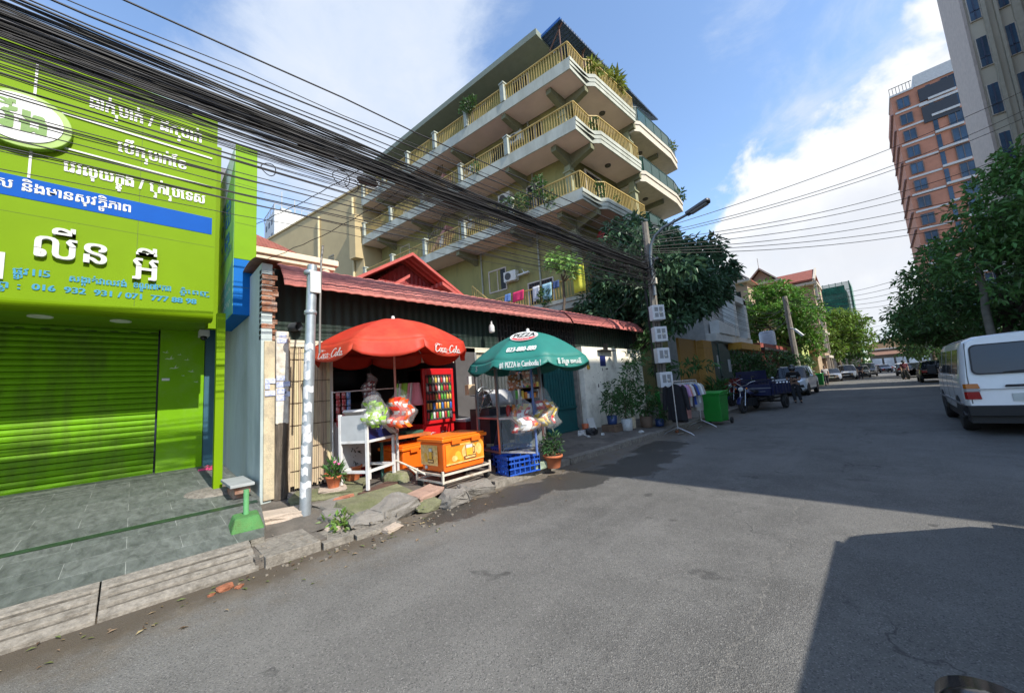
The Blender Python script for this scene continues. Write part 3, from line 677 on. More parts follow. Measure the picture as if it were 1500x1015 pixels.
# ------------------------------------------------------------------ low shop house with red awning
low = thing('shop_house', 'low green metal shop house with a red tiled awning and cream side wall', 'house', (-8, 7.5, .15))
gm = pm('green_metal', (.010,.026,.019), .7, var=.2, scale=2, wave=('Y', .16, .008))
b = MB(); b.box(-6.86,-6.80,1.50,6.45,2.56,3.75); b.box(-6.86,-6.80,9.85,13.75,2.72,3.75); b.box(-6.86,-6.80,6.45,9.85,3.42,3.75); b.build('green_cladding', gm, low)
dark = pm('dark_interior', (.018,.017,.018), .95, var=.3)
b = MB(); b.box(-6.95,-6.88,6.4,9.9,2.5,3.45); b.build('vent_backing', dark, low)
b = MB()
for i in range(29): 
    yy = 6.45+i*.12; b.box(-6.86,-6.80,yy,yy+.03,2.56,3.42)
for r_ in range(5):
    for i in range(15): b.box(-6.85,-6.81,6.48+i*.24+(r_%2)*.12,6.48+i*.24+.09+(r_%2)*.12,2.72+r_*.16,2.76+r_*.16)
b.build('vent_lattice', pm('lattice_dark', (.035,.034,.033), .8), low)
# awning: curved tile sheet
tile = pm('awning_tile', (.46,.165,.14), .9, spec=.2, var=.22, scale=7, bump=.3, bscale=40, dirt=(.36,.17,.14), dscale=3, damt=.7)
def awn(y0, y1, dx):
    pr = [(-7.16,3.74),(-7.02,3.82),(-6.90,3.845),(-6.74,3.81),(-6.60,3.74),(-6.47,3.63),(-6.36,3.50),(-6.28,3.35)]
    P = []
    for k in range(7):
        for t in range(3):
            s = t/3; a, c = pr[k], pr[k+1]; P.append((a[0]+(c[0]-a[0])*s, a[1]+(c[1]-a[1])*s))
    P.append(pr[-1]); q = MB(); n = len(P)-1; m = int((y1-y0)/.036)
    def f(u, v):
        i = round(v*n); y = y0+u*(y1-y0); x, z = P[i]
        ph = (y % .215)/.215; w = .022*abs(math.sin(PI*ph))**.6
        st = .016*(1-((i % 5)/5.0))
        nx, nz = (.35, .94) if i < 9 else (.75, .66)
        return (x+dx+nx*(w-st), y, z+nz*(w-st))
    q.grid(f, m, n); return q
aw = awn(1.56, 9.05, 0.0).build('awning', tile, low, solid=.012)
awn(9.05, 13.62, .05).build('awning', pm('awning_tile_dark', (.44,.14,.12), .9, spec=.2, var=.2, scale=7, bump=.3), low, solid=.012)
b = MB(); b.add([(-7.15,1.5,3.80),(-7.15,13.8,3.80),(-15,13.8,4.25),(-15,1.5,4.25)], [(0,1,2,3)]); b.build('roof_sheet', pm('roof_sheet', (.16,.10,.085), .7, var=.3, wave=('Y',.2,.03)), low)
b = MB(); b.grid(lambda u, v: (-7.3+u*.95, 1.20+v*.34, 3.68+.12*math.sin(PI*(.25+u*.6))), 8, 6); b.build('rusty_sheet', pm('rusty_sheet', (.22,.11,.07), .75, var=.35, scale=6), low, solid=.01)
# walls
wh = pm('flaking_white', (.84,.80,.68), .92, var=.10, scale=3, bump=.45, bscale=10, dirt=(.30,.25,.17), dscale=1.9, damt=.75)
b = MB(); b.box(-6.72,-6.50,9.72,13.72,-.05,2.72); wl = b.build('cream_wall', wh, low)
b = MB()
for (yy, zz, w, h) in ((10.45,1.35,.09,.22),(10.6,1.55,.05,.06),(10.2,1.75,.07,.03),(11.0,1.95,.22,.10),(10.8,1.88,.06,.2),(10.52,1.85,.04,.04)):
    n = 7; b.prism([(-6.503,yy+w*.5*(1+math.cos(2*PI*i/n)*(.7+.3*math.sin(i*5))),zz+h*.5*(1+math.sin(2*PI*i/n)*(.7+.3*math.cos(i*7)))) for i in range(n)], (.006,0,0))
b.build('flaked_patch', pm('bare_render', (.12,.10,.085), .95, var=.4, scale=20), wl)
b = MB(); b.box(-6.51,-6.485,10.72,11.05,2.10,2.45); b.build('blue_plate', pm('navy_plate', (.012,.022,.12), .5), wl)
b = MB(); b.box(-6.5,-6.3,10.6,11.5,2.60,2.625); b.box(-6.5,-6.35,11.0,11.04,2.62,2.85); b.build('lamp_bracket', pm('black_steel', (.015,.015,.016), .5), low)
b = MB(); b.lathe([(.04,-.16),(.055,-.1),(.04,-.02),(.02,0)], (-6.46,9.95,2.16), 10); b.build('yellow_bell', pm('ochre_plastic', (.55,.30,.03), .5), low)
b = MB()
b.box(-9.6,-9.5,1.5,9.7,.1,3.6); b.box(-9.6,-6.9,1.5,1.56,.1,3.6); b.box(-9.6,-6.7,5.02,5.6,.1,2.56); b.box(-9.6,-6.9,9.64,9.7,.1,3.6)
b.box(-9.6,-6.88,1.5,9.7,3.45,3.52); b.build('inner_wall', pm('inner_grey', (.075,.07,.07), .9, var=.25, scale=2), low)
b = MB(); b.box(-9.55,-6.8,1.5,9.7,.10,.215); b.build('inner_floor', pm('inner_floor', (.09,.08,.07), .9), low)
b = MB(); b.box(-6.83,-6.70,1.72,9.72,2.46,2.57); b.build('beam', pm('cream_beam', (.62,.58,.45), .7, var=.1), low)
pale = pm('pale_corrugated', (.50,.46,.34), .75, var=.15, wave=('Y',.11,.015), dirt=(.3,.26,.18), dscale=2, damt=.5)
b = MB(); b.box(-6.82,-6.76,5.62,6.75,.2,2.46); b.build('corrugated_panel', pale, low)
b = MB(); b.box(-6.80,-6.68,5.56,5.62,.2,2.46); b.box(-6.80,-6.66,6.75,6.81,.2,2.46); b.build('steel_jamb', pm('grey_steel', (.30,.30,.29), .5, .3, var=.2), low)
b = MB()
for i in range(9): b.box(-6.80,-6.76,4.2+i*.16,4.2+i*.16+.075,2.22,2.45)
b.build('ventilation_bars', pm('cream_bars', (.65,.62,.52), .7), low)
teal = pm('teal_gate', (.012,.085,.085), .5, var=.2, scale=3, dirt=(.02,.05,.05), dscale=2)
gt = b = MB(); b.box(-6.78,-6.74,8.10,9.50,.16,2.36); gt = b.build('gate', teal, low)
b = MB()
for i in range(10): b.box(-6.74,-6.715,8.2+i*.13,8.2+i*.13+.05,.95,2.3)
for zz in (.2,.86,2.30): b.box(-6.74,-6.70,8.10,9.50,zz,zz+.06)
b.build('gate_ribs', teal, gt)
b = MB(); b.box(-6.80,-6.62,9.52,9.62,.1,2.45); b.build('timber_jamb', pm('grey_timber', (.22,.20,.17), .9, var=.3, scale=8), low)
# interior fittings seen in the hatch
sh = thing('snack_shelf', 'wooden hatch shelf stacked with packets beside the teal gate', 'shelf', (-7.0,7.45,.2))
b = MB()
for zz in (.9,1.25,1.55,1.95): b.box(-7.3,-6.85,6.85,8.05,zz,zz+.025)
b.box(-7.3,-6.85,6.83,6.86,.2,2.4); b.box(-7.3,-6.85,8.04,8.07,.2,2.4); b.build('frame', pm('shelf_wood', (.14,.07,.035), .7, var=.3), sh)
pk = [pm('pk_red', (.45,.03,.03), .4), pm('pk_orange', (.6,.2,.03), .4), pm('pk_green', (.10,.35,.05), .4), pm('pk_yellow', (.6,.45,.08), .4), pm('pk_white', (.6,.58,.55), .4), pm('pk_blue', (.04,.12,.4), .4), pm('pk_brown', (.16,.07,.03), .5)]
rng = random.Random(12)
for zz in (.925,1.275,1.575,1.975):
    b = MB(); yy = 6.9
    while yy < 8.0:
        w = rng.uniform(.06,.13); h = rng.uniform(.12,.24); b.box(-7.2,-6.9+rng.uniform(-.04,.02),yy,yy+w-.01,zz,zz+h,rng.randrange(7)); yy += w
    o = b.build('packets', pk, sh, bev=.004)
b = MB(); b.box(-9.48,-9.42,2.9,4.2,1.5,2.3); tag(b.build('wall_television', pm('tv_black', (.008,.008,.009), .2), bev=.01), 'dark flat television hanging inside the dim stall', 'television')
ct = thing('stall_counter', 'dark wooden counter with jars inside the stall', 'counter', (-7.6,3.4,.2))
b = MB(); b.box(-8.0,-7.3,2.6,4.1,.2,1.05); b.build('cabinet', pm('dark_timber', (.05,.03,.022), .7, var=.3), ct)
b = MB()
for i in range(7): b.lathe([(.05,0),(.055,.1),(.05,.16),(.035,.17)], (-7.5,2.75+i*.19,1.05), 10, i%7)
b.build('jars', pk, ct)
# bamboo screen
bam = pm('bamboo', (.48,.39,.25), .75, var=.25, scale=6, stretch=(6,6,.8), dirt=(.25,.19,.11), dscale=3, damt=.6, island=.18)
t = thing('bamboo_screen', 'old pale bamboo slat screen standing between the street pole and the stall opening', 'screen', (-6.68,2.02,.25))
b = MB(); rng = random.Random(5); yy = 1.74
while yy < 2.34:
    w = rng.uniform(.022,.034); b.box(-6.70+rng.uniform(-.008,.008),-6.685+rng.uniform(-.006,.008),yy,yy+w-.005,.25+rng.uniform(-.03,.03),2.44+rng.uniform(-.02,.02)); yy += w
b.build('slats', bam, t)
b = MB()
for zz in (.5,.85,1.2,1.55,1.9,2.25): b.tube([(-6.675,1.74,zz),(-6.675,2.34,zz+.01)], .006, 5)
b.build('binding_wire', pm('bind_brown', (.12,.08,.05), .8), t)
b = MB(); b.box(-6.71,-6.66,2.34,2.385,.25,2.5); b.build('post', pm('post_pale', (.45,.40,.32), .8), t)
b = MB()
n = 18
b.tube([(-6.82,1.80,2.80),(-6.66,1.86,2.79)], .075, n, 0, False); b.tube([(-6.82,1.80,2.80),(-6.66,1.86,2.79)], .06, n, 0, False)
tag(b.build('vent_pipe', pm('pipe_grey', (.10,.11,.12), .4)), 'short round dark pipe mouth sticking out of the green cladding', 'pipe')
t = thing('hanging_bulb', 'white hanging lamp bulb under the red awning', 'lamp', (-6.45,5.95,2.95))
b = MB(); b.lathe([(0,-.0),(.055,.01),(.07,.05),(.068,.15),(.045,.2),(.02,.22),(.02,.28)], (-6.45,5.95,2.9), 14); b.build('bulb', pm('bulb_white', (.7,.7,.68), .3), t)
b = MB(); b.tube([(-6.45,5.95,3.18),(-6.43,5.9,3.3),(-6.4,5.85,3.5)], .006, 5); b.build('flex', MATS['black_steel'], t)

# ------------------------------------------------------------------ parasols
def script(mb, O, X, Yv, w, mi=0):
    """flowing soft-drink script drawn as ribbons"""
    X = Vector(X).normalized(); Yv = Vector(Yv).normalized(); Zn = X.cross(Yv); O = Vector(O)
    st = []
    def ell(cx, cy, rx, ry, a0, a1, th): st.append(([(cx+rx*math.cos(R(a)), cy+ry*math.sin(R(a))) for a in np.linspace(a0, a1, 16)], th))
    def C(x):
        st.append(([(x+.78,.86),(x+.70,1.0),(x+.50,1.02),(x+.25,.85),(x+.10,.5),(x+.12,.15),(x+.35,-.03),(x+.62,.08),(x+.85,.30)], .13))
        st.append(([(x+.02,.62),(x-.02,.95),(x+.3,1.14),(x+.8,1.05),(x+1.3,.95)], .06) if x < 1 else ([(x+.3,-.03),(x-.3,-.18),(x-1.0,-.02),(x-1.5,-.15)], .06))
    C(0); ell(1.05,.27,.17,.27,0,360,.10); ell(1.48,.27,.17,.27,50,330,.10); ell(1.90,.27,.17,.27,0,360,.10); st.append(([(2.09,.52),(2.08,.1),(2.2,0),(2.34,.12)], .10))
    st.append(([(2.36,.34),(2.62,.36)], .10))
    C(2.75); ell(3.80,.27,.17,.27,0,360,.10); st.append(([(4.05,.1),(4.3,.65),(4.32,1.0),(4.2,1.02),(4.13,.6),(4.18,.08),(4.32,.02),(4.45,.14)], .10)); ell(4.66,.27,.17,.27,0,360,.10); st.append(([(4.85,.52),(4.84,.1),(4.95,0),(5.12,.14)], .10))
    k = w/5.1
    for pts, th in st:
        n = len(pts); vs = []
        for i, (px, py) in enumerate(pts):
            a = pts[max(0,i-1)]; c = pts[min(n-1,i+1)]; d = Vector((c[0]-a[0], c[1]-a[1])); d = d.normalized() if d.length else Vector((1,0))
            tt = th*(.55+.75*abs(d.y)); nx, ny = -d.y*tt/2, d.x*tt/2
            if n == 16 or 0 < i < n-1 or th > .08: pass
            for s in (1,-1):
                qx, qy = px+nx*s, py+ny*s; qx += .28*qy
                vs.append(O+X*(qx*k)+Yv*(qy*k))
        mb.add(vs, [(2*i, 2*i+1, 2*i+3, 2*i+2) for i in range(n-1)], mi)
def parasol(name, label, base, apex_z, rim_z, rad, drop, ang, fabric, under, group=None, wavy=.35, tilt=(0,0)):
    t = thing(name, label, 'parasol', base, 0, group); cx, cy = base[0], base[1]
    cz = lambda f: rim_z+(apex_z-rim_z)*(1-f**1.75)
    b = MB(); A = PI/8
    def P(a, f):   # straight edges between the ribs
        k = math.cos(A)/math.cos(((a-ang+A) % (2*A))-A) if f > 0 else 1
        sg = .03*f*(math.cos((((a-ang+A) % (2*A))-A)/A*PI/2))
        rr_ = rad*f*(1+(k-1)*min(1, f*1.2)); return (cx+rr_*math.cos(a)+tilt[0]*rr_*math.cos(a)*0, cy+rr_*math.sin(a), cz(f)-sg+tilt[0]*rr_*math.cos(a)+tilt[1]*rr_*math.sin(a))
    n = 64; m = 10
    for i in range(n):
        a0 = ang-A+2*PI*i/n; a1 = ang-A+2*PI*(i+1)/n
        e = 1e-4
        for j in range(m):
            f0, f1 = j/m, (j+1)/m
            q = [P(a0+e, f1), P(a1-e, f1), P(a1-e, f0), P(a0+e, f0)]
            b.add(q if j else q[:3], [(0,1,2,3) if j else (0,1,2)], 0, True)
    can = b.build('canopy', [fabric], t)
    bm = bmesh.new(); bm.from_mesh(can.data); bmesh.ops.remove_doubles(bm, verts=bm.verts, dist=.002); bm.to_mesh(can.data); bm.free()
    for p in can.data.polygons: p.use_smooth = True
    so_ = can.modifiers.new('s', 'SOLIDIFY'); so_.thickness = .004
    b = MB()
    for k in range(8):
        for i in range(8):
            def F(u, v):
                a = ang-A+2*A*(k+u)+1e-4*(1-2*u); x, y, z = P(a, 1.0)
                s = math.sin(PI*u); dep = drop*(.62+.38*s**.5)*v
                out = .05*v+wavy*.05*math.sin(u*PI*3+k*1.7)*v*v
                return (x+math.cos(a)*out, y+math.sin(a)*out, z-dep)
            b.grid(lambda u, v: F((i+u)/8, v), 1, 5, 0, True)
    va = b.build('valance', [fabric], t)
    bm = bmesh.new(); bm.from_mesh(va.data); bmesh.ops.remove_doubles(bm, verts=bm.verts, dist=.002); bm.to_mesh(va.data); bm.free()
    so_ = va.modifiers.new('s', 'SOLIDIFY'); so_.thickness = .004
    for k in range(8):
        a = ang-A+2*A*k; b = MB(); p0 = Vector(P(a, .04)); p1 = Vector(P(a, .98))
        b.tube([p0-Vector((0,0,.03)), Vector(P(a,.5))-Vector((0,0,.03)), p1-Vector((0,0,.015))], .009, 6); h = Vector((cx, cy, rim_z+.02)); b.tube([h, Vector(P(a,.52))-Vector((0,0,.04))], .007, 6)
        b.build('rib', under, t)
    b = MB(); b.lathe([(.0,.07),(.028,.055),(.03,.02),(.05,0)], (cx, cy, apex_z), 12); b.build('finial', white, t)
    return t, P, A
redf = pm('red_canvas', (.60,.045,.020), .6, var=.10, scale=2.5, trans=.25, bump=.15, bscale=5, dirt=(.66,.125,.05), dscale=1.0, damt=.6)  # orange blotches paint in the sunlit tone together with real fading
steel = pm('pole_white', (.62,.62,.60), .45, .2, var=.15, scale=8, dirt=(.35,.27,.2), dscale=9, damt=.7)
CB = (-6.0, 3.18, .17)
u1, P1, A8 = parasol('red_parasol', 'red drinks parasol with white script lettering shading the stall', CB, 2.90, 2.40, 1.25, .26, R(-31), redf, steel)
b = MB(); b.tube([(CB[0],CB[1],.2),(CB[0],CB[1],1.0)], .026, 12); b.build('lower_pole', steel, u1)
b = MB(); b.tube([(CB[0],CB[1],.9),(CB[0],CB[1],2.90)], .02, 12); b.tube([(CB[0],CB[1],1.0),(CB[0],CB[1],.93)], .032, 12); b.build('upper_pole', pm('pole_pinkish', (.50,.22,.17), .5, var=.15), u1)
mossy = pm('mossy_concrete', (.22,.21,.14), .95, var=.3, scale=9, bump=1.0, bscale=28, dirt=(.10,.13,.025), dscale=3.5, damt=.9)
def blockmb(cx, cy, z, w, d, h, a, tap=.8, seed=0):
    rg = random.Random(seed); q = MB(); vs = []
    for zz, k in ((0,1),(h*.55,.97),(h,tap)):
        for i in range(12):
            th = 2*PI*i/12; sx = max(-1, min(1, 1.25*math.cos(th))); sy = max(-1, min(1, 1.25*math.sin(th)))
            x, y = sx*w/2*k*(1+rg.uniform(-.06,.06)), sy*d/2*k*(1+rg.uniform(-.06,.06))
            vs.append((cx+x*math.cos(a)-y*math.sin(a), cy+x*math.sin(a)+y*math.cos(a), z+zz+rg.uniform(-.012,.012)))
    q.add(vs, [tuple(range(11,-1,-1)), tuple(range(24,36))]+[(i+12*j, (i+1)%12+12*j, (i+1)%12+12*j+12, i+12*j+12) for j in range(2) for i in range(12)]); return q
blockmb(CB[0]+.05, CB[1]-.03, .13, .48, .36, .17, .5, .8, 3).build('concrete_base', mossy, u1, bev=.02)
def face_frame(P, k, ang, f0, f1, zoff=0):
    a = ang+2*A8*k; return a
def panel_text(P, ang, k, s, w, h, drop0, off, mat_, par, name, scr=False, bold=.004, shift=0.0, canopy_f=None, shear=0.0):
    """text on valance of panel k (canopy_f None) or on the canopy slope"""
    a = ang+2*A8*k; X = Vector((-math.sin(a), math.cos(a), 0)); m1 = Vector(P(a, 1.0))
    if canopy_f is None:
        Yv = Vector((-.05*math.cos(a)/.3, -.05*math.sin(a)/.3, 1)).normalized(); N_ = X.cross(Yv); c = m1-Yv*drop0+N_*off
    else:
        p0 = Vector(P(a, canopy_f)); p1 = Vector(P(a, canopy_f-.25)); Yv = (p1-p0).normalized(); N_ = X.cross(Yv); c = p0+N_*off
    O = c-X*(w/2)+X*shift
    if scr: q = MB(); script(q, O, X, Yv, w); return q.build(name, mat_, par)
    return fit_text(s, O, X, Yv, w, h, 0, shear, None, 0, 'l', bold).build(name, mat_, par)
for k in (1, -1): panel_text(P1, R(-31), k, '', .60, None, .20, .035, white, u1, 'script_lettering', True)
grf = pm('teal_canvas', (.022,.20,.165), .55, var=.10, scale=2.5, trans=.18, bump=.12, bscale=5)
PB = (-4.30, 4.82, .17)
u2, P2, _ = parasol('green_parasol', 'teal green food parasol with white oval logo and lettering', PB, 2.50, 1.98, 1.03, .16, R(-57), grf, steel, wavy=.1)
b = MB(); b.tube([(PB[0],PB[1],.40),(PB[0],PB[1],2.50)], .022, 12); b.build('pole', pm('pole_blue', (.10,.16,.36), .45, var=.2, scale=8), u2)
b = MB(); b.bar((PB[0],PB[1],.44),(-4.98,4.62,.44), .03, .03); b.bar((PB[0],PB[1],1.02),(-4.98,4.62,1.02), .03, .03); b.build('clamp_bar', steel, u2)
a = R(-57); X2 = Vector((-math.sin(a), math.cos(a), 0)); pA = Vector(P2(a, .56)); pB = Vector(P2(a, .34)); Y2 = (pB-pA).normalized(); N2 = X2.cross(Y2)
def oval(c, rx, ry, off): q = MB(); q.add([c+N2*off+X2*rx*math.cos(2*PI*i/28)+Y2*ry*math.sin(2*PI*i/28) for i in range(28)], [tuple(range(28))]); return q
cc = Vector(P2(a, .44))
oval(cc, .235, .20, .014).build('logo_oval', white, u2)
q = MB(); q.add([cc+N2*.015+X2*(.215*math.cos(t))+Y2*(.180*math.sin(t)) for t in np.linspace(PI*1.08, PI*1.92, 14)]+[cc+N2*.015+X2*(.12*math.cos(t))-Y2*.07 for t in np.linspace(0, PI, 4)], [tuple(range(18))]); q.build('logo_band', pm('logo_red', (.5,.02,.03), .5), u2)
q = fit_text('PIZZA', cc+N2*.018-X2*.175-Y2*.04, X2, Y2, .35, .15, 0, .15, None, 0, 'l', .006); fit_text('THE', cc+N2*.018-X2*.035+Y2*.13, X2, Y2, .07, .035, 0, 0, q); q.build('logo_lettering', pm('letter_black', (.02,.02,.02), .5), u2)
fit_text('COMPANY', cc+N2*.020-X2*.10-Y2*.145, X2, Y2, .20, .05, 0, 0, None, 0, 'l', .002).build('logo_lettering', white, u2)
panel_text(P2, a, 0, '023-880-880', .46, .12, 0, .024, white, u2, 'phone_lettering', canopy_f=.86, shear=.25, bold=.006)
panel_text(P2, a, 0, '#1 PIZZA in Cambodia !', .62, .095, .125, .05, white, u2, 'slogan_lettering', bold=.003)
panel_text(P2, a, 1, 'ឌឺ ភីហ្សា ខមភេនី', .46, .12, .14, .05, white, u2, 'khmer_lettering', bold=.003)
panel_text(P2, a, -1, 'S', .05, .09, .11, .03, white, u2, 'small_icon', bold=.003, shift=-.12)

# ------------------------------------------------------------------ stall things
def rel(t): return LOC(t)
redp = pm('red_enamel', (.50,.012,.015), .3, var=.08, coat=.2)
f = thing('drinks_fridge', 'tall red drinks fridge with a glass door full of cans', 'fridge', (-6.9,4.5,.2))
b = MB(); b.box(-7.2,-6.68,4.12,4.88,.2,2.08); b.box(-7.2,-6.62,4.12,4.18,.95,2.08); b.box(-7.2,-6.62,4.82,4.88,.95,2.08); b.box(-6.68,-6.62,4.18,4.82,1.95,2.08); b.box(-6.68,-6.62,4.18,4.82,.95,1.02); b.build('body', redp, f, bev=.01)
b = MB(); b.box(-6.68,-6.67,4.18,4.82,1.02,1.95); b.build('inside', pm('fridge_dark', (.02,.02,.024), .5), f)
cans = pk[:6]; rng = random.Random(2)
for si, zz in enumerate((1.05,1.24,1.43,1.61,1.78)):
    b = MB(); b.box(-6.67,-6.635,4.18,4.82,zz-.012,zz)
    b.build('shelf', pm('shelf_metal', (.4,.4,.42), .4), f)
    b = MB()
    for i in range(9):
        mi = (i*2+si) % 6 if si < 2 else rng.choice((0,0,3,6 % 6,4,2))
        b.lathe([(.024,0),(.031,.012),(.031,.115),(.024,.13)] if si < 2 else [(.022,0),(.03,.01),(.03,.09),(.014,.13),(.014,.15)], (-6.64,4.22+i*.07,zz), 10, mi)
    b.build('can_row', cans, f)
b = MB(); b.box(-6.622,-6.618,4.18,4.82,1.02,1.95); b.build('door_glass', pm('fridge_glass', (.05,.055,.06), .05, clear=.70), f)
b = MB(); script(b, (-6.672,4.26,.68), Y, Z, .46); b.build('script_lettering', white, f)
fr2 = thing('chest_cooler', 'dark red low drinks chest beside the tall red fridge', 'cooler', (-6.7,5.25,.2))
b = MB(); b.box(-6.95,-6.4,4.98,5.52,.2,.92); b.build('body', pm('maroon', (.20,.012,.015), .4, var=.2), fr2, bev=.01)
b = MB(); b.box(-6.97,-6.38,4.96,5.54,.92,.98); b.build('lid', pm('lid_grey', (.45,.45,.46), .4), fr2, bev=.01)
dk = thing('red_chest', 'red and white drinks chest behind the white stand', 'cooler', (-6.95,2.7,.2))
b = MB(); b.box(-7.2,-6.75,2.5,3.0,.2,1.15); b.build('body', pm('deep_red', (.28,.012,.018), .4, var=.15), dk, bev=.01)
b = MB(); b.box(-6.9,-6.72,2.395,2.49,.2,1.18); b.build('white_side', white, dk, bev=.02)
# plastic bags of snacks
film = pm('clear_film', (.80,.82,.84), .12, clear=.86, bump=1.0, bscale=14)
def pillow(mb, c, w, h, t, rz, tilt, mi, band=None):
    M = Matrix.Translation(Vector(c)) @ Matrix.Rotation(rz, 4, 'Z') @ Matrix.Rotation(tilt, 4, 'Y')
    def F(sg): return lambda u, v: M @ Vector((sg*t*(max(0, math.sin(PI*u)*math.sin(PI*v)))**.6, (u-.5)*w, (v-.5)*h))
    mb.grid(F(1), 6, 6, mi); mb.grid(F(-1), 6, 6, mi)
    if band is not None:
        for s_ in (72, 36):
            for rw in (2, 3):
                for cl in (1, 2, 3, 4):
                    if (rw, cl) != (2, 4): mb.mi[len(mb.mi)-s_+rw*6+cl] = band
def bag(name, label, c, r, h, packs, seed, group='clear bags of snacks hanging at the stalls', n=14, sz=.12, part='packets'):
    t = thing(name, label, 'snack bag', (c[0], c[1], c[2]-h), 0, group); rg = random.Random(seed)
    b = MB(); vs = 18
    b.grid(lambda u, v: (c[0]+(.03+(r-.03)*math.sin(min(1, v*1.15)*PI/2)**.8*(1 if v < .85 else max(.1, 1-(v-.85)*4)))*(1+.10*math.sin(u*2*PI*5+v*6))*math.cos(2*PI*u), c[1]+(.03+(r-.03)*math.sin(min(1, v*1.15)*PI/2)**.8*(1 if v < .85 else max(.1, 1-(v-.85)*4)))*(1+.10*math.cos(u*2*PI*4+v*5))*math.sin(2*PI*u), c[2]-h*v), 22, 12)
    sh_ = rg.uniform(-.18,.18); b.v = [(x+sh_*(c[2]-z)+.03*math.sin(z*19+seed), y-sh_*(c[2]-z)+.03*math.sin(z*23+2*seed), z) for x, y, z in b.v]; b.build('plastic_bag', film, t)
    b = MB()
    for rw in range(3):
        for q_ in range(4):
            a = math.atan2(-c[1], -c[0])+(q_-1.5)*.50+rg.uniform(-.12,.12)+(.25 if rw == 1 else 0); z = c[2]-h*(.42+.19*rw+rg.uniform(-.06,.06)); q = r*(.78 if rw else .6)*rg.uniform(.85,1.1)
            pillow(b, (c[0]+q*math.cos(a), c[1]+q*math.sin(a), z), sz*rg.uniform(.85,1.0), sz*1.25, .03, a+rg.uniform(-.5,.5), rg.uniform(-.55,.55), rg.randrange(len(packs)), len(packs))
    packs = list(packs)+[MATS['pack_white']]
    for i in range(n):
        a = rg.uniform(0, 2*PI); z = c[2]-h*rg.uniform(.35,.93); q = r*.7*rg.uniform(.3,1)*min(1,(c[2]-z)/h*1.5)
        pillow(b, (c[0]+q*math.cos(a), c[1]+q*math.sin(a), z), sz*.72*rg.uniform(.8,1.1), sz*1.05, .022, a, rg.uniform(-.5,.5), rg.randrange(len(packs)-1))
    b.v = [(x+sh_*(c[2]-z)+.03*math.sin(z*19+seed), y-sh_*(c[2]-z)+.03*math.sin(z*23+2*seed), z) for x, y, z in b.v]; b.build(part, packs, t)
    b = MB(); b.tube([(c[0],c[1],c[2]),(c[0],c[1],c[2]+.12)], .006, 5); b.build('string', MATS['black_steel'], t)
    return t
pm('pack_white', (.66,.66,.62), .4, var=.15, scale=20)
lg_ = pm('pack_lime', (.22,.42,.04), .35, var=.4, scale=18, island=.3); og = pm('pack_orange', (.75,.12,.012), .35, var=.15, island=.2)
bag('snack_bag', 'clear bag of green snack packets hanging above the white stand', (-5.62,2.60,1.66), .23, .60, [lg_], 4, n=16)
bag('snack_bag', 'clear bag of orange and white snack packets beside the parasol pole', (-5.55,3.00,1.68), .24, .64, [og], 8, n=16, sz=.15)
bag('snack_bag', 'clear bag of cream and orange crisps hanging on the blue pole', (-4.38,4.62,1.40), .24, .62, [pm('pk_cream', (.62,.52,.30), .4, var=.3, scale=14), pk[1], pk[0], pk[4]], 15, n=18)
bag('snack_bag', 'clear bag of yellow and red crisps hanging before the teal gate', (-4.20,4.98,1.52), .25, .72, [pk[3], pk[0], MATS['pk_cream'], pk[1]], 16, n=18)
bag('snack_bag', 'small bag of brown crackers hanging under the green parasol', (-4.95,5.05,1.92), .17, .42, [pm('cracker', (.42,.17,.05), .6, var=.3, scale=12)], 21, n=16, sz=.09)
bag('snack_bag', 'small bag of pale pink crackers hanging beside the brown ones', (-4.80,5.30,1.95), .16, .38, [pm('cracker_pale', (.55,.36,.26), .6, var=.3, scale=12)], 22, n=14, sz=.09)
bag('snack_bag', 'dark red net bag hanging inside the stall', (-6.55,3.0,2.0), .14, .5, [pm('onion_red', (.16,.03,.03), .6)], 23, n=12, sz=.08)
# hanging strips of sachets
for i, (y0, m, lab, n) in enumerate(((2.33, pm('sachet_red', (.40,.05,.06), .35, dirt=(.7,.66,.66), dscale=16, damt=.9), 'strip of dark red sachets hanging at the stall edge', 5), (2.50, pm('sachet_blue', (.10,.25,.55), .35, dirt=(.75,.75,.78), dscale=16, damt=.9), 'strip of blue and white sachets hanging beside the white stand', 7), (2.42, MATS['sachet_red'], 'second strip of red sachets beside the blue strip', 5))):
    b = MB()
    for k in range(n): pillow(b, (-6.3+.01*k%.02, y0, 1.62-k*.115), .085, .105, .012, .4, 0, 0)
    tag(b.build('sachet_strip', m), lab, 'sachets', 'sachet strips at the stall')
t = thing('sachet_rail', 'thin metal rail across the stall front holding sachets', 'rail', (-6.3,2.7,1.68)); b = MB(); b.tube([(-6.35,2.25,1.68),(-6.3,3.3,1.70)], .01, 6); b.build('rail', steel, t)
b = MB(); b.tube([(-6.35,2.26,.25),(-6.35,2.26,1.7)], .012, 6); b.build('upright', steel, t)
for i, (cx_, cy_, m, lab) in enumerate(((-6.2,3.62,pm('towel_pink', (.55,.22,.28), .8), 'pink and white folded bags hanging before the red fridge'), (-6.3,3.45,pm('towel_green', (.22,.5,.06), .8), 'lime green bags hanging beside the pink ones'))):
    t = thing('hanging_bags', lab, 'bags', (cx_,cy_,1.3)); b = MB()
    for k in range(3): b.grid(lambda u, v: (cx_+.03*k+.02*math.sin(u*9+k), cy_+(u-.5)*(.16+.12*v)+k*.03, 1.78-.42*v), 6, 6, k % 2)
    b.build('cloth', [m, white], t, solid=.006)
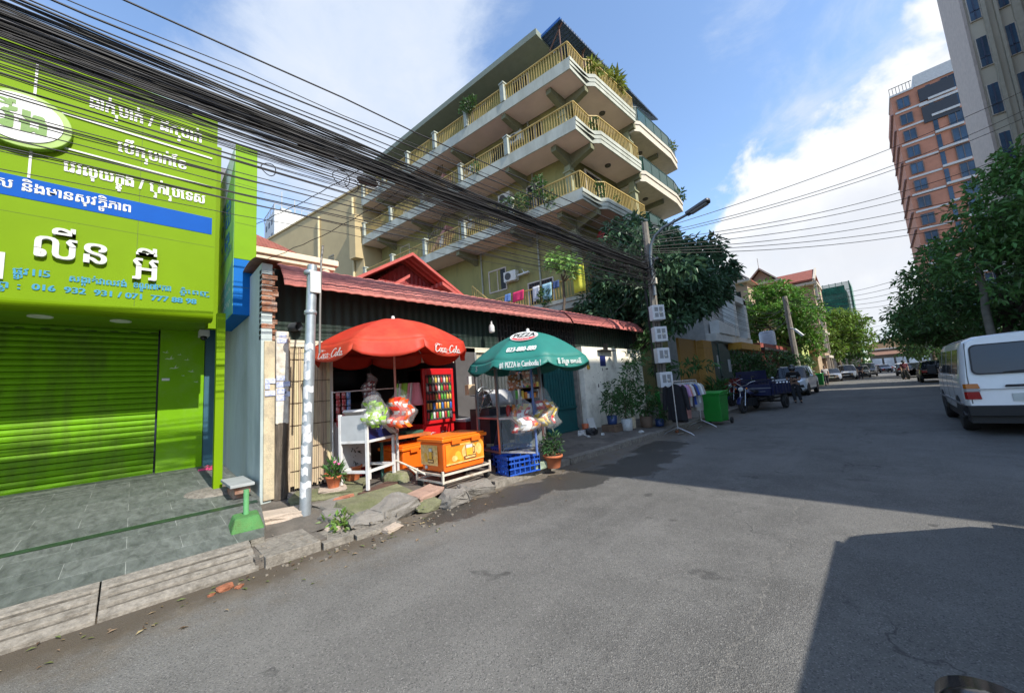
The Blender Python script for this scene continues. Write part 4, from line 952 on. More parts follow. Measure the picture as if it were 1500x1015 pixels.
# white display stand, rotated
t = thing('display_stand', 'white metal stand with a dark blue panel and sloping lid', 'stand', (-5.60,2.48,.2), R(118))
M = LOC(t)
def sb(b, *a, mi=0): b.box(*a, mi, M)
wm = pm('white_metal', (.66,.66,.65), .4, var=.08, dirt=(.4,.36,.3), dscale=6, damt=.5)
for x_ in (0,.66):
    for y_ in (0,.48):
        b = MB(); sb(b, x_-.02,x_+.02,y_-.02,y_+.02,0.0,1.12 if x_ == 0 else .72); b.build('leg', wm, t)
b = MB()
for z_ in (.26,.70):
    for y_ in (0,.48): sb(b, .02,.64,y_-.015,y_+.015,z_-.02,z_+.02)
    for x_ in (0,.66): sb(b, x_-.015,x_+.015,.02,.46,z_-.02,z_+.02)
b.build('frame', wm, t)
b = MB(); b.prism([M @ Vector(p) for p in ((.02,-.012,.72),(.62,-.012,.72),(.10,-.012,1.10),(.02,-.012,1.10))], M.to_3x3() @ Vector((0,.012,0))); b.build('blue_panel', pm('navy_panel', (.012,.02,.10), .4), t)
b = MB(); b.prism([M @ Vector(p) for p in ((.70,-.03,.74),(.70,.51,.74),(.08,.51,1.15),(.08,-.03,1.15))], M.to_3x3() @ Vector((.03,0,.035))); b.build('sloping_lid', wm, t)
b = MB(); sb(b, -.015,0.0,.02,.46,.72,1.10); sb(b, .0,.64,.49,.505,.28,.70); b.build('side_panel', pm('panel_grey', (.42,.44,.45), .5), t)
b = MB(); sb(b, -.1,.8,-.14,.1,-.08,-.015); tt = b.build('plank', pm('wet_plank', (.10,.055,.04), .8, var=.3), t)
# cooler carts
org = pm('orange_plastic', (.80,.14,.008), .4, var=.08, scale=3, dirt=(.55,.10,.02), dscale=4, damt=.3)
def cooler_print(t, o, X, w, h, m):
    X = Vector(X); o = Vector(o); Nn = X.cross(Vector((0,0,1)))
    q = MB(); 
    def pt(u, v, k): return o+X*(u*w)+Vector((0,0,v*h))+Nn*k
    q.add([pt(0,0,.006), pt(1,0,.006), pt(1,1,.006), pt(0,1,.006)], [(0,1,2,3)], 0)
    def el(cu, cv, ru, rv, k, mi): q.add([pt(cu+ru*math.cos(2*PI*i/20), cv+rv*math.sin(2*PI*i/20), k) for i in range(20)], [tuple(range(20))], mi)
    def rc(u0, u1, v0, v1, k, mi): q.add([pt(u0,v0,k), pt(u1,v0,k), pt(u1,v1,k), pt(u0,v1,k)], [(0,1,2,3)], mi)
    el(.60,.52,.20,.40,.008,1); rc(.50,.70,.20,.86,.010,2); rc(.515,.685,.26,.68,.012,3); rc(.515,.685,.68,.84,.012,4); rc(.70,.745,.36,.42,.011,2); rc(.70,.745,.66,.72,.011,2); rc(.735,.75,.36,.72,.011,2); rc(.45,.78,.12,.30,.014,5); rc(.48,.75,.17,.25,.016,1); el(.30,.40,.08,.22,.009,3); el(.21,.28,.07,.15,.010,1); el(.36,.24,.05,.12,.010,3); el(.86,.55,.08,.30,.009,1); rc(0,1,0,.07,.009,1); rc(.12,.88,.90,.94,.009,1)
    q.build('printed_label', [m, MATS['print_gold'], MATS['pk_brown'], pm('beer_gold', (.75,.40,.04), .4), white, MATS['pk_brown']], t)
pm('print_gold', (.72,.42,.12), .45, var=.3, scale=14, dirt=(.8,.62,.35), dscale=9, damt=.8)
pr = pm('print_orange', (.82,.22,.015), .45, var=.25, scale=4, dirt=(.85,.45,.05), dscale=3, damt=.8)
def cart(name, label, loc, rz, printed=True, frame=True):
    t = thing(name, label, 'cooler', loc, rz, 'orange ice coolers'); M = LOC(t); Lx, Ly = .60, .86
    def bx(b, *a, mi=0): b.box(*a, mi, M)
    z0 = .24 if frame else .0
    b = MB(); vs = []
    for zz, k in ((z0,.94),(z0+.44,1.0)):
        vs += [M @ Vector((sx*Lx/2*k, sy*Ly/2*k, zz)) for sx, sy in ((-1,-1),(1,-1),(1,1),(-1,1))]
    b.add(vs, [(3,2,1,0),(4,5,6,7),(0,1,5,4),(1,2,6,5),(2,3,7,6),(3,0,4,7)]); b.build('box', org, t, bev=.025)
    b = MB(); bx(b, -Lx/2-.03,Lx/2+.03,-Ly/2-.03,Ly/2+.03,z0+.445,z0+.50); bx(b, -Lx/2,Lx/2,-Ly/2,Ly/2,z0+.50,z0+.525); ld = b.build('lid', pm('orange_lid', (.85,.17,.008), .38, var=.06), t, bev=.02)
    for y_ in (-.2,.2): b = MB(); bx(b, Lx/2+.028,Lx/2+.05,y_-.09,y_+.09,z0+.40,z0+.47); b.build('latch', org, ld, bev=.006)
    if printed:
        R3 = M.to_3x3()
        cooler_print(t, M @ Vector((Lx/2*.985+.004,-Ly/2*.90,z0+.10)), R3 @ Vector((0,1,0)), Ly*.90, .30, pr)
        cooler_print(t, M @ Vector((-Lx/2*.9,-Ly/2*.985-.004,z0+.10)), R3 @ Vector((1,0,0)), Lx*.72, .30, MATS['print_gold'])
        q = MB(); q.lathe([(.03,0),(.03,.01),(.018,.02)], (0,0,0), 12, 0, True, M @ Matrix.Translation((-.16,-Ly/2*.96,z0+.06)) @ Matrix.Rotation(PI/2,4,'X')); q.build('drain_plug', white, t)
    if frame:
        fm = pm('cart_frame', (.62,.57,.48), .5, .1, var=.15, dirt=(.30,.18,.10), dscale=7, damt=.7)
        b = MB(); hx, hy = Lx/2+.03, Ly/2+.05
        for z_ in (.12,.225):
            for (p, q_) in (((-hx,-hy),(hx,-hy)),((hx,-hy),(hx,hy)),((hx,hy),(-hx,hy)),((-hx,hy),(-hx,-hy))): b.bar(M @ Vector((*p,z_)), M @ Vector((*q_,z_)), .028, .028)
        for p in ((-hx,-hy),(hx,-hy),(hx,hy),(-hx,hy)): b.bar(M @ Vector((*p,.10)), M @ Vector((*p,.28)), .03, .03)
        b.build('frame', fm, t)
        b = MB(); b.tube([M @ Vector(p) for p in ((-hx,-hy,.2),(-hx-.05,-hy-.16,.36),(-hx-.02,-hy-.35,.46))], .016, 8); b.tube([M @ Vector(p) for p in ((-hx+.25,-hy,.2),(-hx+.1,-hy-.10,.3),(-hx-.05,-hy-.16,.36))], .014, 8); b.build('handle', fm, t)
        for p in ((-hx+.05,-hy+.03),(hx-.05,-hy+.03),(hx-.05,hy-.03),(-hx+.05,hy-.03)):
            b = MB(); b.lathe([(.03,-.02),(.065,-.02),(.07,0),(.065,.02),(.03,.02)], (0,0,0), 16, 0, True, M @ Matrix.Translation((*p,.07)) @ Matrix.Rotation(PI/2,4,'X')); w_ = b.build('wheel', pm('rubber', (.022,.021,.02), .8), t)
            b = MB(); b.bar(M @ Vector((*p,.07)), M @ Vector((*p,.13)), .02, .07); b.build('caster_fork', pm('zinc', (.35,.35,.35), .4, .7), w_)
    return t
cart('cooler_cart', 'orange ice cooler printed with beer glasses on a white wheeled frame', (-5.10,3.68,qz(-5.1,3.7)), R(3))
cart('orange_cooler', 'plain orange cooler on the ground behind the parasol pole', (-6.35,3.62,.16), R(12), False, False)
t = thing('stall_table', 'low orange topped table with bottles behind the parasol pole', 'table', (-6.4,3.4,.2))
b = MB(); b.box(-6.75,-6.15,2.95,3.95,.80,.85); b.build('top', pm('table_orange', (.45,.12,.03), .6, var=.3), t)
for sx, sy in ((-6.7,3.0),(-6.2,3.0),(-6.7,3.9),(-6.2,3.9)): b = MB(); b.box(sx-.02,sx+.02,sy-.02,sy+.02,.17,.80); b.build('leg', pm('leg_teal', (.03,.10,.08), .6), t)
b = MB(); b.box(-6.5,-6.25,3.5,3.85,.852,.90); b.build('tray', pm('tray_green', (.03,.10,.07), .5), t)
# juice press and stall frame
t = thing('juice_press', 'steel sugar cane press with spoked wheel beside the glass cabinet', 'press', (-5.95,5.2,.2))
b = MB()
for i in range(24):
    pass
b.tube([(-5.75+0*i, 4.98+.20*math.cos(2*PI*i/24), 1.42+.20*math.sin(2*PI*i/24)) for i in range(25)], .014, 6); 
for k in range(5): b.bar((-5.75,4.98,1.42), (-5.75,4.98+.36*math.cos(2*PI*k/5+.5),1.42+.36*math.sin(2*PI*k/5+.5)), .018, .018)
b.ball((-5.75,4.98,1.42), .05); b.build('hand_wheel', pm('chrome', (.5,.5,.5), .25, .9, var=.1), t)
b = MB(); b.grid(lambda u, v: (-5.9+.25*math.cos(PI*v)*1.0, 5.1+u*.62, 1.22+.33*math.sin(PI*v)), 10, 12); b.build('cloth_cover', pm('grey_cloth', (.40,.40,.41), .9, var=.15, bump=.5, bscale=9), t, solid=.01)
b = MB(); b.box(-6.2,-5.6,4.95,5.8,.5,1.18); b.build('body', pm('press_dark', (.05,.045,.055), .5, .4, var=.3), t)
b = MB(); b.grid(lambda u, v: (-5.58, 5.0+.45*u, .45+.45*math.sin(PI*u)*v), 10, 3); b.build('guard', pm('guard_violet', (.09,.05,.09), .6), t, solid=.015)
t = thing('glass_cabinet_stand', 'steel and glass food stand under the green parasol', 'stand', (-5.4,5.1,.2))
stl = pm('stainless', (.55,.55,.55), .3, .85, var=.1)
for p in ((-4.98,4.62),(-5.75,4.78),(-4.62,5.42),(-5.5,5.75)):
    b = MB(); b.bar((*p,.2), (*p,1.95), .045, .045); b.build('post', stl, t)
b = MB()
for z_ in (.42,1.02,1.93):
    for a_, c_ in (((-4.98,4.62),(-4.62,5.42)),((-4.62,5.42),(-5.5,5.75)),((-5.5,5.75),(-5.75,4.78)),((-5.75,4.78),(-4.98,4.62))): b.bar((*a_,z_), (*c_,z_), .03, .03)
b.build('frame', stl, t)
b = MB(); b.add([(-4.98,4.62,1.03),(-4.62,5.42,1.03),(-5.5,5.75,1.03),(-5.75,4.78,1.03)], [(0,1,2,3)]); b.add([(-4.98,4.62,.43),(-4.62,5.42,.43),(-5.5,5.75,.43),(-5.75,4.78,.43)], [(0,1,2,3)]); b.build('shelf', stl, t, solid=.015)
b = MB(); b.prism([(-4.96,4.66,.46),(-4.64,5.38,.46),(-4.64,5.38,1.0),(-4.96,4.66,1.0)], (-.006,.004,0)); b.build('glass', pm('stand_glass', (.35,.4,.4), .05, clear=.7), t)
b = MB(); 
for i in range(6): b.lathe([(.045,0),(.05,.14),(.03,.17),(.03,.2)], (-5.1+.05*i,5.0+.1*i,1.04), 10, i % 7)
b.build('jars', pk, t)
t = thing('blue_drum', 'blue printed paint drum inside the glass stand', 'drum', (-5.0,5.25,.43))
b = MB(); b.lathe([(.15,0),(.16,.02),(.165,.40),(.15,.42)], (-5.0,5.25,.445), 20); b.build('drum', pm('drum_blue', (.02,.10,.38), .4), t)
b = MB(); b.lathe([(.166,.08),(.168,.3)], (-5.0,5.25,.445), 20); b.build('label_band', pm('drum_label', (.05,.25,.5), .4, dirt=(.5,.5,.2), dscale=9, damt=.8), t)
t = thing('paper_box', 'small cardboard box of straws hanging on the stall post', 'box', (-5.72,4.6,1.5)); b = MB(); b.box(-5.78,-5.66,4.52,4.68,1.48,1.68); b.build('box', pm('card', (.5,.38,.24), .8), t, bev=.004)
b = MB(); b.box(-5.74,-5.68,4.55,4.62,1.62,1.84); b.build('packet', white, t)
def crate(label, loc, rz, w=.42, d=.62, h=.30):
    t = thing('plastic_crate', label, 'crate', loc, rz, 'blue plastic crates'); M = LOC(t); cm = pm('crate_blue', (.012,.075,.42), .45, var=.15, scale=5, dirt=(.05,.12,.35), dscale=7, damt=.5)
    def w_(name, p, q_):
        b = MB(); P_, Q_ = Vector((*p,0)), Vector((*q_,0)); n = 6; L_ = (Q_-P_).length
        for z_ in (.015,.11,.20,h-.02): b.bar(M @ (P_+Vector((0,0,z_))), M @ (Q_+Vector((0,0,z_))), .022 if z_ < h-.03 else .035, .022 if z_ < h-.03 else .04)
        for i in range(n+1): b.bar(M @ P_.lerp(Q_, i/n), M @ (P_.lerp(Q_, i/n)+Vector((0,0,h))), .02, .02)
        b.build(name, cm, t)
    c4 = [(-w/2,-d/2),(w/2,-d/2),(w/2,d/2),(-w/2,d/2)]
    for i in range(4): w_('side', c4[i], c4[(i+1)%4])
    b = MB(); b.box(-w/2,w/2,-d/2,d/2,0,.015,0,M); b.build('bottom', cm, t); return t
crate('blue plastic crate on the pavement edge in front of the glass stand', (-4.68,4.72,qz(-4.7,4.7)+.01), R(-12))
crate('blue plastic crate half hidden behind the front crate', (-5.15,5.0,.16), R(-5), .38, .55, .34)
# potted plants, slabs and rubble in front
terra = pm('terracotta', (.46,.13,.05), .75, var=.12, scale=9, dirt=(.30,.14,.08), dscale=6, damt=.5)
soil = pm('soil', (.05,.035,.025), .95, var=.4, scale=30)
leafm = pm('pot_leaf', (.05,.14,.025), .5, var=.25, scale=8, trans=.25, island=.35)
def pot_mb(r, h): return [(r*.68,0),(r*.72,.01),(r*.95,h*.82),(r*1.08,h*.82),(r*1.08,h),(r*.96,h),(r*.94,h*.9)]
def potted(label, loc, r, h, clumps, leaf, seed, group='potted plants on the pavement', m=None, pm_=None, flowers=None, droop=.2, cat='potted plant', aspect=.3, prof=None, stems=4):
    t = thing('potted_plant', label, cat, loc, 0, group); x, y, z = loc
    b = MB(); b.lathe(prof or pot_mb(r, h), (x,y,z), 20); b.build('pot', pm_ or terra, t)
    b = MB(); b.lathe([(r*.94,0),(0,.01)], (x,y,z+h*.9), 16); b.build('soil', soil, t)
    cl = [(x+a, y+c, z+h+d, e, e, f_, n) for a, c, d, e, f_, n in clumps]
    leaf_cloud(cl, leaf, seed, droop, aspect).build('foliage', m or leafm, t)
    b = MB(); rg = random.Random(seed)
    for a, c, d, e, f_, n in (clumps*stems)[:max(stems, len(clumps))]: b.tube([(x+rg.uniform(-.03,.03),y+rg.uniform(-.03,.03),z+h*.85),(x+a*.6,y+c*.6,z+h+d*.6),(x+a,y+c,z+h+d)], [.01,.008,.005], 5)
    b.build('stem', pm('stem_brown', (.10,.08,.04), .8), t)
    if flowers:
        b = MB()
        for fx, fy, fz in flowers: b.ball((x+fx,y+fy,z+fz), .028, 8, 5, 0, (1,1,.6))
        b.build('flower', pm('flower_pink', (.75,.12,.30), .6), t)
    return t
potted('small terracotta pot of grassy leaves with pink flowers', (-5.98,2.13,.27), .105, .17, [(0,0,.07,.10,.12,70),(.04,.05,.04,.08,.08,30)], .14, 3, flowers=((.0,.02,.36),(.04,.06,.33),(-.04,-.01,.30)), aspect=.12, droop=-.6)
potted('terracotta pot with dark twiggy plant beside the white stand', (-6.25,2.52,.27), .14, .22, [(0,0,.18,.10,.22,60)], .10, 5, droop=-.4, m=pm('dark_leaf', (.05,.04,.025), .6, var=.4), aspect=.25)
potted('small terracotta pot half hidden between two other pots', (-6.45,2.28,.25), .11, .16, [(0,0,.05,.09,.06,30)], .09, 6)
potted('orange terracotta pot with a leafy green plant by the kerb', (-4.36,5.30,qz(-4.7,5.3)), .165, .22, [(0,0,.12,.17,.13,90),(.05,.06,.25,.12,.14,60),(-.08,.02,.22,.11,.12,50)], .11, 7, m=pm('pot_leaf_dark', (.045,.11,.035), .45, var=.25, trans=.2, island=.35))
stone = pm('grey_stone', (.20,.185,.165), .95, var=.25, scale=5, bump=1.0, bscale=22, dirt=(.11,.105,.09), dscale=3, damt=.7)
moss = pm('moss_stone', (.15,.15,.085), .95, var=.3, scale=6, bump=1.0, bscale=24, dirt=(.085,.10,.035), dscale=2.2, damt=.85)
palest = pm('pale_slab', (.44,.36,.29), .9, var=.15, scale=7, bump=.6, dirt=(.30,.25,.2), dscale=5, damt=.5)
pinkst = pm('pinkish_slab', (.34,.22,.17), .9, var=.2, scale=7, bump=.6)
def rock(name, label, c, size, rz, m, seed, tilt=(0,0), flat=False, group='broken slabs and stones at the kerb'):
    rg = random.Random(seed); bm = bmesh.new(); w, d, h = size
    if flat:
        bmesh.ops.create_cube(bm, size=1)
        for v in bm.verts: v.co.x *= w*(1+rg.uniform(-.06,.06)); v.co.y *= d*(1+rg.uniform(-.06,.06)); v.co.z *= h
        bmesh.ops.subdivide_edges(bm, edges=bm.edges[:], cuts=2, use_grid_fill=True)
        for v in bm.verts: v.co += Vector((rg.uniform(-1,1), rg.uniform(-1,1), rg.uniform(-.5,.5)))*.012
    else:
        pts = []
        for i in range(26):
            p = Vector((rg.uniform(-1,1), rg.uniform(-1,1), rg.uniform(-1,1)))
            mx = max(abs(p.x), abs(p.y), abs(p.z)); p /= mx**.8; pts.append(bm.verts.new((p.x*w/2, p.y*d/2, p.z*h/2)))
        r_ = bmesh.ops.convex_hull(bm, input=pts)
        bmesh.ops.delete(bm, geom=[v for v in bm.verts if not v.link_faces], context='VERTS')
        bmesh.ops.subdivide_edges(bm, edges=bm.edges[:], cuts=2, use_grid_fill=True); bm.normal_update(); sc_ = min(w, d, h)
        for v in bm.verts: v.co += v.normal*rg.uniform(-.07,.05)*sc_+Vector((rg.uniform(-1,1), rg.uniform(-1,1), rg.uniform(-1,1)))*.025*sc_
    me = bpy.data.meshes.new(name); bm.to_mesh(me); bm.free(); me.materials.append(m)
    o = bpy.data.objects.new(name, me); COL.objects.link(o)
    o.matrix_world = Matrix.Translation(Vector(c)) @ Matrix.Rotation(rz, 4, 'Z') @ Matrix.Rotation(tilt[0], 4, 'X') @ Matrix.Rotation(tilt[1], 4, 'Y')
    b_ = o.modifiers.new('b', 'BEVEL'); b_.width = .006; b_.segments = 2; b_.limit_method = 'ANGLE'
    return tag(o, label, 'stone', group)
for nm, lab, c, sz, rz, m, sd, tl, fl in (
    ('stone_slab', 'pale brick sized slab lying by the white street pole', (-5.60,1.34,.16), (.30,.52,.09), R(-16), palest, 1, (0,.05), True),
    ('paving_slab', 'large mossy slab tipped towards the road below the white stand', (-5.02,2.36,.16), (.50,.95,.10), R(8), moss, 2, (0,.22), True),
    ('broken_stone', 'grey angular broken slab leaning beside the mossy slab', (-4.70,2.42,.11), (.42,.62,.22), R(12), stone, 3, (.1,.25), False),
    ('paving_slab', 'pinkish clay slab lying tilted in front of the cooler cart', (-4.75,2.92,.17), (.26,.46,.07), R(14), pinkst, 4, (.05,.12), True),
    ('broken_stone', 'dark squarish kerb stone below the pinkish slab', (-4.44,3.16,.09), (.30,.46,.22), R(5), stone, 5, (0,.05), False),
    ('broken_stone', 'long grey kerb stone under the wheels of the cooler cart', (-4.58,3.68,.07), (.34,.62,.20), R(2), stone, 6, (0,.03), False),
    ('broken_stone', 'rounded grey stone touching the weeds at the kerb', (-4.62,2.00,.09), (.30,.40,.18), R(-10), stone, 7, (0,.1), False),
    ('broken_stone', 'flat grey stone behind the weeds by the white pole', (-5.02,1.83,.12), (.40,.36,.14), R(20), stone, 8, (.1,.1), False),
    ('broken_stone', 'pale jagged stone among the weeds', (-4.73,1.68,.06), (.22,.22,.12), R(30), palest, 9, (0,0), False),
    ('broken_stone', 'small whitish stone at the road edge', (-4.27,2.16,.02), (.16,.24,.07), R(10), palest, 10, (0,0), False),
    ('broken_stone', 'greenish stone between the pinkish slab and the road', (-4.56,2.80,.07), (.26,.34,.13), R(0), moss, 11, (0,0), False),
    ('stone_step', 'long worn stone step under the flower pots', (-6.0,2.06,.20), (.42,.92,.11), R(-24), moss, 12, (0,.03), True),
    ('stone_step', 'dark short step stone at the foot of the bamboo screen', (-6.28,1.78,.19), (.34,.34,.10), R(-18), stone, 13, (0,0), True),
    ('stone_step', 'small mossy block under the twiggy plant pot', (-6.18,2.52,.22), (.30,.40,.09), R(-20), moss, 14, (0,0), True),
    ('brick_piece', 'reddish brick fragment below the long worn step', (-5.62,2.12,.15), (.14,.34,.10), R(-12), pm('brick_red', (.30,.12,.07), .9, var=.3), 15, (0,0), False),
    ('broken_stone', 'low grey slab end behind the white street pole', (-5.50,1.95,.14), (.36,.40,.08), R(15), stone, 16, (0,.06), True),
    ('green_block', 'pale green concrete block between the crate and the orange pot', (-4.50,5.08,.17), (.16,.28,.12), R(-8), pm('pale_green_block', (.24,.30,.22), .9, var=.2), 17, (0,0), True),
    ('tile_square', 'beige floor tile under the pink flower pot', (-5.95,2.10,.262), (.34,.36,.016), R(-20), palest, 18, (0,0), True)):
    rock(nm, lab, c, sz, rz, m, sd, tl, fl)
rock('brick_piece', 'largest piece of a broken orange brick on the road by the kerb', (-4.19,.60,.022), (.08,.11,.04), R(20), pm('brick_orange', (.27,.10,.05), .9, var=.35, scale=14, bump=.8), 30, (0,.2), False, None)
rock('brick_piece', 'smaller orange brick shard beside the largest piece on the road', (-4.14,.69,.008), (.05,.07,.022), R(50), MATS['brick_orange'], 31, (0,0), False, None)
rock('brick_piece', 'smallest orange brick crumb on the road', (-4.17,.51,.007), (.035,.06,.02), R(5), MATS['brick_orange'], 32, (0,0), False, None)
rng = random.Random(44)
tag(leaf_cloud([(-4.78,1.78,.13,.12,.14,.06,60),(-4.62,1.72,.10,.10,.10,.05,40),(-4.95,1.68,.10,.08,.10,.04,25)], .085, 3, .1, .45).build('weeds', pm('weed_leaf', (.12,.22,.04), .5, trans=.3, island=.4)), 'small leafy weeds growing among the broken stones', 'weeds')
# loose grit: nobody counts it
b = MB(); rg = random.Random(77)
for i in range(230):
    x = -4.25+rg.gauss(0,.25)-(rg.random()**2)*.6; y = rg.uniform(.9,3.4); s = .004+.014*rg.random()**2.5; zz = 0.0 if x > -4.36 else qz(x,y)-.01
    b.box(x-s,x+s*.7,y-s*.8,y+s,zz-.002,zz+s*.9)
tag(b.build('gravel', pm('grit', (.20,.175,.14), .95, var=.35, scale=40), bev=0), 'loose grit and crumbs of concrete along the broken kerb', 'gravel', None, 'stuff')

rng = random.Random(91); b = MB()
for i in range(260):
    x = -4.36+abs(rng.gauss(0,.32)); y = rng.uniform(-4,2.6) if i < 200 else rng.uniform(2.6,9); a = rng.uniform(0,6.28); l = rng.uniform(.012,.035); w = l*.4; z = .006+rng.uniform(0,.006)
    ca, sa = math.cos(a), math.sin(a); b.add([(x-l*ca,y-l*sa,z),(x+w*sa,y-w*ca,z+.006),(x+l*ca,y+l*sa,z+.002),(x-w*sa,y+w*ca,z+.008)], [(0,1,2,3)], rng.randrange(3))
tag(b.build('fallen_leaves', [pm('leaf_brown', (.10,.065,.03), .9, island=.4), pm('leaf_tan', (.24,.18,.10), .9, island=.3), pm('leaf_greenish', (.09,.11,.03), .9, island=.3)]), 'dry leaves and scraps scattered along the gutter', 'leaves', None, 'stuff')
# ------------------------------------------------------------------ apartment block
AL = R(6.7)
olive = pm('olive_render', (.265,.245,.090), .9, var=.10, scale=.6, bump=.15, bscale=12, dirt=(.13,.12,.055), dscale=.9, damt=.75, stretch=(1,1,.3))
pale_g = pm('pale_green_trim', (.42,.44,.38), .85, var=.12, scale=2, dirt=(.27,.28,.22), dscale=1.6, damt=.7, stretch=(1,1,.3))
soffm = pm('soffit_pink', (.68,.53,.46), .9, var=.08, scale=1)
gold = pm('gold_rail', (.44,.32,.10), .6, .0, var=.18, scale=3, dirt=(.42,.27,.09), dscale=2, damt=.5)
goldp = pm('gold_post', (.34,.37,.32), .7, var=.12)
grn_glass = pm('green_glass', (.006,.045,.032), .15, var=.2)
beamm = pm('beam_olive', (.17,.17,.10), .9, var=.1)
winm = pm('window_dark', (.016,.016,.018), .35, var=.3, spec=.25)
framem = pm('window_frame', (.46,.40,.34), .6, var=.08)
apt = thing('apartment_block', 'large olive green apartment block with gold balcony railings on every floor', 'apartment block', (-17, 20, 0))
def lerp2(a, b, t): return (a[0]+(b[0]-a[0])*t, a[1]+(b[1]-a[1])*t)
WL, WC, WS = (-26.4,13.25), (-9.95,15.25), (-9.55,25.6)    # wall: left end, corner, street end
b = MB(); b.slab([WL, WC, WS, (-26, 27.5)], 0, 19.3); b.build('wall', olive, apt)
def outline(k=0.0, right=25.9):
    return [(-26.5,11.75-k), (-8.46+k,13.85-k), (-8.52+k,15.35), (-8.24+k,15.70), (-8.10+k,19.75), (-8.22+k,20.05), (-8.02+k,24.25), (-8.2+k,right), (-9.7,right+.2)]
levels = [(16.3,16.9,17.82),(13.22,13.82,14.72),(9.82,10.33,11.24)]
LV = [(-26.5,11.75),(-8.46,13.85),(-8.52,15.35),(-8.24,15.70),(-8.10,19.75)]
def railing(name, pts, z0, z1, m, step=.15, posts=None, parent=None, slatw=.04):
    b = MB(); 
    for p, q in zip(pts, pts[1:]):
        P, Q = Vector((*p,0)), Vector((*q,0)); L_ = (Q-P).length; n = max(1, int(L_/step))
        b.bar(P+Vector((0,0,z1-.025)), Q+Vector((0,0,z1-.025)), .07, .05); b.bar(P+Vector((0,0,z0+.06)), Q+Vector((0,0,z0+.06)), .04, .03)
        for i in range(n+1):
            c_ = P.lerp(Q, i/n); d = (Q-P).normalized()
            b.bar(c_-d*slatw/2+Vector((0,0,(z0+z1)/2)), c_+d*slatw/2+Vector((0,0,(z0+z1)/2)), .018, z1-z0-.10)
    return b.build(name, m, parent or apt)
for li, (zb_, zt, zr) in enumerate(levels):
    main = [(-26.5,11.75),(-8.46,13.85),(-8.52,15.35),(-8.24,15.70),(-8.10,19.75),(-9.6,19.9),(-9.9,15.2),(-26.4,13.3)]
    b = MB(); b.slab(main, zb_, zt, 0)
    k = .05; b.slab([(-8.46+k,13.85-k*0),(-8.52+k,15.35),(-8.24+k,15.70),(-8.10+k,19.75),(-8.3,19.75),(-8.4,15.7),(-8.6,13.9)], zt-.17, zt+.03, 0)
    b.slab([(-8.46+.025,13.86),(-8.52+.025,15.35),(-8.24+.025,15.70),(-8.10+.025,19.75),(-8.3,19.75),(-8.4,15.7),(-8.6,13.9)], zt-.38, zt-.20, 0)
    sl = b.build('balcony_slab', pale_g, apt)
    b = MB(); zs = zb_-.004
    b.add([(-26.4,11.80,zs),(-8.52,13.90,zs),(-8.58,15.33,zs),(-8.30,15.68,zs),(-8.16,19.70,zs),(-9.6,19.85,zs),(-9.9,15.2,zs),(-26.4,13.25,zs)], [(0,1,2,3,4,5,6,7)]); b.build('soffit', soffm, sl)
    # far street part, a little proud, with green glass
    k2 = .04
    far = [(-8.25,19.78),(-8.06,20.10),(-7.92,24.3),(-8.12,25.9),(-9.7,26.1),(-9.6,19.9)]
    if li == 2: far = [(-8.25,19.78),(-8.06,20.10),(-7.92,24.5),(-9.6,24.6),(-9.6,19.9)]
    zo = -.45 if li < 2 else -.35
    b = MB(); b.slab(far, zb_+zo, zt+zo, 0); b.slab([(x+.05 if x > -9 else x, y) for x, y in far], zt+zo-.18, zt+zo+.03, 0); b.build('balcony_slab', pm('beige_trim', (.55,.50,.41), .85, var=.1), apt)
    if li < 3:
        b = MB(); q = [(x-.06, y) for x, y in far[:4]] if li < 2 else [(x-.06, y) for x, y in far[:3]]
        for p0, p1 in zip(q, q[1:]):
            b.bar((*p0,(zt+zo+zr+zo)/2+.05), (*p1,(zt+zo+zr+zo)/2+.05), .02, zr-zt-.02); b.bar((*p0,zr+zo+.06), (*p1,zr+zo+.06), .05, .04, 1)
            for t_ in np.linspace(0,1,5): pp = lerp2(p0,p1,t_); b.bar((*pp,zt+zo), (*pp,zr+zo+.06), .04, .04, 1)
        b.build('glass_railing', [grn_glass, pm('dark_green_metal', (.01,.04,.03), .5)], apt)
    # gold railing
    rp = [lerp2((-26.5,11.75),(-8.46,13.85), t_) for t_ in (0.0,1.0)]
    ins = [(-26.45,11.83),(-8.53,13.93),(-8.60,15.33),(-8.31,15.70),(-8.17,19.7)]
    railing('railing', ins[:2], zt, zr, gold); railing('railing', ins[1:], zt, zr, gold)
    for t_ in np.linspace(.0, .80, 5 if li else 6):
        x_, y_ = lerp2((-26.3,11.83),(-9.0,13.87), t_ if t_ > 0 else .004)
        b = MB(); b.box(x_-.13,x_+.13,y_-.13,y_+.10,zt,zr+.08); b.box(x_-.17,x_+.17,y_-.17,y_+.14,zr+.08,zr+.16); b.build('railing_post', goldp, apt)
    # beams and columns under the slab
    b = MB()
    for x_ in (-24.6,-20.6,-16.6,-12.6):
        b = MB(); y_ = 11.75+(x_+26.5)*(2.1/18.04); b.prism([(x_-.14,y_+.10,zb_-.01),(x_-.14,y_+1.5,zb_-.01),(x_-.14,y_+1.5,zb_-.65),(x_-.14,y_+1.2,zb_-.5),(x_-.14,y_+.10,zb_-.25)], (.28,0,0)); b.build('beam', beamm, apt)
    b = MB()
    b = MB(); b.prism([(-10.05,14.0,zb_-.01),(-10.05,15.3,zb_-.01),(-10.05,15.3,zb_-.75),(-10.05,15.0,zb_-.55),(-10.05,14.0,zb_-.28)], (.30,0,0)); b.build('beam', beamm, apt); b = MB()
    b.prism([(-8.55,15.2,zb_-.01),(-9.9,15.2,zb_-.01),(-9.9,15.2,zb_-.75),(-9.6,15.2,zb_-.55),(-8.55,15.2,zb_-.28)], (0,.30,0)); b.build('beam', beamm, apt)
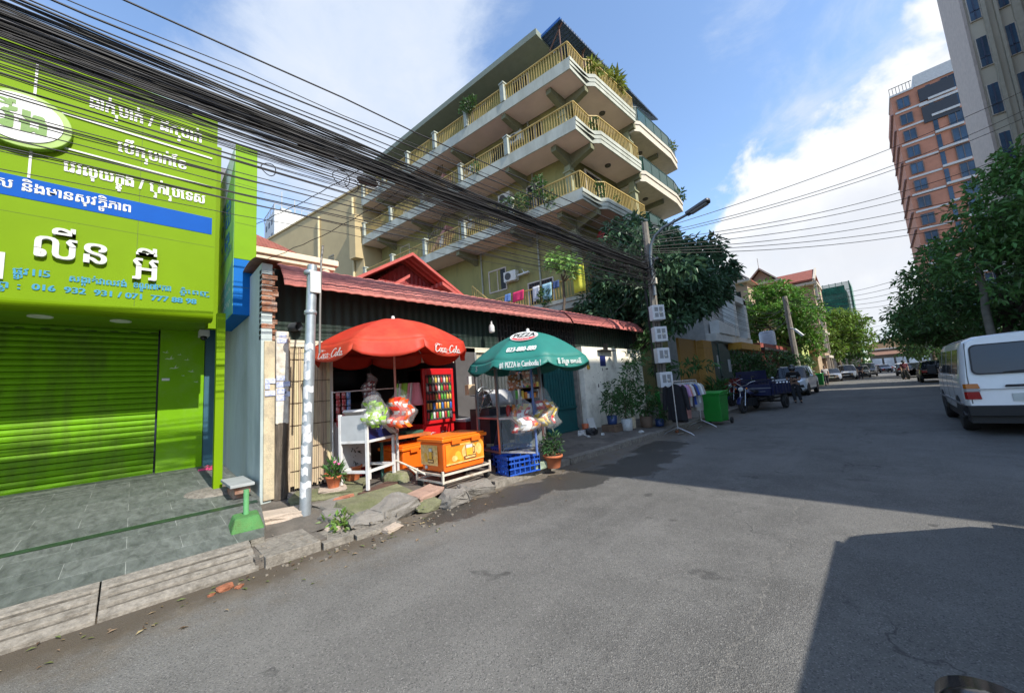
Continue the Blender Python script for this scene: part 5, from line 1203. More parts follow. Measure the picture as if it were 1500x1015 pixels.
    b = MB(); b.box(-9.6,-8.2,19.65,19.9,zb_-.32,zb_-.01); b.box(-9.6,-8.3,22.9,23.1,zb_+zo-.25,zb_+zo-.01); each_box(b, 'beam', beamm, apt)
    for (x_, y_) in ((-9.93,15.23),(-8.75,19.85)):
        zlow = levels[li+1][1] if li < 2 else 6.2
        b = MB(); b.box(x_-.17,x_+.17,y_-.17,y_+.17,zlow,zb_-.6 if x_ < -9.5 else zb_-.3); b.box(x_-.24,x_+.24,y_-.24,y_+.24,zb_-.95,zb_-.87); b.build('column', pm('column_olive', (.28,.29,.18), .85, var=.1), apt)
    b = MB(); b.lathe([(.16,-.05),(.17,0)], (-9.0,17.6,zb_-.01), 16); b.lathe([(.16,-.05),(.17,0)], (-9.0,22.0,zb_+zo-.01), 16); b.build('ceiling_light', pm('lamp_brown', (.05,.045,.04), .4), apt)
# roof eave and blue metal roof
b = MB(); b.slab([(-26.9,12.1),(-10.15,13.75),(-10.25,15.3),(-27,27)], 19.38, 19.72); b.build('roof_eave', pm('eave_grey_green', (.19,.22,.18), .85, var=.08), apt)
b = MB(); b.add([(-10.3,14.25,19.55),(-8.95,14.25,19.62),(-8.75,25.2,19.62),(-10.3,25.2,20.4)], [(0,1,2,3)]); b.build('metal_roof', pm('blue_metal', (.03,.07,.16), .5, wave=('Y',.2,.02)), apt, solid=.08)
b = MB(); b.bar((-8.93,14.2,19.60),(-10.3,14.2,19.55), .05, .14); b.build('blue_fascia', pm('fascia_blue', (.02,.12,.40), .5), apt)
b = MB()
for y_ in (14.4,16.5): b.bar((-9.2,y_,17.0),(-9.2,y_,19.6), .05, .05); b.bar((-9.9,y_,18.6),(-9.0,y_,19.55), .05, .05)
each_box(b, 'roof_prop', pm('prop_rust', (.14,.07,.05), .7), apt)
# windows on the long side wall and street wall
def on_side(s, d=0.0):   # s metres from corner along side wall, d out of it
    dx, dy = -math.cos(AL), -math.sin(AL); nx, ny = math.sin(AL), -math.cos(AL)
    return WC[0]+dx*s+nx*d, WC[1]+dy*s+ny*d
def wpan(s0, s1, z0, z1, name='window', split=2, arch=False):
    def q(s, d, z): x, y = on_side(s, d); return (x, y, z)
    fr = MB(); w = .07
    for a in ((s0-w,s1+w,z1,z1+w),(s0-w,s1+w,z0-w,z0),(s0-w,s0,z0,z1),(s1,s1+w,z0,z1)):
        fr.add([q(s,d,z) for d in (0.0,.06) for z in (a[2],a[3]) for s in (a[0],a[1])], [(0,1,3,2),(4,6,7,5),(0,4,5,1),(2,3,7,6),(0,2,6,4),(1,5,7,3)])
    for i in range(1, split): s = s0+(s1-s0)*i/split; fr.add([q(ss,d,z) for d in (.01,.045) for z in (z0,z1) for ss in (s-.025,s+.025)], [(0,1,3,2),(4,6,7,5),(0,4,5,1),(2,3,7,6),(0,2,6,4),(1,5,7,3)])
    wn = fr.build(name, framem, apt)
    g_ = MB(); g_.add([q(s0,.02,z0),q(s1,.02,z0),q(s1,.02,z1),q(s0,.02,z1)], [(0,1,2,3)]); g_.build('pane', winm, wn)
    return wn
def grille(s0, s1, z0, z1, par):
    b = MB()
    def q(s, z): x, y = on_side(s, .05); return (x, y, z)
    for s in np.arange(s0, s1, .16): b.bar(q(s,z0), q(s,z1), .02, .02)
    for z in np.arange(z0+.15, z1, .22): b.bar(q(s0,z), q(s1,z), .02, .02)
    b.build('grille', pm('grille_brown', (.10,.05,.035), .6), par)
w = wpan(4.55,5.75,7.3,8.5); 
w = wpan(1.5,3.0,5.95,7.15); grille(1.5,3.0,5.95,7.15,w)
for z_, ss in ((10.6,((1.6,2.6),(3.6,5.4),(7.2,8.0),(9.6,10.6),(13.2,14.2))),(14.0,((1.4,2.2),(3.4,5.0),(7.4,8.2),(10.4,11.6))),(17.2,((2.0,3.0),(5.2,6.2),(9.0,10.0)))):
    for s0, s1 in ss: wpan(s0, s1, z_, z_+1.95, 'window')
b = MB(); b.box(-9.62,-9.55,16.2,17.6,10.6,12.6); b.build('street_window', winm, apt); 
b = MB(); b.box(-9.60,-9.52,16.1,16.2,10.5,12.7); b.box(-9.60,-9.52,17.6,17.7,10.5,12.7); b.box(-9.60,-9.52,16.2,17.6,12.6,12.7); b.build('street_frame', framem, apt)
b = MB(); 
for k_ in range(3): b.box(-9.50,-9.46,17.4,18.6,7.2+k_*.3,7.25+k_*.3)
b.build('street_grille', framem, apt)
# lower balcony with washing
LB = [(-12.9,13.0),(-9.3,13.42),(-8.35,13.5),(-8.3,14.6),(-9.9,15.2),(-12.9,14.95)]
b = MB(); b.slab(LB, 4.95, 5.42); b.slab([(-12.95,12.95),(-8.30,13.43),(-8.25,14.6),(-9.9,15.2),(-12.9,14.95)], 5.24, 5.38); b.build('balcony_slab', pale_g, apt)
railing('railing', [(-12.85,13.08),(-9.3,13.5),(-8.42,13.57),(-8.38,14.6)], 5.42, 6.28, gold)
railing('stair_railing', [(-13.0,13.05),(-13.6,13.0)], 5.42, 6.28, gold)
# slanted stair on the left half
for (x0, z0_, x1, z1_) in ((-15.6,6.6,-13.4,4.6),(-20.6,10.35,-18.3,12.2),(-20.6,13.85,-18.3,15.7)):
    b = MB(); ya = 12.6+(x0+20)*.117; yb = 12.6+(x1+20)*.117
    if z0_ > 7: ya += .7; yb += .7
    b.prism([(x0,ya,z0_),(x1,yb,z1_),(x1,yb,z1_-.3),(x0,ya,z0_-.3)], (0,.8,0)); b.build('stair_flight', pm('stair_pink', (.42,.20,.17), .85, var=.1), apt)
    b = MB(); n = 14
    for i in range(n+1): 
        t_ = i/n; x_, y_, z_ = x0+(x1-x0)*t_, ya+(yb-ya)*t_, z0_+(z1_-z0_)*t_
        b.bar((x_,y_,z_),(x_,y_,z_+.85), .05, .02)
    b.bar((x0,ya,z0_+.87),(x1,yb,z1_+.87), .05, .05); b.build('stair_railing', gold if z0_ < 7 else pm('bronze_rail', (.12,.09,.04), .5), apt)
# air conditioners (each a thing on the wall)
def aircon(label, s, z, out=.18):
    x, y = on_side(s, out); t = thing('air_conditioner', label, 'air conditioner', (x, y, z), -(PI/2)+AL+PI/2, 'air conditioners on the apartment wall'); M = LOC(t)
    b = MB(); b.box(-.42,.42,-.16,.16,0,.56,0,M); b.build('casing', pm('ac_white', (.60,.60,.56), .5, var=.08, dirt=(.4,.38,.33), dscale=3, damt=.5), t, bev=.015)
    b = MB(); b.lathe([(.21,0),(.21,.012)], (0,0,0), 20, 0, True, M @ Matrix.Translation((-.12,-.16,.28)) @ Matrix.Rotation(PI/2,4,'X')); b.build('fan', pm('ac_fan', (.05,.05,.05), .6), t)
    for x_ in (-.3,.3): b = MB(); b.box(x_-.02,x_+.02,-.16,.2,-.05,-.01,0,M); b.build('bracket', steel, t)
aircon('white air conditioner beside the lower window of the apartment side', 4.05, 7.55)
aircon('air conditioner under the top balcony of the apartment block', 6.6, 14.9, .25)
aircon('air conditioner under the middle balcony of the apartment block', 7.0, 11.5, .25)
aircon('air conditioner behind the top railing close to the tan wing', 13.2, 17.9, .3)
aircon('air conditioner under the lowest long balcony close to the tan wing', 13.6, 8.6, .3)
aircon('air conditioner on the wall above the second long balcony', 4.0, 12.1, .25)
aircon('air conditioner near the corner under the top railing', 2.9, 15.3, .25)
for s_ in (2.2, 6.3, 11.0):
    x_, y_ = on_side(s_, .08); b = MB(); b.tube([(x_,y_,5.5),(x_,y_,19.2)], .05, 6); b.build('drain_pipe', pm('pipe_grey_green', (.30,.31,.25), .6), apt)
for i, (s_, z_, c_) in enumerate(((3.2,17.2,'grey'),(8.2,14.2,'navy'),(12.6,13.9,'sky'),(9.0,10.9,'grey'))):
    pm('cloth_grey', (.55,.55,.57), .9); pm('cloth_navy', (.05,.09,.22), .9); pm('cloth_sky', (.30,.50,.58), .9)
    x_, y_ = on_side(s_, .75); b = MB(); b.grid(lambda u, v: (x_+(u-.5)*.5, y_+.03*math.sin(u*9+i)*v, z_+.75-.75*v), 6, 5)
    tag(b.build('hanging_cloth', MATS['cloth_'+c_], solid=.01), ('grey cloth drying behind the top gold railing','dark blue cloth drying behind the middle railing','light blue cloth on the middle balcony close to the tan wing','grey cloth hanging behind the plants of the second balcony')[i], 'washing', 'washing on the upper balconies')
# balcony greenery and washing
vine = pm('balcony_leaf', (.055,.125,.03), .5, var=.25, trans=.25, island=.4)
for lab, cl, lf, sd in (('bushy plant on the top balcony railing', [(-14.8,12.9,17.95,.7,.3,.32,220)], .22, 3),
    ('trailing green plant over the second long balcony', [(-11.6,13.3,10.8,.5,.4,.5,220),(-12.6,13.2,11.1,.4,.3,.3,110)], .2, 5),
    ('tall leafy plant at the corner of the lower gold railing', [(-10.6,13.5,11.2,.35,.3,.7,170),(-10.1,13.55,10.4,.3,.2,.4,80)], .2, 6),
    ('palm like plants on the street side top balcony', [(-8.5,17.0,18.0,.3,.6,.3,90),(-8.4,18.4,18.2,.3,.8,.45,240),(-8.4,16.0,17.6,.25,.4,.4,90)], .45, 7),
    ('yellow green plant at the end of the glass balcony', [(-8.2,25.4,17.3,.3,.4,.3,80)], .25, 8),
    ('green plant at the end of the lower glass balcony', [(-8.1,25.6,13.9,.3,.5,.4,110)], .25, 9),
    ('plant in the bend of the middle gold railing', [(-8.5,15.6,14.3,.2,.25,.4,70)], .16, 10),
    ('plant in the bend of the lower gold railing', [(-8.5,15.5,10.8,.25,.3,.5,110),(-8.25,16.6,10.6,.2,.2,.3,50)], .16, 11),
    ('small plant on the middle long balcony', [(-14.6,13.0,14.0,.25,.2,.3,60)], .16, 12),
    ('plant hanging on the washing balcony rail', [(-10.6,13.2,5.7,.4,.25,.45,190)], .18, 13)):
    m_ = vine if 'palm' not in lab and 'yellow' not in lab else pm('palm_yellow', (.20,.24,.04), .5, trans=.3, island=.3)
    tag(leaf_cloud(cl, lf, sd, .1, .25 if 'palm' in lab else .45).build('balcony_plant', m_), lab, 'plant', 'plants on the apartment balconies')
wash = [('pink cloth drying on the balcony rail', -12.1, .75, .5, (.65,.03,.12)), ('pale grey shirt drying on the balcony rail', -11.05, .42, .72, (.55,.55,.57)), ('light blue towel drying on the balcony rail', -10.45, .55, .78, (.30,.50,.58)), ('dark blue small cloth drying on the balcony rail', -9.95, .35, .35, (.05,.09,.22)), ('blue cloth beside the pink cloth on the balcony rail', -12.75, .4, .4, (.12,.22,.45))]
for i, (lab, x_, w_, h_, c_) in enumerate(wash):
    y_ = 13.08+(x_+12.85)*.118-.06
    b = MB(); b.grid(lambda u, v: (x_+(u-.5)*w_, y_-.03-.05*v+.025*math.sin(u*11+i)*v, 6.32-h_*v), 8, 6)
    tag(b.build('hanging_cloth', pm('cloth_%s' % ('pink','grey','sky','navy','blue')[i], c_, .9, var=.1), solid=.01), lab, 'washing', 'washing on the lower balcony')
t = thing('red_lantern', 'red paper lantern hanging under the lower corner balcony', 'lantern', (-8.9,16.4,8.3)); b = MB(); b.lathe([(.05,0),(.35,.12),(.48,.4),(.35,.68),(.05,.8)], (-8.9,16.4,8.4), 16); b.build('shade', pm('lantern_red', (.35,.02,.025), .6), t); b = MB(); b.tube([(-8.9,16.4,9.2),(-8.9,16.4,9.8)], .01, 5); b.lathe([(.02,0),(.06,-.5)], (-8.9,16.4,8.4), 8); b.build('tassel', MATS['lantern_red'], t)
t = thing('wall_floodlight', 'white slim floodlight on a bracket on the apartment side wall', 'lamp', (-12,14.6,8.0)); b = MB(); x_, y_ = on_side(3.1,.25); b.box(x_-.45,x_+.35,y_-.06,y_+.06,7.72,7.80); b.box(x_-.05,x_+.05,y_-.03,y_+.25,7.75,7.85); b.build('lamp', white, t); b = MB(); b.tube([(x_,y_,7.8),(x_-.1,y_-.05,8.02)], .02, 6); b.build('sensor', white, t)
# ------------------------------------------------------------------ rear tan block, far white tower, cream villa, red gable
tan = pm('tan_render', (.44,.35,.19), .9, var=.08, scale=.5, bump=.1, dirt=(.34,.27,.15), dscale=.4, damt=.5)
t = thing('tan_block', 'plain tan apartment wing with a drain pipe and few windows', 'building', (-33,11,0))
b = MB(); b.slab([(-26.55,11.85),(-42,8.7),(-44,24),(-27,24)], 0, 18.0); b.slab([(-26.5,11.75),(-42,8.6),(-42,8.9),(-26.5,12.1)], 18.0, 18.15); b.build('wall', tan, t)
def on_rear(s, d): 
    L_ = math.hypot(15.45,3.15); dx, dy = -15.45/L_, -3.15/L_; return (-26.55+dx*s+d*(-dy)*-1*-1*0+ d*0.2, 11.85+dy*s-d*.98)
b = MB()
for s_ in (1.1,5.9): x_, y_ = on_rear(s_, .1); b.tube([(x_,y_,6),(x_,y_,17.4)], .10, 8)
b.build('drain_pipe', pm('pipe_cream', (.55,.47,.28), .7), t)
for (s_, z_, w_, h_) in ((11.8,13.3,1.0,1.9),):
    x_, y_ = on_rear(s_, .03); x2, y2 = on_rear(s_+w_, .03); b = MB(); b.add([(x_,y_,z_),(x2,y2,z_),(x2,y2,z_+h_),(x_,y_,z_+h_)], [(0,1,2,3)]); b.build('window', pm('brown_window', (.10,.05,.04), .4), t, solid=.06)
b = MB()
for (s_, z_) in ((3.8,13.0),(3.6,9.2),(5.4,9.3),(7.0,11.8)):
    for k_ in range(3):
        x_, y_ = on_rear(s_, .02); x2, y2 = on_rear(s_+.8, .02); b.add([(x_,y_,z_+k_*.22),(x2,y2,z_+k_*.22),(x2,y2,z_+k_*.22+.12),(x_,y_,z_+k_*.22+.12)], [(0,1,2,3)])
b.build('louvres', pm('louvre_grey', (.20,.19,.15), .8), t, solid=.04)
b = MB(); b.slab([(-26.6,11.25),(-27.3,11.1),(-27.3,11.75),(-26.6,11.85)], 12.2, 15.6); b.build('pipe_casing', tan, t)
t = thing('white_tower', 'distant pale tower with rooftop railings and aerials', 'tower', (-64,17,0))
b = MB(); b.box(-66,-60,13.6,21,0,30.4); b.build('wall', pm('tower_white', (.62,.63,.62), .8, var=.08, scale=.4), t)
b = MB()
for z_ in (22,24.2,26.4,28.6):
    for y_ in (16.4,18.5): b.box(-60.02,-59.95,y_,y_+.7,z_,z_+.8)
    for x_ in (-65,-63.4,-61.8): b.box(x_,x_+.7,13.55,13.62,z_,z_+.8)
each_box(b, 'window', winm, t)
b = MB()
for y_ in np.arange(13.6,21,.9): b.bar((-60,y_,30.4),(-60,y_,31.3), .08, .08)
for x_ in np.arange(-66,-60,.9): b.bar((x_,13.6,30.4),(x_,13.6,31.3), .08, .08)
b.bar((-60,13.6,31.3),(-60,21,31.3), .08, .08); b.bar((-66,13.6,31.3),(-60,13.6,31.3), .08, .08); b.bar((-62,15,30.4),(-62,15,34.5), .1, .1); b.bar((-61,16.5,30.4),(-61,16.5,33.2), .1, .1); b.box(-64,-62.6,15,16.5,30.4,32.2); b.build('rooftop_railing', pm('grey_rail', (.35,.36,.37), .6), t)
t = thing('cream_villa', 'cream villa with round columns and a red brown tiled roof', 'house', (-13.5,3,0))
crm = pm('villa_cream', (.66,.57,.42), .85, var=.07)
b = MB(); b.box(-17,-12.6,-1.5,4.2,0,5.75); b.build('wall', pm('villa_wall', (.50,.42,.32), .9, var=.08), t)
b = MB(); b.box(-17.4,-12.0,-2,4.42,5.72,5.86); b.box(-17.4,-11.93,-2,4.50,5.86,6.04); b.build('eave', crm, t, bev=.02)
b = MB(); b.add([(-12.0,-2,6.05),(-12.0,3.3,6.05),(-12.9,2.4,6.75),(-14.5,-2,7.0)], [(0,1,2,3)]); b.add([(-12.0,3.3,6.05),(-12.3,4.4,6.05),(-17,4.4,6.05),(-12.9,2.4,6.75)], [(0,1,2,3)]); b.build('roof', pm('villa_tile', (.24,.075,.05), .8, var=.3, wave=('Y',.18,.02)), t, solid=.05)
for y_ in (2.55,4.15):
    b = MB(); b.lathe([(.13,0),(.11,.1),(.10,1.6),(.15,1.68),(.19,1.74),(.19,1.86)], (-12.2,y_,3.87), 14); b.build('column', crm, t)
t = thing('red_gable_house', 'red wooden house gable with stepped tiled roofs behind the awning', 'house', (-10,5.6,3.5))
rwood = pm('red_wood', (.22,.028,.028), .7, var=.25, wave=('Y',.14,.012)); rt_ = pm('red_tile', (.42,.075,.06), .65, var=.2, wave=('X',.22,.02))
b = MB(); b.prism([(-9.6,4.1,4.0),(-9.6,7.2,4.0),(-9.6,7.2,4.45),(-9.6,5.45,5.42),(-9.6,4.1,4.45)], (-3,0,0)); b.build('gable_wall', rwood, t)
for (y0,z0_,y1,z1_) in ((3.55,4.36,5.45,5.52),(5.45,5.52,7.5,4.36)):
    b = MB(); b.prism([(-9.0,y0,z0_),(-9.0,y1,z1_),(-9.0,y1,z1_+.09),(-9.0,y0,z0_+.09)], (-4,0,0)); b.build('roof', rt_, t)
b = MB(); b.prism([(-8.7,4.6,4.35),(-8.7,5.15,4.75),(-8.7,5.15,4.83),(-8.7,4.5,4.38)], (-1,0,0)); b.prism([(-8.7,6.2,4.7),(-8.7,7.9,3.85),(-8.7,7.95,3.95),(-8.7,6.2,4.80)], (-2,0,0)); b.build('lower_roof', rt_, t)
b = MB(); b.box(-9.55,-9.2,4.5,6.4,4.0,4.72); b.build('dormer_wall', rwood, t)
# ------------------------------------------------------------------ poles, meter boxes, street lamp
galv = pm('galvanised', (.36,.40,.43), .45, .55, var=.15, scale=9)
t = thing('street_pole', 'thin grey steel street pole plastered with torn white stickers', 'pole', (-5.43,1.58,.08))
b = MB(); b.tube([(-5.43,1.58,.05),(-5.415,1.63,1.8),(-5.40,1.68,3.42)], [.068,.066,.062], 16); b.build('shaft', galv, t)
for z_ in (2.72,3.28): b = MB(); b.lathe([(.066,0),(.078,.01),(.078,.05),(.066,.06)], (-5.408,1.655,z_), 16); b.build('collar', galv, t)
stk = pm('torn_sticker', (.60,.61,.62), .75, var=.15, scale=24, dirt=(.36,.38,.40), dscale=16, damt=.85); rng = random.Random(9)
for i in range(15):
    z_ = .35+i*.135+rng.uniform(-.03,.03); a0 = R(-80+rng.uniform(-40,30)); da = R(rng.uniform(70,130)); h = rng.uniform(.08,.125)
    cx_, cy_ = -5.43+.0095*z_, 1.58+.03*z_
    b = MB(); b.grid(lambda u, v: (cx_+.0695*math.cos(a0+da*u), cy_+.0695*math.sin(a0+da*u), z_+h*v+.012*math.sin(u*9+i)), 8, 2); b.build('sticker', stk, t)
b = MB(); b.box(-5.36,-5.32,1.63,1.76,3.02,3.32); b.build('white_plate', white, t)
b = MB(); b.tube([(-5.42,1.77,2.2),(-5.41,1.78,2.9),(-5.41,1.80,3.5),(-5.43,1.83,3.75)], .016, 6); b.build('bent_rod', pm('rust_rod', (.20,.19,.18), .6, .4), t)
pcon = pm('pole_concrete', (.20,.18,.15), .9, var=.2, scale=4, bump=.5, dirt=(.10,.09,.075), dscale=2.5, damt=.6)
def pole(name, label, base, top, r0, r1, group='concrete utility poles'):
    t = thing(name, label, 'utility pole', base, 0, group); b = MB(); B, T = Vector(base), Vector(top)
    b.tube([B, B.lerp(T,.5), T], [r0,(r0+r1)/2,r1], 8, 0, True, False); b.build('shaft', pcon, t)
    b = MB()
    for k in (.80,.86,.94): 
        b = MB(); c_ = B.lerp(T,k); b.bar((c_.x-.35,c_.y-.12,c_.z), (c_.x+.35,c_.y-.12,c_.z), .05, .06); b.build('crossarm', pm('arm_steel', (.22,.20,.18), .6, .4), t); return t
PA = Vector((-4.95,11.75,.05)); PT = Vector((-4.90,11.70,6.7))
p1 = pole('utility_pole', 'concrete utility pole carrying three meter boxes in front of the dark tree', PA, PT, .15, .105)
t = thing('street_lamp', 'street lamp on a curved grey arm reaching over the road', 'street lamp', (-4.80,11.62,4.2))
b = MB(); b.tube([(-4.80,11.60,4.2),(-4.80,11.60,5.5),(-4.74,11.6,5.85),(-4.58,11.62,6.12),(-4.3,11.64,6.30),(-3.5,11.7,6.47)], [.055,.055,.052,.048,.045,.04], 12); b.build('arm', pm('lamp_arm', (.16,.18,.19), .45, .5), t)
b = MB(); b.prism([(-3.58,11.58,6.42),(-3.58,11.82,6.42),(-2.92,11.85,6.60),(-2.88,11.7,6.62),(-2.92,11.55,6.60)], (-.03,0,.10)); hd = b.build('lamp_head', pm('lamp_head', (.10,.105,.11), .45, .3), t, bev=.03)
b = MB(); b.prism([(-3.45,11.60,6.445),(-3.45,11.80,6.445),(-2.98,11.81,6.572),(-2.98,11.59,6.572)], (.003,0,-.012)); b.build('diffuser', pm('diffuser', (.35,.36,.36), .3), hd)
mbx = pm('meter_white', (.60,.61,.62), .5, var=.07, dirt=(.4,.4,.38), dscale=5, damt=.4)
for i, (z_, lab) in enumerate(((3.36,'topmost white electricity meter box on the concrete pole'),(2.68,'middle white electricity meter box on the concrete pole'),(2.02,'lower white electricity meter box on the concrete pole'),(1.28,'lowest meter box near the plants, half hidden by cables'))):
    yb = 11.38; t = thing('meter_box', lab, 'meter box', (-4.70,yb,z_), R(48), 'electricity meter boxes on the pole'); M = LOC(t)
    b = MB(); b.box(-.20,.19,-.10,.16,0,.46,0,M); b.build('case', mbx, t, bev=.012)
    b = MB()
    for sx in (-.13,.02):
        for sz in (.26,.08) if i < 2 else (.14,): b.box(sx,sx+.11,-.106,-.10,sz,sz+(.13 if i < 2 else .24),0,M)
    b.box(.19,.196,-.05,.12,.12,.34,0,M); b.build('meter_window', pm('meter_glass', (.24,.245,.25), .4), t)
    b = MB(); b.lathe([(.04,0),(.04,.03)], (0,0,0), 12, 0, True, M @ Matrix.Translation((.04,-.10,.22)) @ Matrix.Rotation(PI/2,4,'X')); b.build('meter_dial', pm('dial_pale', (.5,.48,.42), .4), t)
tag_box = MB(); tag_box.box(-4.84,-4.68,11.50,11.62,4.55,4.75); tag(tag_box.build('junction_box', pm('junction_beige', (.45,.42,.34), .6), bev=.01), 'small beige junction box high on the concrete pole', 'junction box')
pole('utility_pole', 'grey utility pole in front of the sunlit trees down the street', (-5.30,42.2,.05), (-5.52,42.6,8.45), .26, .20)
t = thing('street_lamp', 'small white lamp head on the utility pole down the street', 'street lamp', (-5.2,42.2,5.2)); b = MB(); b.tube([(-5.4,42.2,5.4),(-5.05,42.1,5.2)], .06, 6); b.build('arm', galv, t); b = MB(); b.bar((-5.1,42.1,5.25),(-4.55,41.9,4.55), .22, .16); b.build('lamp_head', white, t)
pole('utility_pole', 'far pale pole with small boxes behind the parked white car', (-4.9,63,.05), (-4.9,63,8.8), .15, .12)
# ------------------------------------------------------------------ overhead cables, one object each
blk0 = pm('splice_black', (.014,.014,.015), .5)
cab = pm('cable_black', (.012,.012,.014), .55, var=.2); cab2 = pm('cable_grey', (.05,.05,.055), .5, var=.2)
rng = random.Random(21)
def cable(pts, r, label, group, m=None, seg=26, sag=0.0, name='overhead_cable'):
    a, c = Vector(pts[0]), Vector(pts[-1]); P = []; ph = rng.uniform(0, 6.28); wob = .012 if c.y < 12 else .0
    if len(pts) == 2:
        for i in range(seg+1):
            t_ = i/seg; p = a.lerp(c, t_); p.z -= sag*4*t_*(1-t_); w_ = min(1, 8*t_*(1-t_))*wob; p.z += w_*(math.sin(t_*37+ph)+.6*math.sin(t_*71+2*ph)); p.x += w_*math.sin(t_*53+3*ph); P.append(p)
    else: P = pts
    b = MB(); b.tube(P, r, 5, 0, False); return tag(b.build(name, m or cab), label, 'cable', group)
Y0 = -15.0
def zfix(yq, zq, zp, yp=11.7): return None
def span(z1, zp, x1, xp, y1=-.9):   # straight-ish line through height z1 near the shop to zp at the pole, carried on behind
    sl_ = (zp-z1)/(11.7-y1); za = z1-sl_*(y1-Y0)+.15
    return (x1, Y0, za), (xp, 11.70, zp)
for i in range(128):   # thick bundle: a tight rope of heavy cables and many finer ones spreading below and above it
    u = rng.random(); rope = i < 52
    if rope: z1 = 4.80+.38*u; zp = 5.12+.13*u+rng.uniform(-.03,.03)
    elif i < 104: z1 = 4.50+.50*u; zp = 4.80+.55*u+rng.uniform(-.12,.12)
    else: z1 = 4.75+.50*u; zp = 5.15+.45*u+rng.uniform(-.1,.1)
    a, c = span(z1+.12, zp, -5.2+rng.uniform(-.22,.18), -4.98+rng.uniform(-.06,.06))
    cable((a, c), rng.choice((.006,.007,.008,.010,.012)) if rope else rng.choice((.003,.0035,.004,.005)), 'thin black cable packed in the thick bundle passing before the green shop sign', 'cables in the thick overhead bundle', cab if rng.random() < .8 else cab2, 22, rng.uniform(.05,.22))
for i in range(20):    # loose lower cables fanning below the bundle
    u = (i+rng.random())/20; z1 = 4.62-.95*u**1.1; zp = 5.0-.55*u+rng.uniform(-.08,.08)
    a, c = span(z1+.10, zp, -5.15+rng.uniform(-.2,.2), -4.97+rng.uniform(-.05,.05))
    cable((a, c), rng.choice((.004,.004,.005,.005,.007)), 'thin loose black cable hanging below the thick overhead bundle', 'loose cables below the bundle', cab, 22, rng.uniform(.05,.2))
for z1, zp, r, lab in ((5.74,6.30,.011,'topmost thick black cable running high above the bundle'),(5.40,6.05,.011,'second single black cable above the overhead bundle'),(5.47,6.12,.006,'thin black cable just above the second single cable'),(5.30,5.80,.008,'single black cable close above the bundle'),(5.26,5.62,.006,'thin cable skimming the top of the bundle')):
    a, c = span(z1+.05, zp, -5.2, -4.93); cable((a, c), r, lab, 'single cables above the bundle', cab, 22, .08)
# short loops and drops around the pole and bundle
for i, (p, q, s_) in enumerate((((-5.0,3.0,4.9),(-8.2,1.75,4.4),.1),((-5.0,2.2,4.85),(-8.3,1.45,5.0),.05),((-4.95,11.6,5.1),(-6.8,9.9,3.0),.35),((-4.95,11.6,4.6),(-6.7,12.6,3.2),.2))):
    cable((p, q), .006, ('house cable rising from the villa side to the bundle','short house cable leaving the bundle by the blade sign','drop cable sagging from the pole to the low shop roof','short drop cable from the pole to the cream wall')[i], 'drop cables', cab, 14, s_)
for i in range(8):
    a = rng.uniform(0, 2*PI); cable([(PA.x+.16*math.cos(a)+rng.uniform(-.05,.05), PA.y-.12+.1*math.sin(a), z_) for z_ in np.linspace(1.0+rng.random(), 6.2-rng.random(), 8)], .010, 'thin black cable running down the concrete utility pole', 'cables down the pole', cab)
for i in range(9):
    q = Vector((-4.95, 11.6, 5.0+.12*i)); q2 = Vector((-5.55+rng.uniform(-.1,.1), 42.4, 6.0+.2*i)); cable((q, q2), .010, 'black cable running from the pole through the tree down the street', 'street cables along the left side', cab, 22, 1.0+rng.random()*.8)
for (z0_, X_, Yq, Zq, s_) in ((6.10,5.60,25,12.1,.3),(5.98,5.48,25,11.3,.45),(5.90,5.50,25,11.0,.4),(5.8,5.3,25,9.7,.5),(5.72,5.5,25,9.2,.45),(5.60,5.6,25,8.4,.4),(5.52,5.4,25,8.1,.5),(5.45,5.4,25,7.4,.4),(5.40,5.5,25,7.2,.5)):
    cable(((-4.85,11.7,z0_+.25), (X_,Yq,Zq)), .011, 'thin black cable crossing the street towards the grey tower', 'cables crossing the street', cab, 20, s_)
for k in range(5): cable(((-5.5,42.4,8.2-.12*k), (6.5,40+k*1.5,9.2-.3*k)), .016, 'distant cable crossing the street before the scaffolded building', 'distant crossing cables', cab, 18, 1.0+.12*k)
for k in range(4): cable(((-4.9,63,6.4-.5*k), (5,55,6.6-.5*k)), .014, 'low distant cable between the far trees', 'low distant cables', cab, 14, .7)
for i in range(5):
    cx_, cy_, cz_ = -4.9+rng.uniform(-.2,.3), 11.35, 5.0+rng.uniform(-.5,.5); r_ = rng.uniform(.2,.42)
    cable([(cx_+r_*math.cos(a), cy_+.05*math.sin(3*a), cz_+r_*.8*math.sin(a)) for a in np.linspace(0, 2*PI, 18)], .012, 'coiled loop of spare black cable tied to the utility pole', 'coiled spare cables', cab)
for i, (y_, z_) in enumerate(((.2,4.9),(1.6,5.0),(2.4,4.82))):
    b = MB(); b.tube([(-5.18,y_-.16,z_),(-5.18,y_-.12,z_),(-5.18,y_+.12,z_+.01),(-5.18,y_+.16,z_+.01)], [.02,.05,.05,.02], 10); tag(b.build('cable_splice', blk0), ('black splice closure hanging in the bundle above the shop sign','black splice closure in the bundle between blade sign and villa','lowest black splice closure under the bundle')[i], 'splice closure', 'splice closures on the cables')
for i, (y_, z_, r_) in enumerate(((2.0,4.72,.12),(2.15,4.66,.10),(1.1,4.5,.08))):
    cable([(-5.16+.02*math.sin(2*a), y_+r_*math.cos(a), z_+r_*math.sin(a)) for a in np.linspace(0, 4*PI, 30)], .005, ('spare loop of cable hanging from the bundle by the villa roof','second spare loop of cable beside the first','smallest spare loop of cable beside the blade sign')[i], 'spare cable loops')
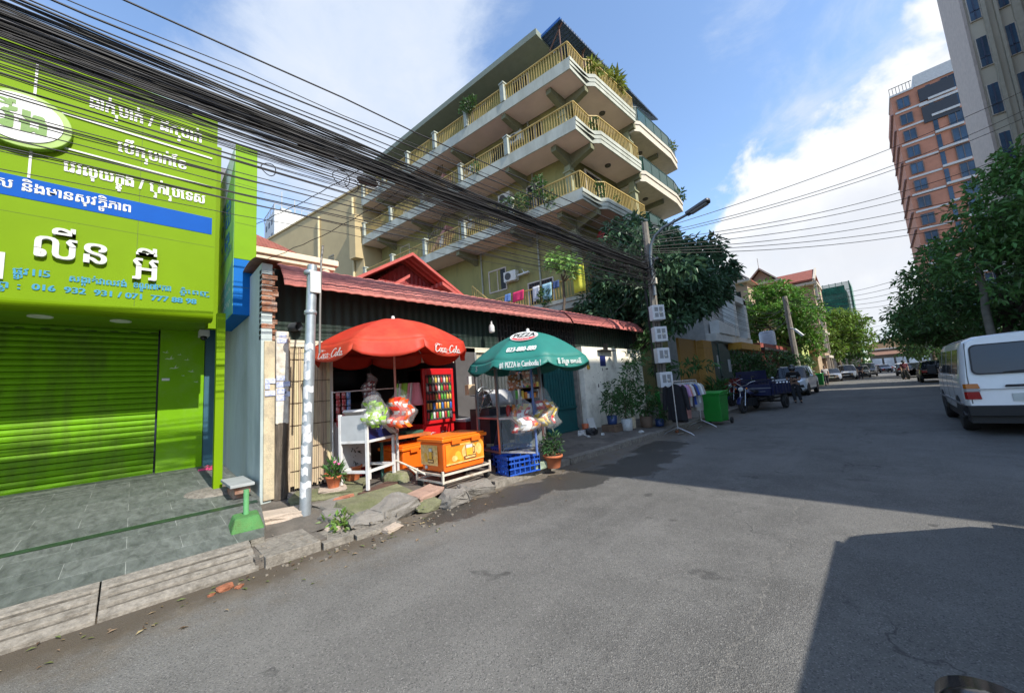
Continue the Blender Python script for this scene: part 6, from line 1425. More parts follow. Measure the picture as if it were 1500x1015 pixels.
# ------------------------------------------------------------------ trees
bark = pm('bark', (.10,.075,.055), .95, var=.3, scale=8, bump=.8)
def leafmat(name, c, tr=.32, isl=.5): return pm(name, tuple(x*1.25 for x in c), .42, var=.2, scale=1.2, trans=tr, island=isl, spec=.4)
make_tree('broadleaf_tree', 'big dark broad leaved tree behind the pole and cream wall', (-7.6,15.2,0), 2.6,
    [(-6.8,14.6,6.1,1.7,1.2,2.3),(-7.9,14.2,5.0,1.4,.9,1.3),(-5.6,16.0,5.7,1.35,1.5,2.0),(-5.0,17.5,6.2,1.15,1.5,1.55),(-8.0,14.1,5.3,1.1,.8,1.6),(-5.8,14.5,4.6,1.35,1.0,1.25),(-6.7,14.6,7.8,1.1,.9,1.0),(-5.4,12.75,6.3,.6,.45,.8),(-4.75,13.0,5.3,.6,.5,.7)], 175, .55, 84, .33, .20, 5, leafmat('leaf_dark', (.050,.105,.052)), bark, droop=.75, aspect=.40, shell=.7)
make_tree('papaya_tree', 'small pale green papaya tree beside the washing balcony', (-9.3,12.7,3.8), 6.0, [(-9.2,12.7,6.85,.75,.5,.35),(-8.6,12.6,6.5,.4,.4,.4)], 9, .35, 45, .30, .06, 6, leafmat('leaf_pale', (.20,.34,.09), .35), bark, cat='tree', limbs=6)
b = MB(); b.grid(lambda u, v: (-8.75+u*.55, 12.95+.06*math.sin(u*9), 6.55-1.15*v), 8, 4); tag(b.build('hanging_cloth', pm('cloth_yellow', (.62,.60,.06), .8, var=.15), solid=.01), 'long yellow cloth hanging at the end of the washing balcony', 'washing')
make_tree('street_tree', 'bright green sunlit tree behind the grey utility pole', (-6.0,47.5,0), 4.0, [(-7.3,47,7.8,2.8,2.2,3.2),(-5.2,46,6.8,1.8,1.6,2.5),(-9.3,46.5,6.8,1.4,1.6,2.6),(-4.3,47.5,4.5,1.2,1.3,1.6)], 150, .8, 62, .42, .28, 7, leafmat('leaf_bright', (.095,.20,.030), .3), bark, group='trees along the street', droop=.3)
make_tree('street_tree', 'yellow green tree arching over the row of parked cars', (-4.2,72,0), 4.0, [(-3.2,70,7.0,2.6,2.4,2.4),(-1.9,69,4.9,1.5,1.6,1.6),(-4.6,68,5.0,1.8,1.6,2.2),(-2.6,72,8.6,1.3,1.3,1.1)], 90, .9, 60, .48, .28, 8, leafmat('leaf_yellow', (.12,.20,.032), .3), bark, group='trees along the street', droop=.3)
make_tree('street_tree', 'smaller dark tree beyond the yellow green tree', (-3.9,90,0), 3.0, [(-3.0,88,4.0,2.2,2,2.8)], 30, .8, 60, .5, .2, 9, leafmat('leaf_mid', (.05,.11,.02), .3), bark, group='trees along the street')
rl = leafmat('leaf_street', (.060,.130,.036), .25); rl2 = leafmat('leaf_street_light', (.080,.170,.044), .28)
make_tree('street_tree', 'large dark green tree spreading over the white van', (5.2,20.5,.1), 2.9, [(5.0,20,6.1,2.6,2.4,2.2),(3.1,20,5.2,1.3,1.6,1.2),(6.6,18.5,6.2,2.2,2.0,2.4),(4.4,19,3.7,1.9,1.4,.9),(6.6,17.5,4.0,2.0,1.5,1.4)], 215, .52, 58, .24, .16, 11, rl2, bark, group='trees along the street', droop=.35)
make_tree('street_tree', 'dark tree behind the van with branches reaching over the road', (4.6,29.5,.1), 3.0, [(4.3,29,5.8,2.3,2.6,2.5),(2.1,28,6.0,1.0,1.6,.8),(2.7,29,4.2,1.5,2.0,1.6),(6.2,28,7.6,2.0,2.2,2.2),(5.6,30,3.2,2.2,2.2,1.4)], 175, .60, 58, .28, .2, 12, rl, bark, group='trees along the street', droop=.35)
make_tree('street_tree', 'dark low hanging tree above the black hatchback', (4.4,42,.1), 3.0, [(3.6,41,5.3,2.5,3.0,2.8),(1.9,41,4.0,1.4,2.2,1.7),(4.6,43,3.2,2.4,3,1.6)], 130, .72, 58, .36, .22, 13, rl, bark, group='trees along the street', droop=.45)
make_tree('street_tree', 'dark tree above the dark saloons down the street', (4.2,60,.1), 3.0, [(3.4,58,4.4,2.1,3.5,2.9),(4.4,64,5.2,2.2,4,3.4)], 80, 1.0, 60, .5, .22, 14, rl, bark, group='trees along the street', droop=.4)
t = thing('street_tree', 'slender grey trunk of a young tree behind the van roof', 'tree', (2.95,20.4,.1), 0, 'trees along the street'); b = MB(); limb(b, (2.95,20.4,.1), (2.75,20.2,4.6), .13, .09, random.Random(3), 6, .03); b.build('trunk', pm('bark_grey', (.20,.19,.16), .9, var=.25), t)
leaf_cloud(crown_clumps([(2.75,20.2,5.0,1.1,1.0,.8)], 14, .45, 50, 33), .25, 33, .35).build('crown', rl2, t)
# hedges on the left
hm = leafmat('leaf_hedge', (.040,.090,.026), .2)
def hedge(label, x0, x1, y0, y1, z0, z1, n, lf, sd, m=hm):
    rg = random.Random(sd); cl = [(rg.uniform(x0,x1), rg.uniform(y0,y1), rg.uniform(z0+.15,z1), .38,.55,.32, 42) for _ in range(n)]
    t = thing('hedge', label, 'hedge', ((x0+x1)/2,(y0+y1)/2,z0)); leaf_cloud(cl, lf, sd, .2).build('leaves', m, t)
    b = MB(); 
    for i in range(8): y_ = y0+(y1-y0)*(i+.5)/8; b.tube([((x0+x1)/2,y_,z0),((x0+x1)/2,y_+.2,z1-.4)], .05, 5)
    b.build('stem', bark, t)
hedge('dark hedge behind the parked cargo tricycles', -6.3,-5.5,24.5,33.5,.2,2.75, 95, .22, 3)
hedge('dark trimmed hedge above the silver grey parked car', -6.2,-5.3,35,53,.4,2.9, 120, .30, 4)
hedge('shaded dark hedge under the street trees behind the van', 6.2,7.0,14,40,.1,2.6, 170, .30, 5, rl)
tag(leaf_cloud([(-5.6,18.9,.6,.45,.3,.25,90),(-5.5,18.9,.95,.3,.3,.3,60)], .5, 3, -.5, .14).build('spiky_plant', leafmat('leaf_spiky', (.05,.13,.035), .2)), 'spiky green plant in front of the dark green gate leaf', 'plant')
tag(leaf_cloud([(-5.3,12.5,1.9,.45,.4,.22,80),(-4.7,12.9,1.85,.55,.4,.2,110),(-4.1,13.2,1.95,.4,.4,.15,50)], .24, 5, .35, .22).build('ferny_shrub', leafmat('leaf_fern', (.04,.10,.03), .25)), 'ferny shrub leaning out over the clothes rack', 'shrub')
tag(leaf_cloud([(-6.0,13.3,2.9,.5,.4,.3,90),(-5.6,13.4,3.2,.4,.4,.2,50)], .26, 6, .35, .4).build('shrub', leafmat('leaf_shrub', (.045,.11,.028), .25)), 'light green shrub hanging over the end of the cream wall', 'shrub')
# plants in pots along the cream wall
pl = leafmat('leaf_wallplant', (.045,.105,.028), .25)
bluep = pm('blue_glaze', (.02,.045,.13), .3, var=.2); bucket = pm('bucket_white', (.48,.49,.47), .5, var=.1, dirt=(.2,.19,.16), dscale=5, damt=.6); box_ = pm('wood_box', (.13,.085,.055), .9, var=.3, scale=6)
cyl = lambda r, h: [(r*.86,0),(r*.9,.01),(r,h),(r*.9,h),(r*.88,h*.92)]
zq = .13
potted('leafy shrub in a dark blue glazed pot raised on a wooden box', (-5.72,9.78,zq+.22), .15,.24, [(0,0,.35,.30,.38,190),(.05,.1,.7,.26,.30,120)], .16, 31, 'potted shrubs along the cream wall', pl, bluep, prof=cyl(.15,.24), droop=.25)
potted('leafy shrub in a dirty white bucket by the cream wall', (-5.45,10.12,zq), .165,.34, [(0,0,.40,.30,.40,190),(-.05,.1,.85,.25,.35,120)], .16, 32, 'potted shrubs along the cream wall', pl, bucket, prof=cyl(.165,.34), droop=.25)
potted('tall thin shrub in a small cream pot against the wall', (-5.55,10.62,zq), .12,.34, [(0,0,.6,.28,.5,160),(.1,.05,1.25,.30,.40,150),(.25,.1,1.75,.35,.25,130)], .17, 33, 'potted shrubs along the cream wall', pl, cream, prof=cyl(.12,.34), droop=.3)
potted('bushy shrub in a brown square pot near the utility pole', (-5.25,10.95,zq), .19,.32, [(0,0,.35,.30,.35,170),(.1,.1,.7,.3,.3,130)], .17, 34, 'potted shrubs along the cream wall', pl, box_, prof=cyl(.19,.32), droop=.25)
potted('low shrub in a blue pot at the foot of the utility pole', (-5.0,11.3,zq), .14,.22, [(0,0,.25,.28,.3,130)], .18, 35, 'potted shrubs along the cream wall', pl, bluep, prof=cyl(.14,.22))
b = MB(); b.box(-5.95,-5.52,9.55,10.0,zq,zq+.21); tag(b.build('wooden_box', box_, bev=.01), 'low wooden box holding the dark blue pot', 'box')
M_ = Matrix.Translation((-6.02,9.25,zq)) @ Matrix.Rotation(R(-14),4,'Y'); b = MB(); b.box(-.02,.02,-.16,.16,0,.45,0,M_); tag(b.build('white_board', pm('board_white', (.55,.55,.52), .6, var=.08)), 'small white board leaning on the cream wall', 'board')
b = MB(); b.lathe([(.08,0),(.10,.18),(.09,.19)], (-6.12,8.98,zq+.12), 12); tag(b.build('orange_tub', pm('tub_orange', (.45,.11,.04), .6)), 'small orange tub on the rubbish by the gate', 'tub')
rock('rubbish_bag', 'black rubbish bag slumped against the cream wall', (-5.95,8.98,zq+.09), (.34,.5,.24), .3, pm('bin_bag', (.012,.012,.013), .35, bump=1.0, bscale=18), 61, group=None)
rock('rubbish_bag', 'crumpled white plastic bag beside the black rubbish bag', (-6.05,8.68,zq+.07), (.22,.26,.2), .3, pm('white_bag', (.5,.5,.48), .5, bump=1.0, bscale=18), 62, group=None)
rock('shoe', 'white shoe on the pavement in front of the rubbish', (-5.78,8.55,zq+.02), (.1,.2,.06), 1.0, white, 63, group='white shoes')
rock('shoe', 'white shoe lying nearer the wooden box', (-5.62,9.05,zq+.02), (.1,.2,.06), .5, white, 64, group='white shoes')
rock('crumpled_paper', 'crumpled white paper on the dark pavement near the kerb', (-4.85,9.75,zq+.02), (.13,.17,.08), .7, white, 65, group=None)
# ------------------------------------------------------------------ vehicles
rubber = MATS['rubber']; gloss = pm('black_gloss', (.01,.01,.012), .15); blk = pm('black_trim', (.016,.016,.017), .55)
glassm = pm('car_glass', (.015,.018,.022), .06, var=.1, spec=.8); chrome = MATS['chrome']; rimm = pm('alloy', (.32,.33,.34), .35, .8)
redl = pm('tail_red', (.32,.01,.012), .2); ambl = pm('tail_amber', (.45,.13,.01), .2); lampm = pm('headlamp', (.55,.58,.6), .12)
def wheel(t, c, r, w, M, spokes=7):
    b = MB(); WMx = M @ Matrix.Translation(Vector(c)) @ Matrix.Rotation(PI/2,4,'Y')
    b.lathe([(r*.62,-w/2),(r*.93,-w/2),(r,-w*.3),(r,w*.3),(r*.93,w/2),(r*.62,w/2)], (0,0,0), 22, 0, True, WMx); o = b.build('wheel', rubber, t)
    b = MB(); b.lathe([(0,w*.30),(r*.2,w*.34),(r*.58,w*.40),(r*.64,w*.52),(r*.66,w*.50),(r*.66,-w*.50),(r*.6,-w*.45),(0,-w*.3)], (0,0,0), 22, 0, True, WMx); b.build('rim', rimm, o); return o
def loft(st, mi_fn=None):
    """st: list of stations (y, [(x,z),...] right half bottom-centre to top-centre). returns MB with mirrored skin"""
    q = MB(); n = len(st[0][1]); rows = []
    for y, pr in st:
        row = [(x, yy if False else y, z) for x, z in pr]; rows.append([(x, (y if not callable(y) else y(z)), z) for x, z in pr]+[(-x, (y if not callable(y) else y(z)), z) for x, z in pr[::-1]])
    m = 2*n
    return rows, m
def skin(rows, mats_fn, M):
    out = {}
    for i in range(len(rows)-1):
        m = len(rows[0])
        for j in range(m-1):
            k = mats_fn(i, j if j < m//2 else m-2-j); q = out.setdefault(k, MB())
            q.add([M @ Vector(p) for p in (rows[i][j], rows[i][j+1], rows[i+1][j+1], rows[i+1][j])], [(0,1,2,3)], 0, True)
    return out
def weld(o, d=.003):
    bm = bmesh.new(); bm.from_mesh(o.data); bmesh.ops.remove_doubles(bm, verts=bm.verts, dist=d); bmesh.ops.recalc_face_normals(bm, faces=bm.faces); bm.to_mesh(o.data); bm.free()
    for p in o.data.polygons: p.use_smooth = True
    if hasattr(o.data, 'set_sharp_from_angle'): o.data.set_sharp_from_angle(angle=R(38))
    return o
def car(label, loc, rz, paint, L_=4.5, Wd=1.8, H_=1.5, kind='sedan', cat='car', facing='front'):
    """front at local y=0 facing -y"""
    t = thing('parked_car', label, cat, loc, rz, 'parked cars along the street'); M = LOC(t); w = Wd/2; suv = kind != 'sedan'
    hb = .62*H_ if not suv else .56*H_; bt = .66*H_ if not suv else .60*H_     # bonnet height, belt
    roof0, roof1 = (.40, .72) if not suv else (.38, .84); tail = .93 if not suv else .985; hood = .25 if not suv else .24
    zb0 = .20 if not suv else .26
    def sec(wl, wb, zb, zbelt, wt, zt): return [(0,zb),(wl*.86,zb),(wl,zb+.14),(wl*1.0,zbelt-.22),(wb,zbelt),(wt,zt-.05) if zt > zbelt+.12 else (wb*.93,zt),(wt*.86,zt) if zt > zbelt+.12 else (wb*.7,zt+.015),(0,zt+.02)]
    S_ = [(0.0, sec(w*.70,w*.66,zb0+.12,hb*.82,0,hb*.83)),(.03*L_, sec(w*.88,w*.84,zb0,hb*.90,0,hb*.90)),(.10*L_, sec(w*.98,w*.93,zb0,hb*.97,0,hb*.96)),(hood*L_, sec(w,w*.95,zb0,bt*.97,0,hb*1.02)),
        (roof0*L_, sec(w,w*.95,zb0,bt,w*.74,H_*.97)),((roof0+.10)*L_, sec(w,w*.95,zb0,bt,w*.75,H_)),((roof1-.12)*L_, sec(w,w*.95,zb0,bt*1.01,w*.75,H_)),(roof1*L_, sec(w,w*.95,zb0,bt*1.03,w*.72,H_*.96))]
    if suv: S_ += [(.955*L_, sec(w*.97,w*.92,zb0,bt*1.04,w*.68,bt*1.10)),(L_, sec(w*.86,w*.80,zb0+.12,bt*.98,0,bt*.98))]
    else: S_ += [(.88*L_, sec(w*.98,w*.92,zb0,bt*1.0,0,bt*1.02)),(.97*L_, sec(w*.92,w*.86,zb0,bt*.97,0,bt*.98)),(L_, sec(w*.78,w*.72,zb0+.12,bt*.85,0,bt*.86))]
    rows, m = loft(S_)
    def mf(i, j):
        if 3 <= i <= 6 or (suv and i == 7):
            if j == 4 and 4 <= i <= 6: return 'side_window'
            if i == 3 and j >= 4: return 'windscreen'
            if (i == 7) and j >= 4: return 'rear_window'
        if not suv and i == 7 and j >= 4: return 'rear_window'
        return 'body'
    sk = skin(rows, mf, M); body = None
    for k, q in sk.items():
        o = q.build(k, paint if k == 'body' else glassm, t); weld(o)
    for s in (1,-1):
        b = MB(); b.bar(M @ Vector((s*w*.86,.385*L_,bt*1.0)), M @ Vector((s*w*.74,(roof0+.02)*L_,H_*.96)), .05, .05); b.bar(M @ Vector((s*w*.955,.52*L_,bt)), M @ Vector((s*w*.765,.52*L_,H_-.03)), .07, .03); b.build('pillar', paint if suv else blk, t)
        b = MB(); b.ball((0,0,0), 1, 10, 6, 0); b.v = [tuple(M @ Vector((s*(w+.08)+p[0]*.10, .33*L_+p[1]*.05, bt+.08+p[2]*.07))) for p in b.v]; b.build('mirror', paint, t)
        for yy in (.17,.80): 
            wheel(t, (s*(w-.10), yy*L_, .33 if not suv else .37), .33 if not suv else .37, .20, M)
            b = MB(); rr_ = .39 if not suv else .44; b.prism([M @ Vector((s*(w*1.003), yy*L_+rr_*math.cos(a), .33+rr_*math.sin(a)*.95)) for a in np.linspace(-.15, PI+.15, 14)], M.to_3x3() @ Vector((-s*.06,0,0))); b.build('wheel_arch', blk, t)
        b = MB(); b.prism([M @ Vector((s*w*x_, y_, z_)) for x_, y_, z_ in ((.42,.012*L_,hb*.72),(.83,.03*L_,hb*.74),(.93,.085*L_,hb*.88),(.80,.03*L_,hb*.86),(.45,.008*L_,hb*.80))], M.to_3x3() @ Vector((0,-.025,0))); b.build('headlight', lampm, t)
        b = MB(); b.prism([M @ Vector((s*w*x_, L_*1.0+.005-.03*(x_ > .8), z_)) for x_, z_ in ((.55,bt*.78),(.84,bt*.76),(.86,bt*.94),(.55,bt*.92))], M.to_3x3() @ Vector((0,.02,0))); b.build('taillight', redl, t)
    b = MB(); b.prism([M @ Vector((x_*w, -.012, z_)) for x_, z_ in ((-.42,hb*.60),(.42,hb*.60),(.40,hb*.80),(-.40,hb*.80))], M.to_3x3() @ Vector((0,.03,0))); b.build('grille', blk, t)
    b = MB(); b.prism([M @ Vector((x_*w, .0, z_)) for x_, z_ in ((-.78,zb0+.06),(.78,zb0+.06),(.70,zb0+.24),(-.70,zb0+.24))], M.to_3x3() @ Vector((0,.06,0))); b.box(-w*.8,w*.8,-.02,L_*.3,zb0-.06,zb0+.05,0,M); b.build('bumper', blk, t)
    b = MB(); b.box(-.22,.22,-.035,-.012,hb*.50,hb*.50+.11,0,M); b.build('number_plate', white, t)
    if suv:
        for s in (1,-1): b = MB(); b.bar(M @ Vector((s*w*.66,.42*L_,H_+.035)), M @ Vector((s*w*.66,.80*L_,H_+.035)), .04, .035); b.build('roof_rail', rimm, t)
    return t
def paint(n, c, metal=.2): return pm('paint_'+n, c, .28, metal, var=.03, coat=.6)
pw, psil, pgr, pbk = paint('white', (.78,.79,.79), 0), paint('silver', (.38,.42,.50), .5), paint('grey', (.20,.205,.21), .4), paint('black', (.012,.012,.014), .1)
s1 = car('large white silver sport utility car parked behind the standing person', (-4.15,27.6,0), R(-2), paint('pearl', (.90,.91,.92), 0), 4.8, 1.86, 1.78, 'suv')
M = LOC(s1); b = MB()
for s in (1,-1): b.prism([M @ Vector(p) for p in ((s*.50,-.02,.50),(s*.84,.02,.52),(s*.80,.0,.66),(s*.60,-.02,.64))], (0,-.02,0))
b.build('fog_lamp_recess', blk, s1)
car('blue silver sedan parked with its nose towards the camera', (-4.0,54.0,0), R(3), psil, 4.4, 1.75, 1.46)
car('white sport utility car parked close behind the blue silver sedan', (-3.05,59.5,0), R(0), pw, 4.7, 1.85, 1.76, 'suv')
car('dark grey sedan standing out from the line of parked cars', (-1.95,65,0), R(0), pgr, 4.5, 1.8, 1.55)
car('black tall car behind the dark grey sedan', (-1.35,70.5,0), R(0), pbk, 4.6, 1.85, 1.85, 'suv')
car('black hatchback parked beyond the white van', (2.75,43.4,0), R(180), pbk, 4.0, 1.75, 1.55, 'suv')
car('dark saloon parked under the trees past the motorbike', (2.3,58,0), R(180), paint('ink', (.02,.022,.03), .2), 4.4, 1.78, 1.45)
car('dark saloon parked farther off than the first one', (2.1,68,0), R(180), paint('ink2', (.03,.03,.035), .2), 4.4, 1.78, 1.45)
car('distant white car across the end of the street', (-.3,112,0), R(70), pw, 4.4, 1.78, 1.45)
car('distant red car at the end of the street', (2.4,118,0), R(80), paint('red', (.35,.02,.02), .1), 4.4, 1.78, 1.5)
car('distant silver car driving at the end of the street', (.7,100,0), R(10), psil, 4.4, 1.78, 1.5)
car('distant white car parked before the junction', (2.6,92,0), R(175), pw, 4.3, 1.75, 1.5)
def van(label, loc, rz, pnt, group=None):
    """rear at local y=0, pointing +y"""
    t = thing('white_van', label, 'van', loc, rz, group); M = LOC(t); w = .845
    def yl(y, k): return lambda z: y+(k*max(0, z-.95) if z > .95 else k*.25*max(0,.55-z))
    def sec(s, top, zb=.34): return [(0,zb),(w*.92*s,zb),(w*.985*s,zb+.10),(w*s,.75),(w*s,1.05),(w*.985*s,1.16),(w*.90*s,1.70*top),(w*.84*s,1.84*top),(w*.66*s,1.92*top),(0,1.955*top)]
    S_ = [(yl(0.0,.16), sec(.93,.985,.42)),(yl(.06,.16), sec(.985,.995,.36)),(yl(.22,.13), sec(1,1)),(yl(1.2,.0), sec(1,1.0)),(yl(2.4,0), sec(1,1.0)),(yl(3.5,-.05), sec(1,1.0)),(yl(4.1,-.75), sec(1,.99)),(yl(4.55,-.95), sec(.97,.97)),(yl(4.66,-1.0), sec(.86,.95,.42))]
    rows, m = loft(S_); sk = skin(rows, lambda i, j: 'body', M)
    n = len(rows[0])
    for rw in (rows[0], rows[-1]): sk['body'].add([M @ Vector(p) for p in rw], [tuple(range(n))], 0)
    body = weld(sk['body'].build('body', pnt, t))
    def rear(x, z, d=.008): return M @ Vector((x, .16*max(0,z-.95)-d, z))
    def rr(x0, x1, z0, z1, r, d, name, m, par, th=.006, top=1.0):
        pts = []
        for cx, cz, a0 in ((x1-r,z1-r,0),(x0+r,z1-r,90),(x0+r,z0+r,180),(x1-r,z0+r,270)):
            for k in range(5):
                a = R(a0+k*22.5); px = cx+r*math.cos(a); pz_ = cz+r*math.sin(a); px *= (1-.05*(pz_-z0)/(z1-z0)); pts.append(rear(px, pz_, d))
        b = MB(); b.prism(pts, M.to_3x3() @ Vector((0,th,0))); return b.build(name, m, par)
    rr(-.69,.69,1.17,1.76,.10,.014,'window_seal', blk, t); rr(-.665,.665,1.195,1.735,.085,.018,'rear_window', glassm, t)
    for s in (1,-1):
        for z0, z1, m_ in ((.905,1.00,ambl),(.845,.905,pm('tail_clear', (.35,.33,.32), .2)),(.70,.845,redl)):
            b = MB(); b.prism([rear(s*x_, z_, .014) for x_, z_ in ((.62,z0),(.80,z0),(.80,z1),(.64,z1))], M.to_3x3() @ Vector((s*.035,.05,0))); b.build('tail_lamp', m_, t, bev=.006)
        # side windows
        for i, (y0, y1) in enumerate(((.42,1.28),(1.36,2.25),(2.33,3.12),(3.2,3.75))):
            b = MB(); b.prism([M @ Vector((s*(w*(.985-.085*(z_-1.16)/.54)+.005), y_, z_)) for y_, z_ in ((y0,1.19),(y1,1.19),(y1-.02,1.70),(y0+.04,1.70))], M.to_3x3() @ Vector((-s*.012,0,0))); b.build('side_window', glassm, t)
        b = MB(); b.box(s*w*1.0-.012,s*w*1.0+.016,.25,4.3,.56,.61,0,M); b.build('side_moulding', pm('moulding_grey', (.25,.25,.26), .5), t)
        b = MB(); b.box(s*w*.80-.01,s*w*.80+.012,.35,3.6,1.845,1.865,0,M); b.build('roof_gutter', blk, t)
        for yy in (.95,3.72):
            b = MB(); b.prism([M @ Vector((s*(w*1.006), yy+.39*math.cos(a), .34+.40*math.sin(a))) for a in np.linspace(-.1, PI+.1, 16)], M.to_3x3() @ Vector((-s*.08,0,0))); b.build('wheel_arch', blk, t)
            wheel(t, (s*(w-.10), yy, .32), .32, .21, M)
        b = MB(); b.box(s*(w+.02),s*(w+.20),3.72,3.78,1.15,1.40,0,M); b.build('mirror', blk, t, bev=.02)
        b = MB(); b.box(s*.45,s*.80,4.72,4.60,.72,.86,0,M); b.build('headlight', lampm, t)
    b = MB(); b.prism([M @ Vector(p) for p in ((-.83,-.09,.38),(.83,-.09,.38),(.83,-.10,.58),(-.83,-.10,.58))], M.to_3x3() @ Vector((0,.14,0)))
    for s in (1,-1): b.prism([M @ Vector(p) for p in ((s*.78,-.06,.38),(s*.865,.0,.40),(s*.865,.42,.45),(s*.865,.45,.58),(s*.865,0,.58),(s*.80,-.09,.58))], M.to_3x3() @ Vector((-s*.05,0,0)))
    b.build('rear_bumper', blk, t, bev=.015)
    b = MB(); b.prism([rear(x_, z_, .02) for x_, z_ in ((-.33,.92),(.33,.92),(.31,.965),(-.31,.965))], M.to_3x3() @ Vector((0,.02,0))); b.build('tailgate_handle', blk, t, bev=.008)
    b = MB(); b.prism([rear(x_, z_, .012) for x_, z_ in ((-.26,.66),(.26,.66),(.26,.80),(-.26,.80))], M.to_3x3() @ Vector((0,.01,0))); b.build('number_plate', pm('plate_pale', (.52,.55,.52), .5), t)
    b = MB(); b.box(-.79,.79,-.008,.02,.885,.892,0,M); b.build('tailgate_crease', pm('crease_grey', (.2,.2,.21), .5), t)
    b = MB(); b.box(-.80,.80,.02,4.5,.24,.40,0,M); b.build('underside', blk, t)
    for s in (1,-1):
        for y_ in (1.32,2.29,3.16):
            b = MB(); b.prism([M @ Vector((s*(w*k_+.002), y_, z_)) for k_, z_ in ((.99,.45),(1.0,.75),(1.0,1.05),(.985,1.16))], M.to_3x3() @ Vector((0,.008,0))); b.build('door_gap', blk, t)
        b = MB(); b.prism([rear(s*x_, z_, .004) for x_, z_ in ((.745,.62),(.755,.62),(.755,1.15),(.70,1.80),(.69,1.80),(.745,1.15))], M.to_3x3() @ Vector((0,.01,0))); b.build('tailgate_gap', blk, t)
    b = MB(); b.prism([M @ Vector(p) for p in ((-.05,.30,1.70),(.06,.30,1.70),(.06,.33,1.74),(-.05,.33,1.74))], (0,0,.002)); b.bar(rear(-.30,1.20,.024), rear(.25,1.24,.026), .02, .02); b.build('rear_wiper', blk, t)
    return t
van('white passenger van with dark rear window parked under the trees', (1.93,11.55,0), R(0), pw)
van('white van parked beside the camera, casting its shadow on the road', (2.27,.78,0), R(0), pw)
# scooter whose seat edge shows at the bottom right
t = thing('black_scooter', 'glossy black scooter seat showing just in front of the camera', 'scooter', (.075,.888,.066)); M = LOC(t)
b = MB(); b.grid(lambda u, v: tuple(M @ Vector(((.15+.03*math.sin(PI*u))*math.sin((v-.5)*PI)*(.55+.45*math.sin(PI*min(1, u*1.6+.12))), -.45+u*.93, .66+.085*math.cos((v-.5)*PI)*(.6+.4*math.sin(PI*min(1, u*1.3+.1)))))), 16, 12); b.build('seat', gloss, t, solid=.01)
b = MB(); b.box(-.12,.12,-.4,.42,.40,.66,0,M); b.box(-.16,.16,-.95,-.4,.22,.30,0,M); b.box(-.2,.2,-1.05,-.93,.25,.85,0,M); b.build('body', pm('scooter_grey', (.02,.02,.022), .3), t, bev=.04)
for yy in (.30,-1.1): wheel(t, (0,yy,.15), .25, .10, M)
b = MB(); b.tube([M @ Vector(p) for p in ((-.33,-.85,.98),(0,-.95,1.0),(.33,-.85,.98))], .016, 8); b.tube([M @ Vector(p) for p in ((0,-.98,.8),(0,-.95,1.0))], .03, 8); b.build('handlebar', blk, t)
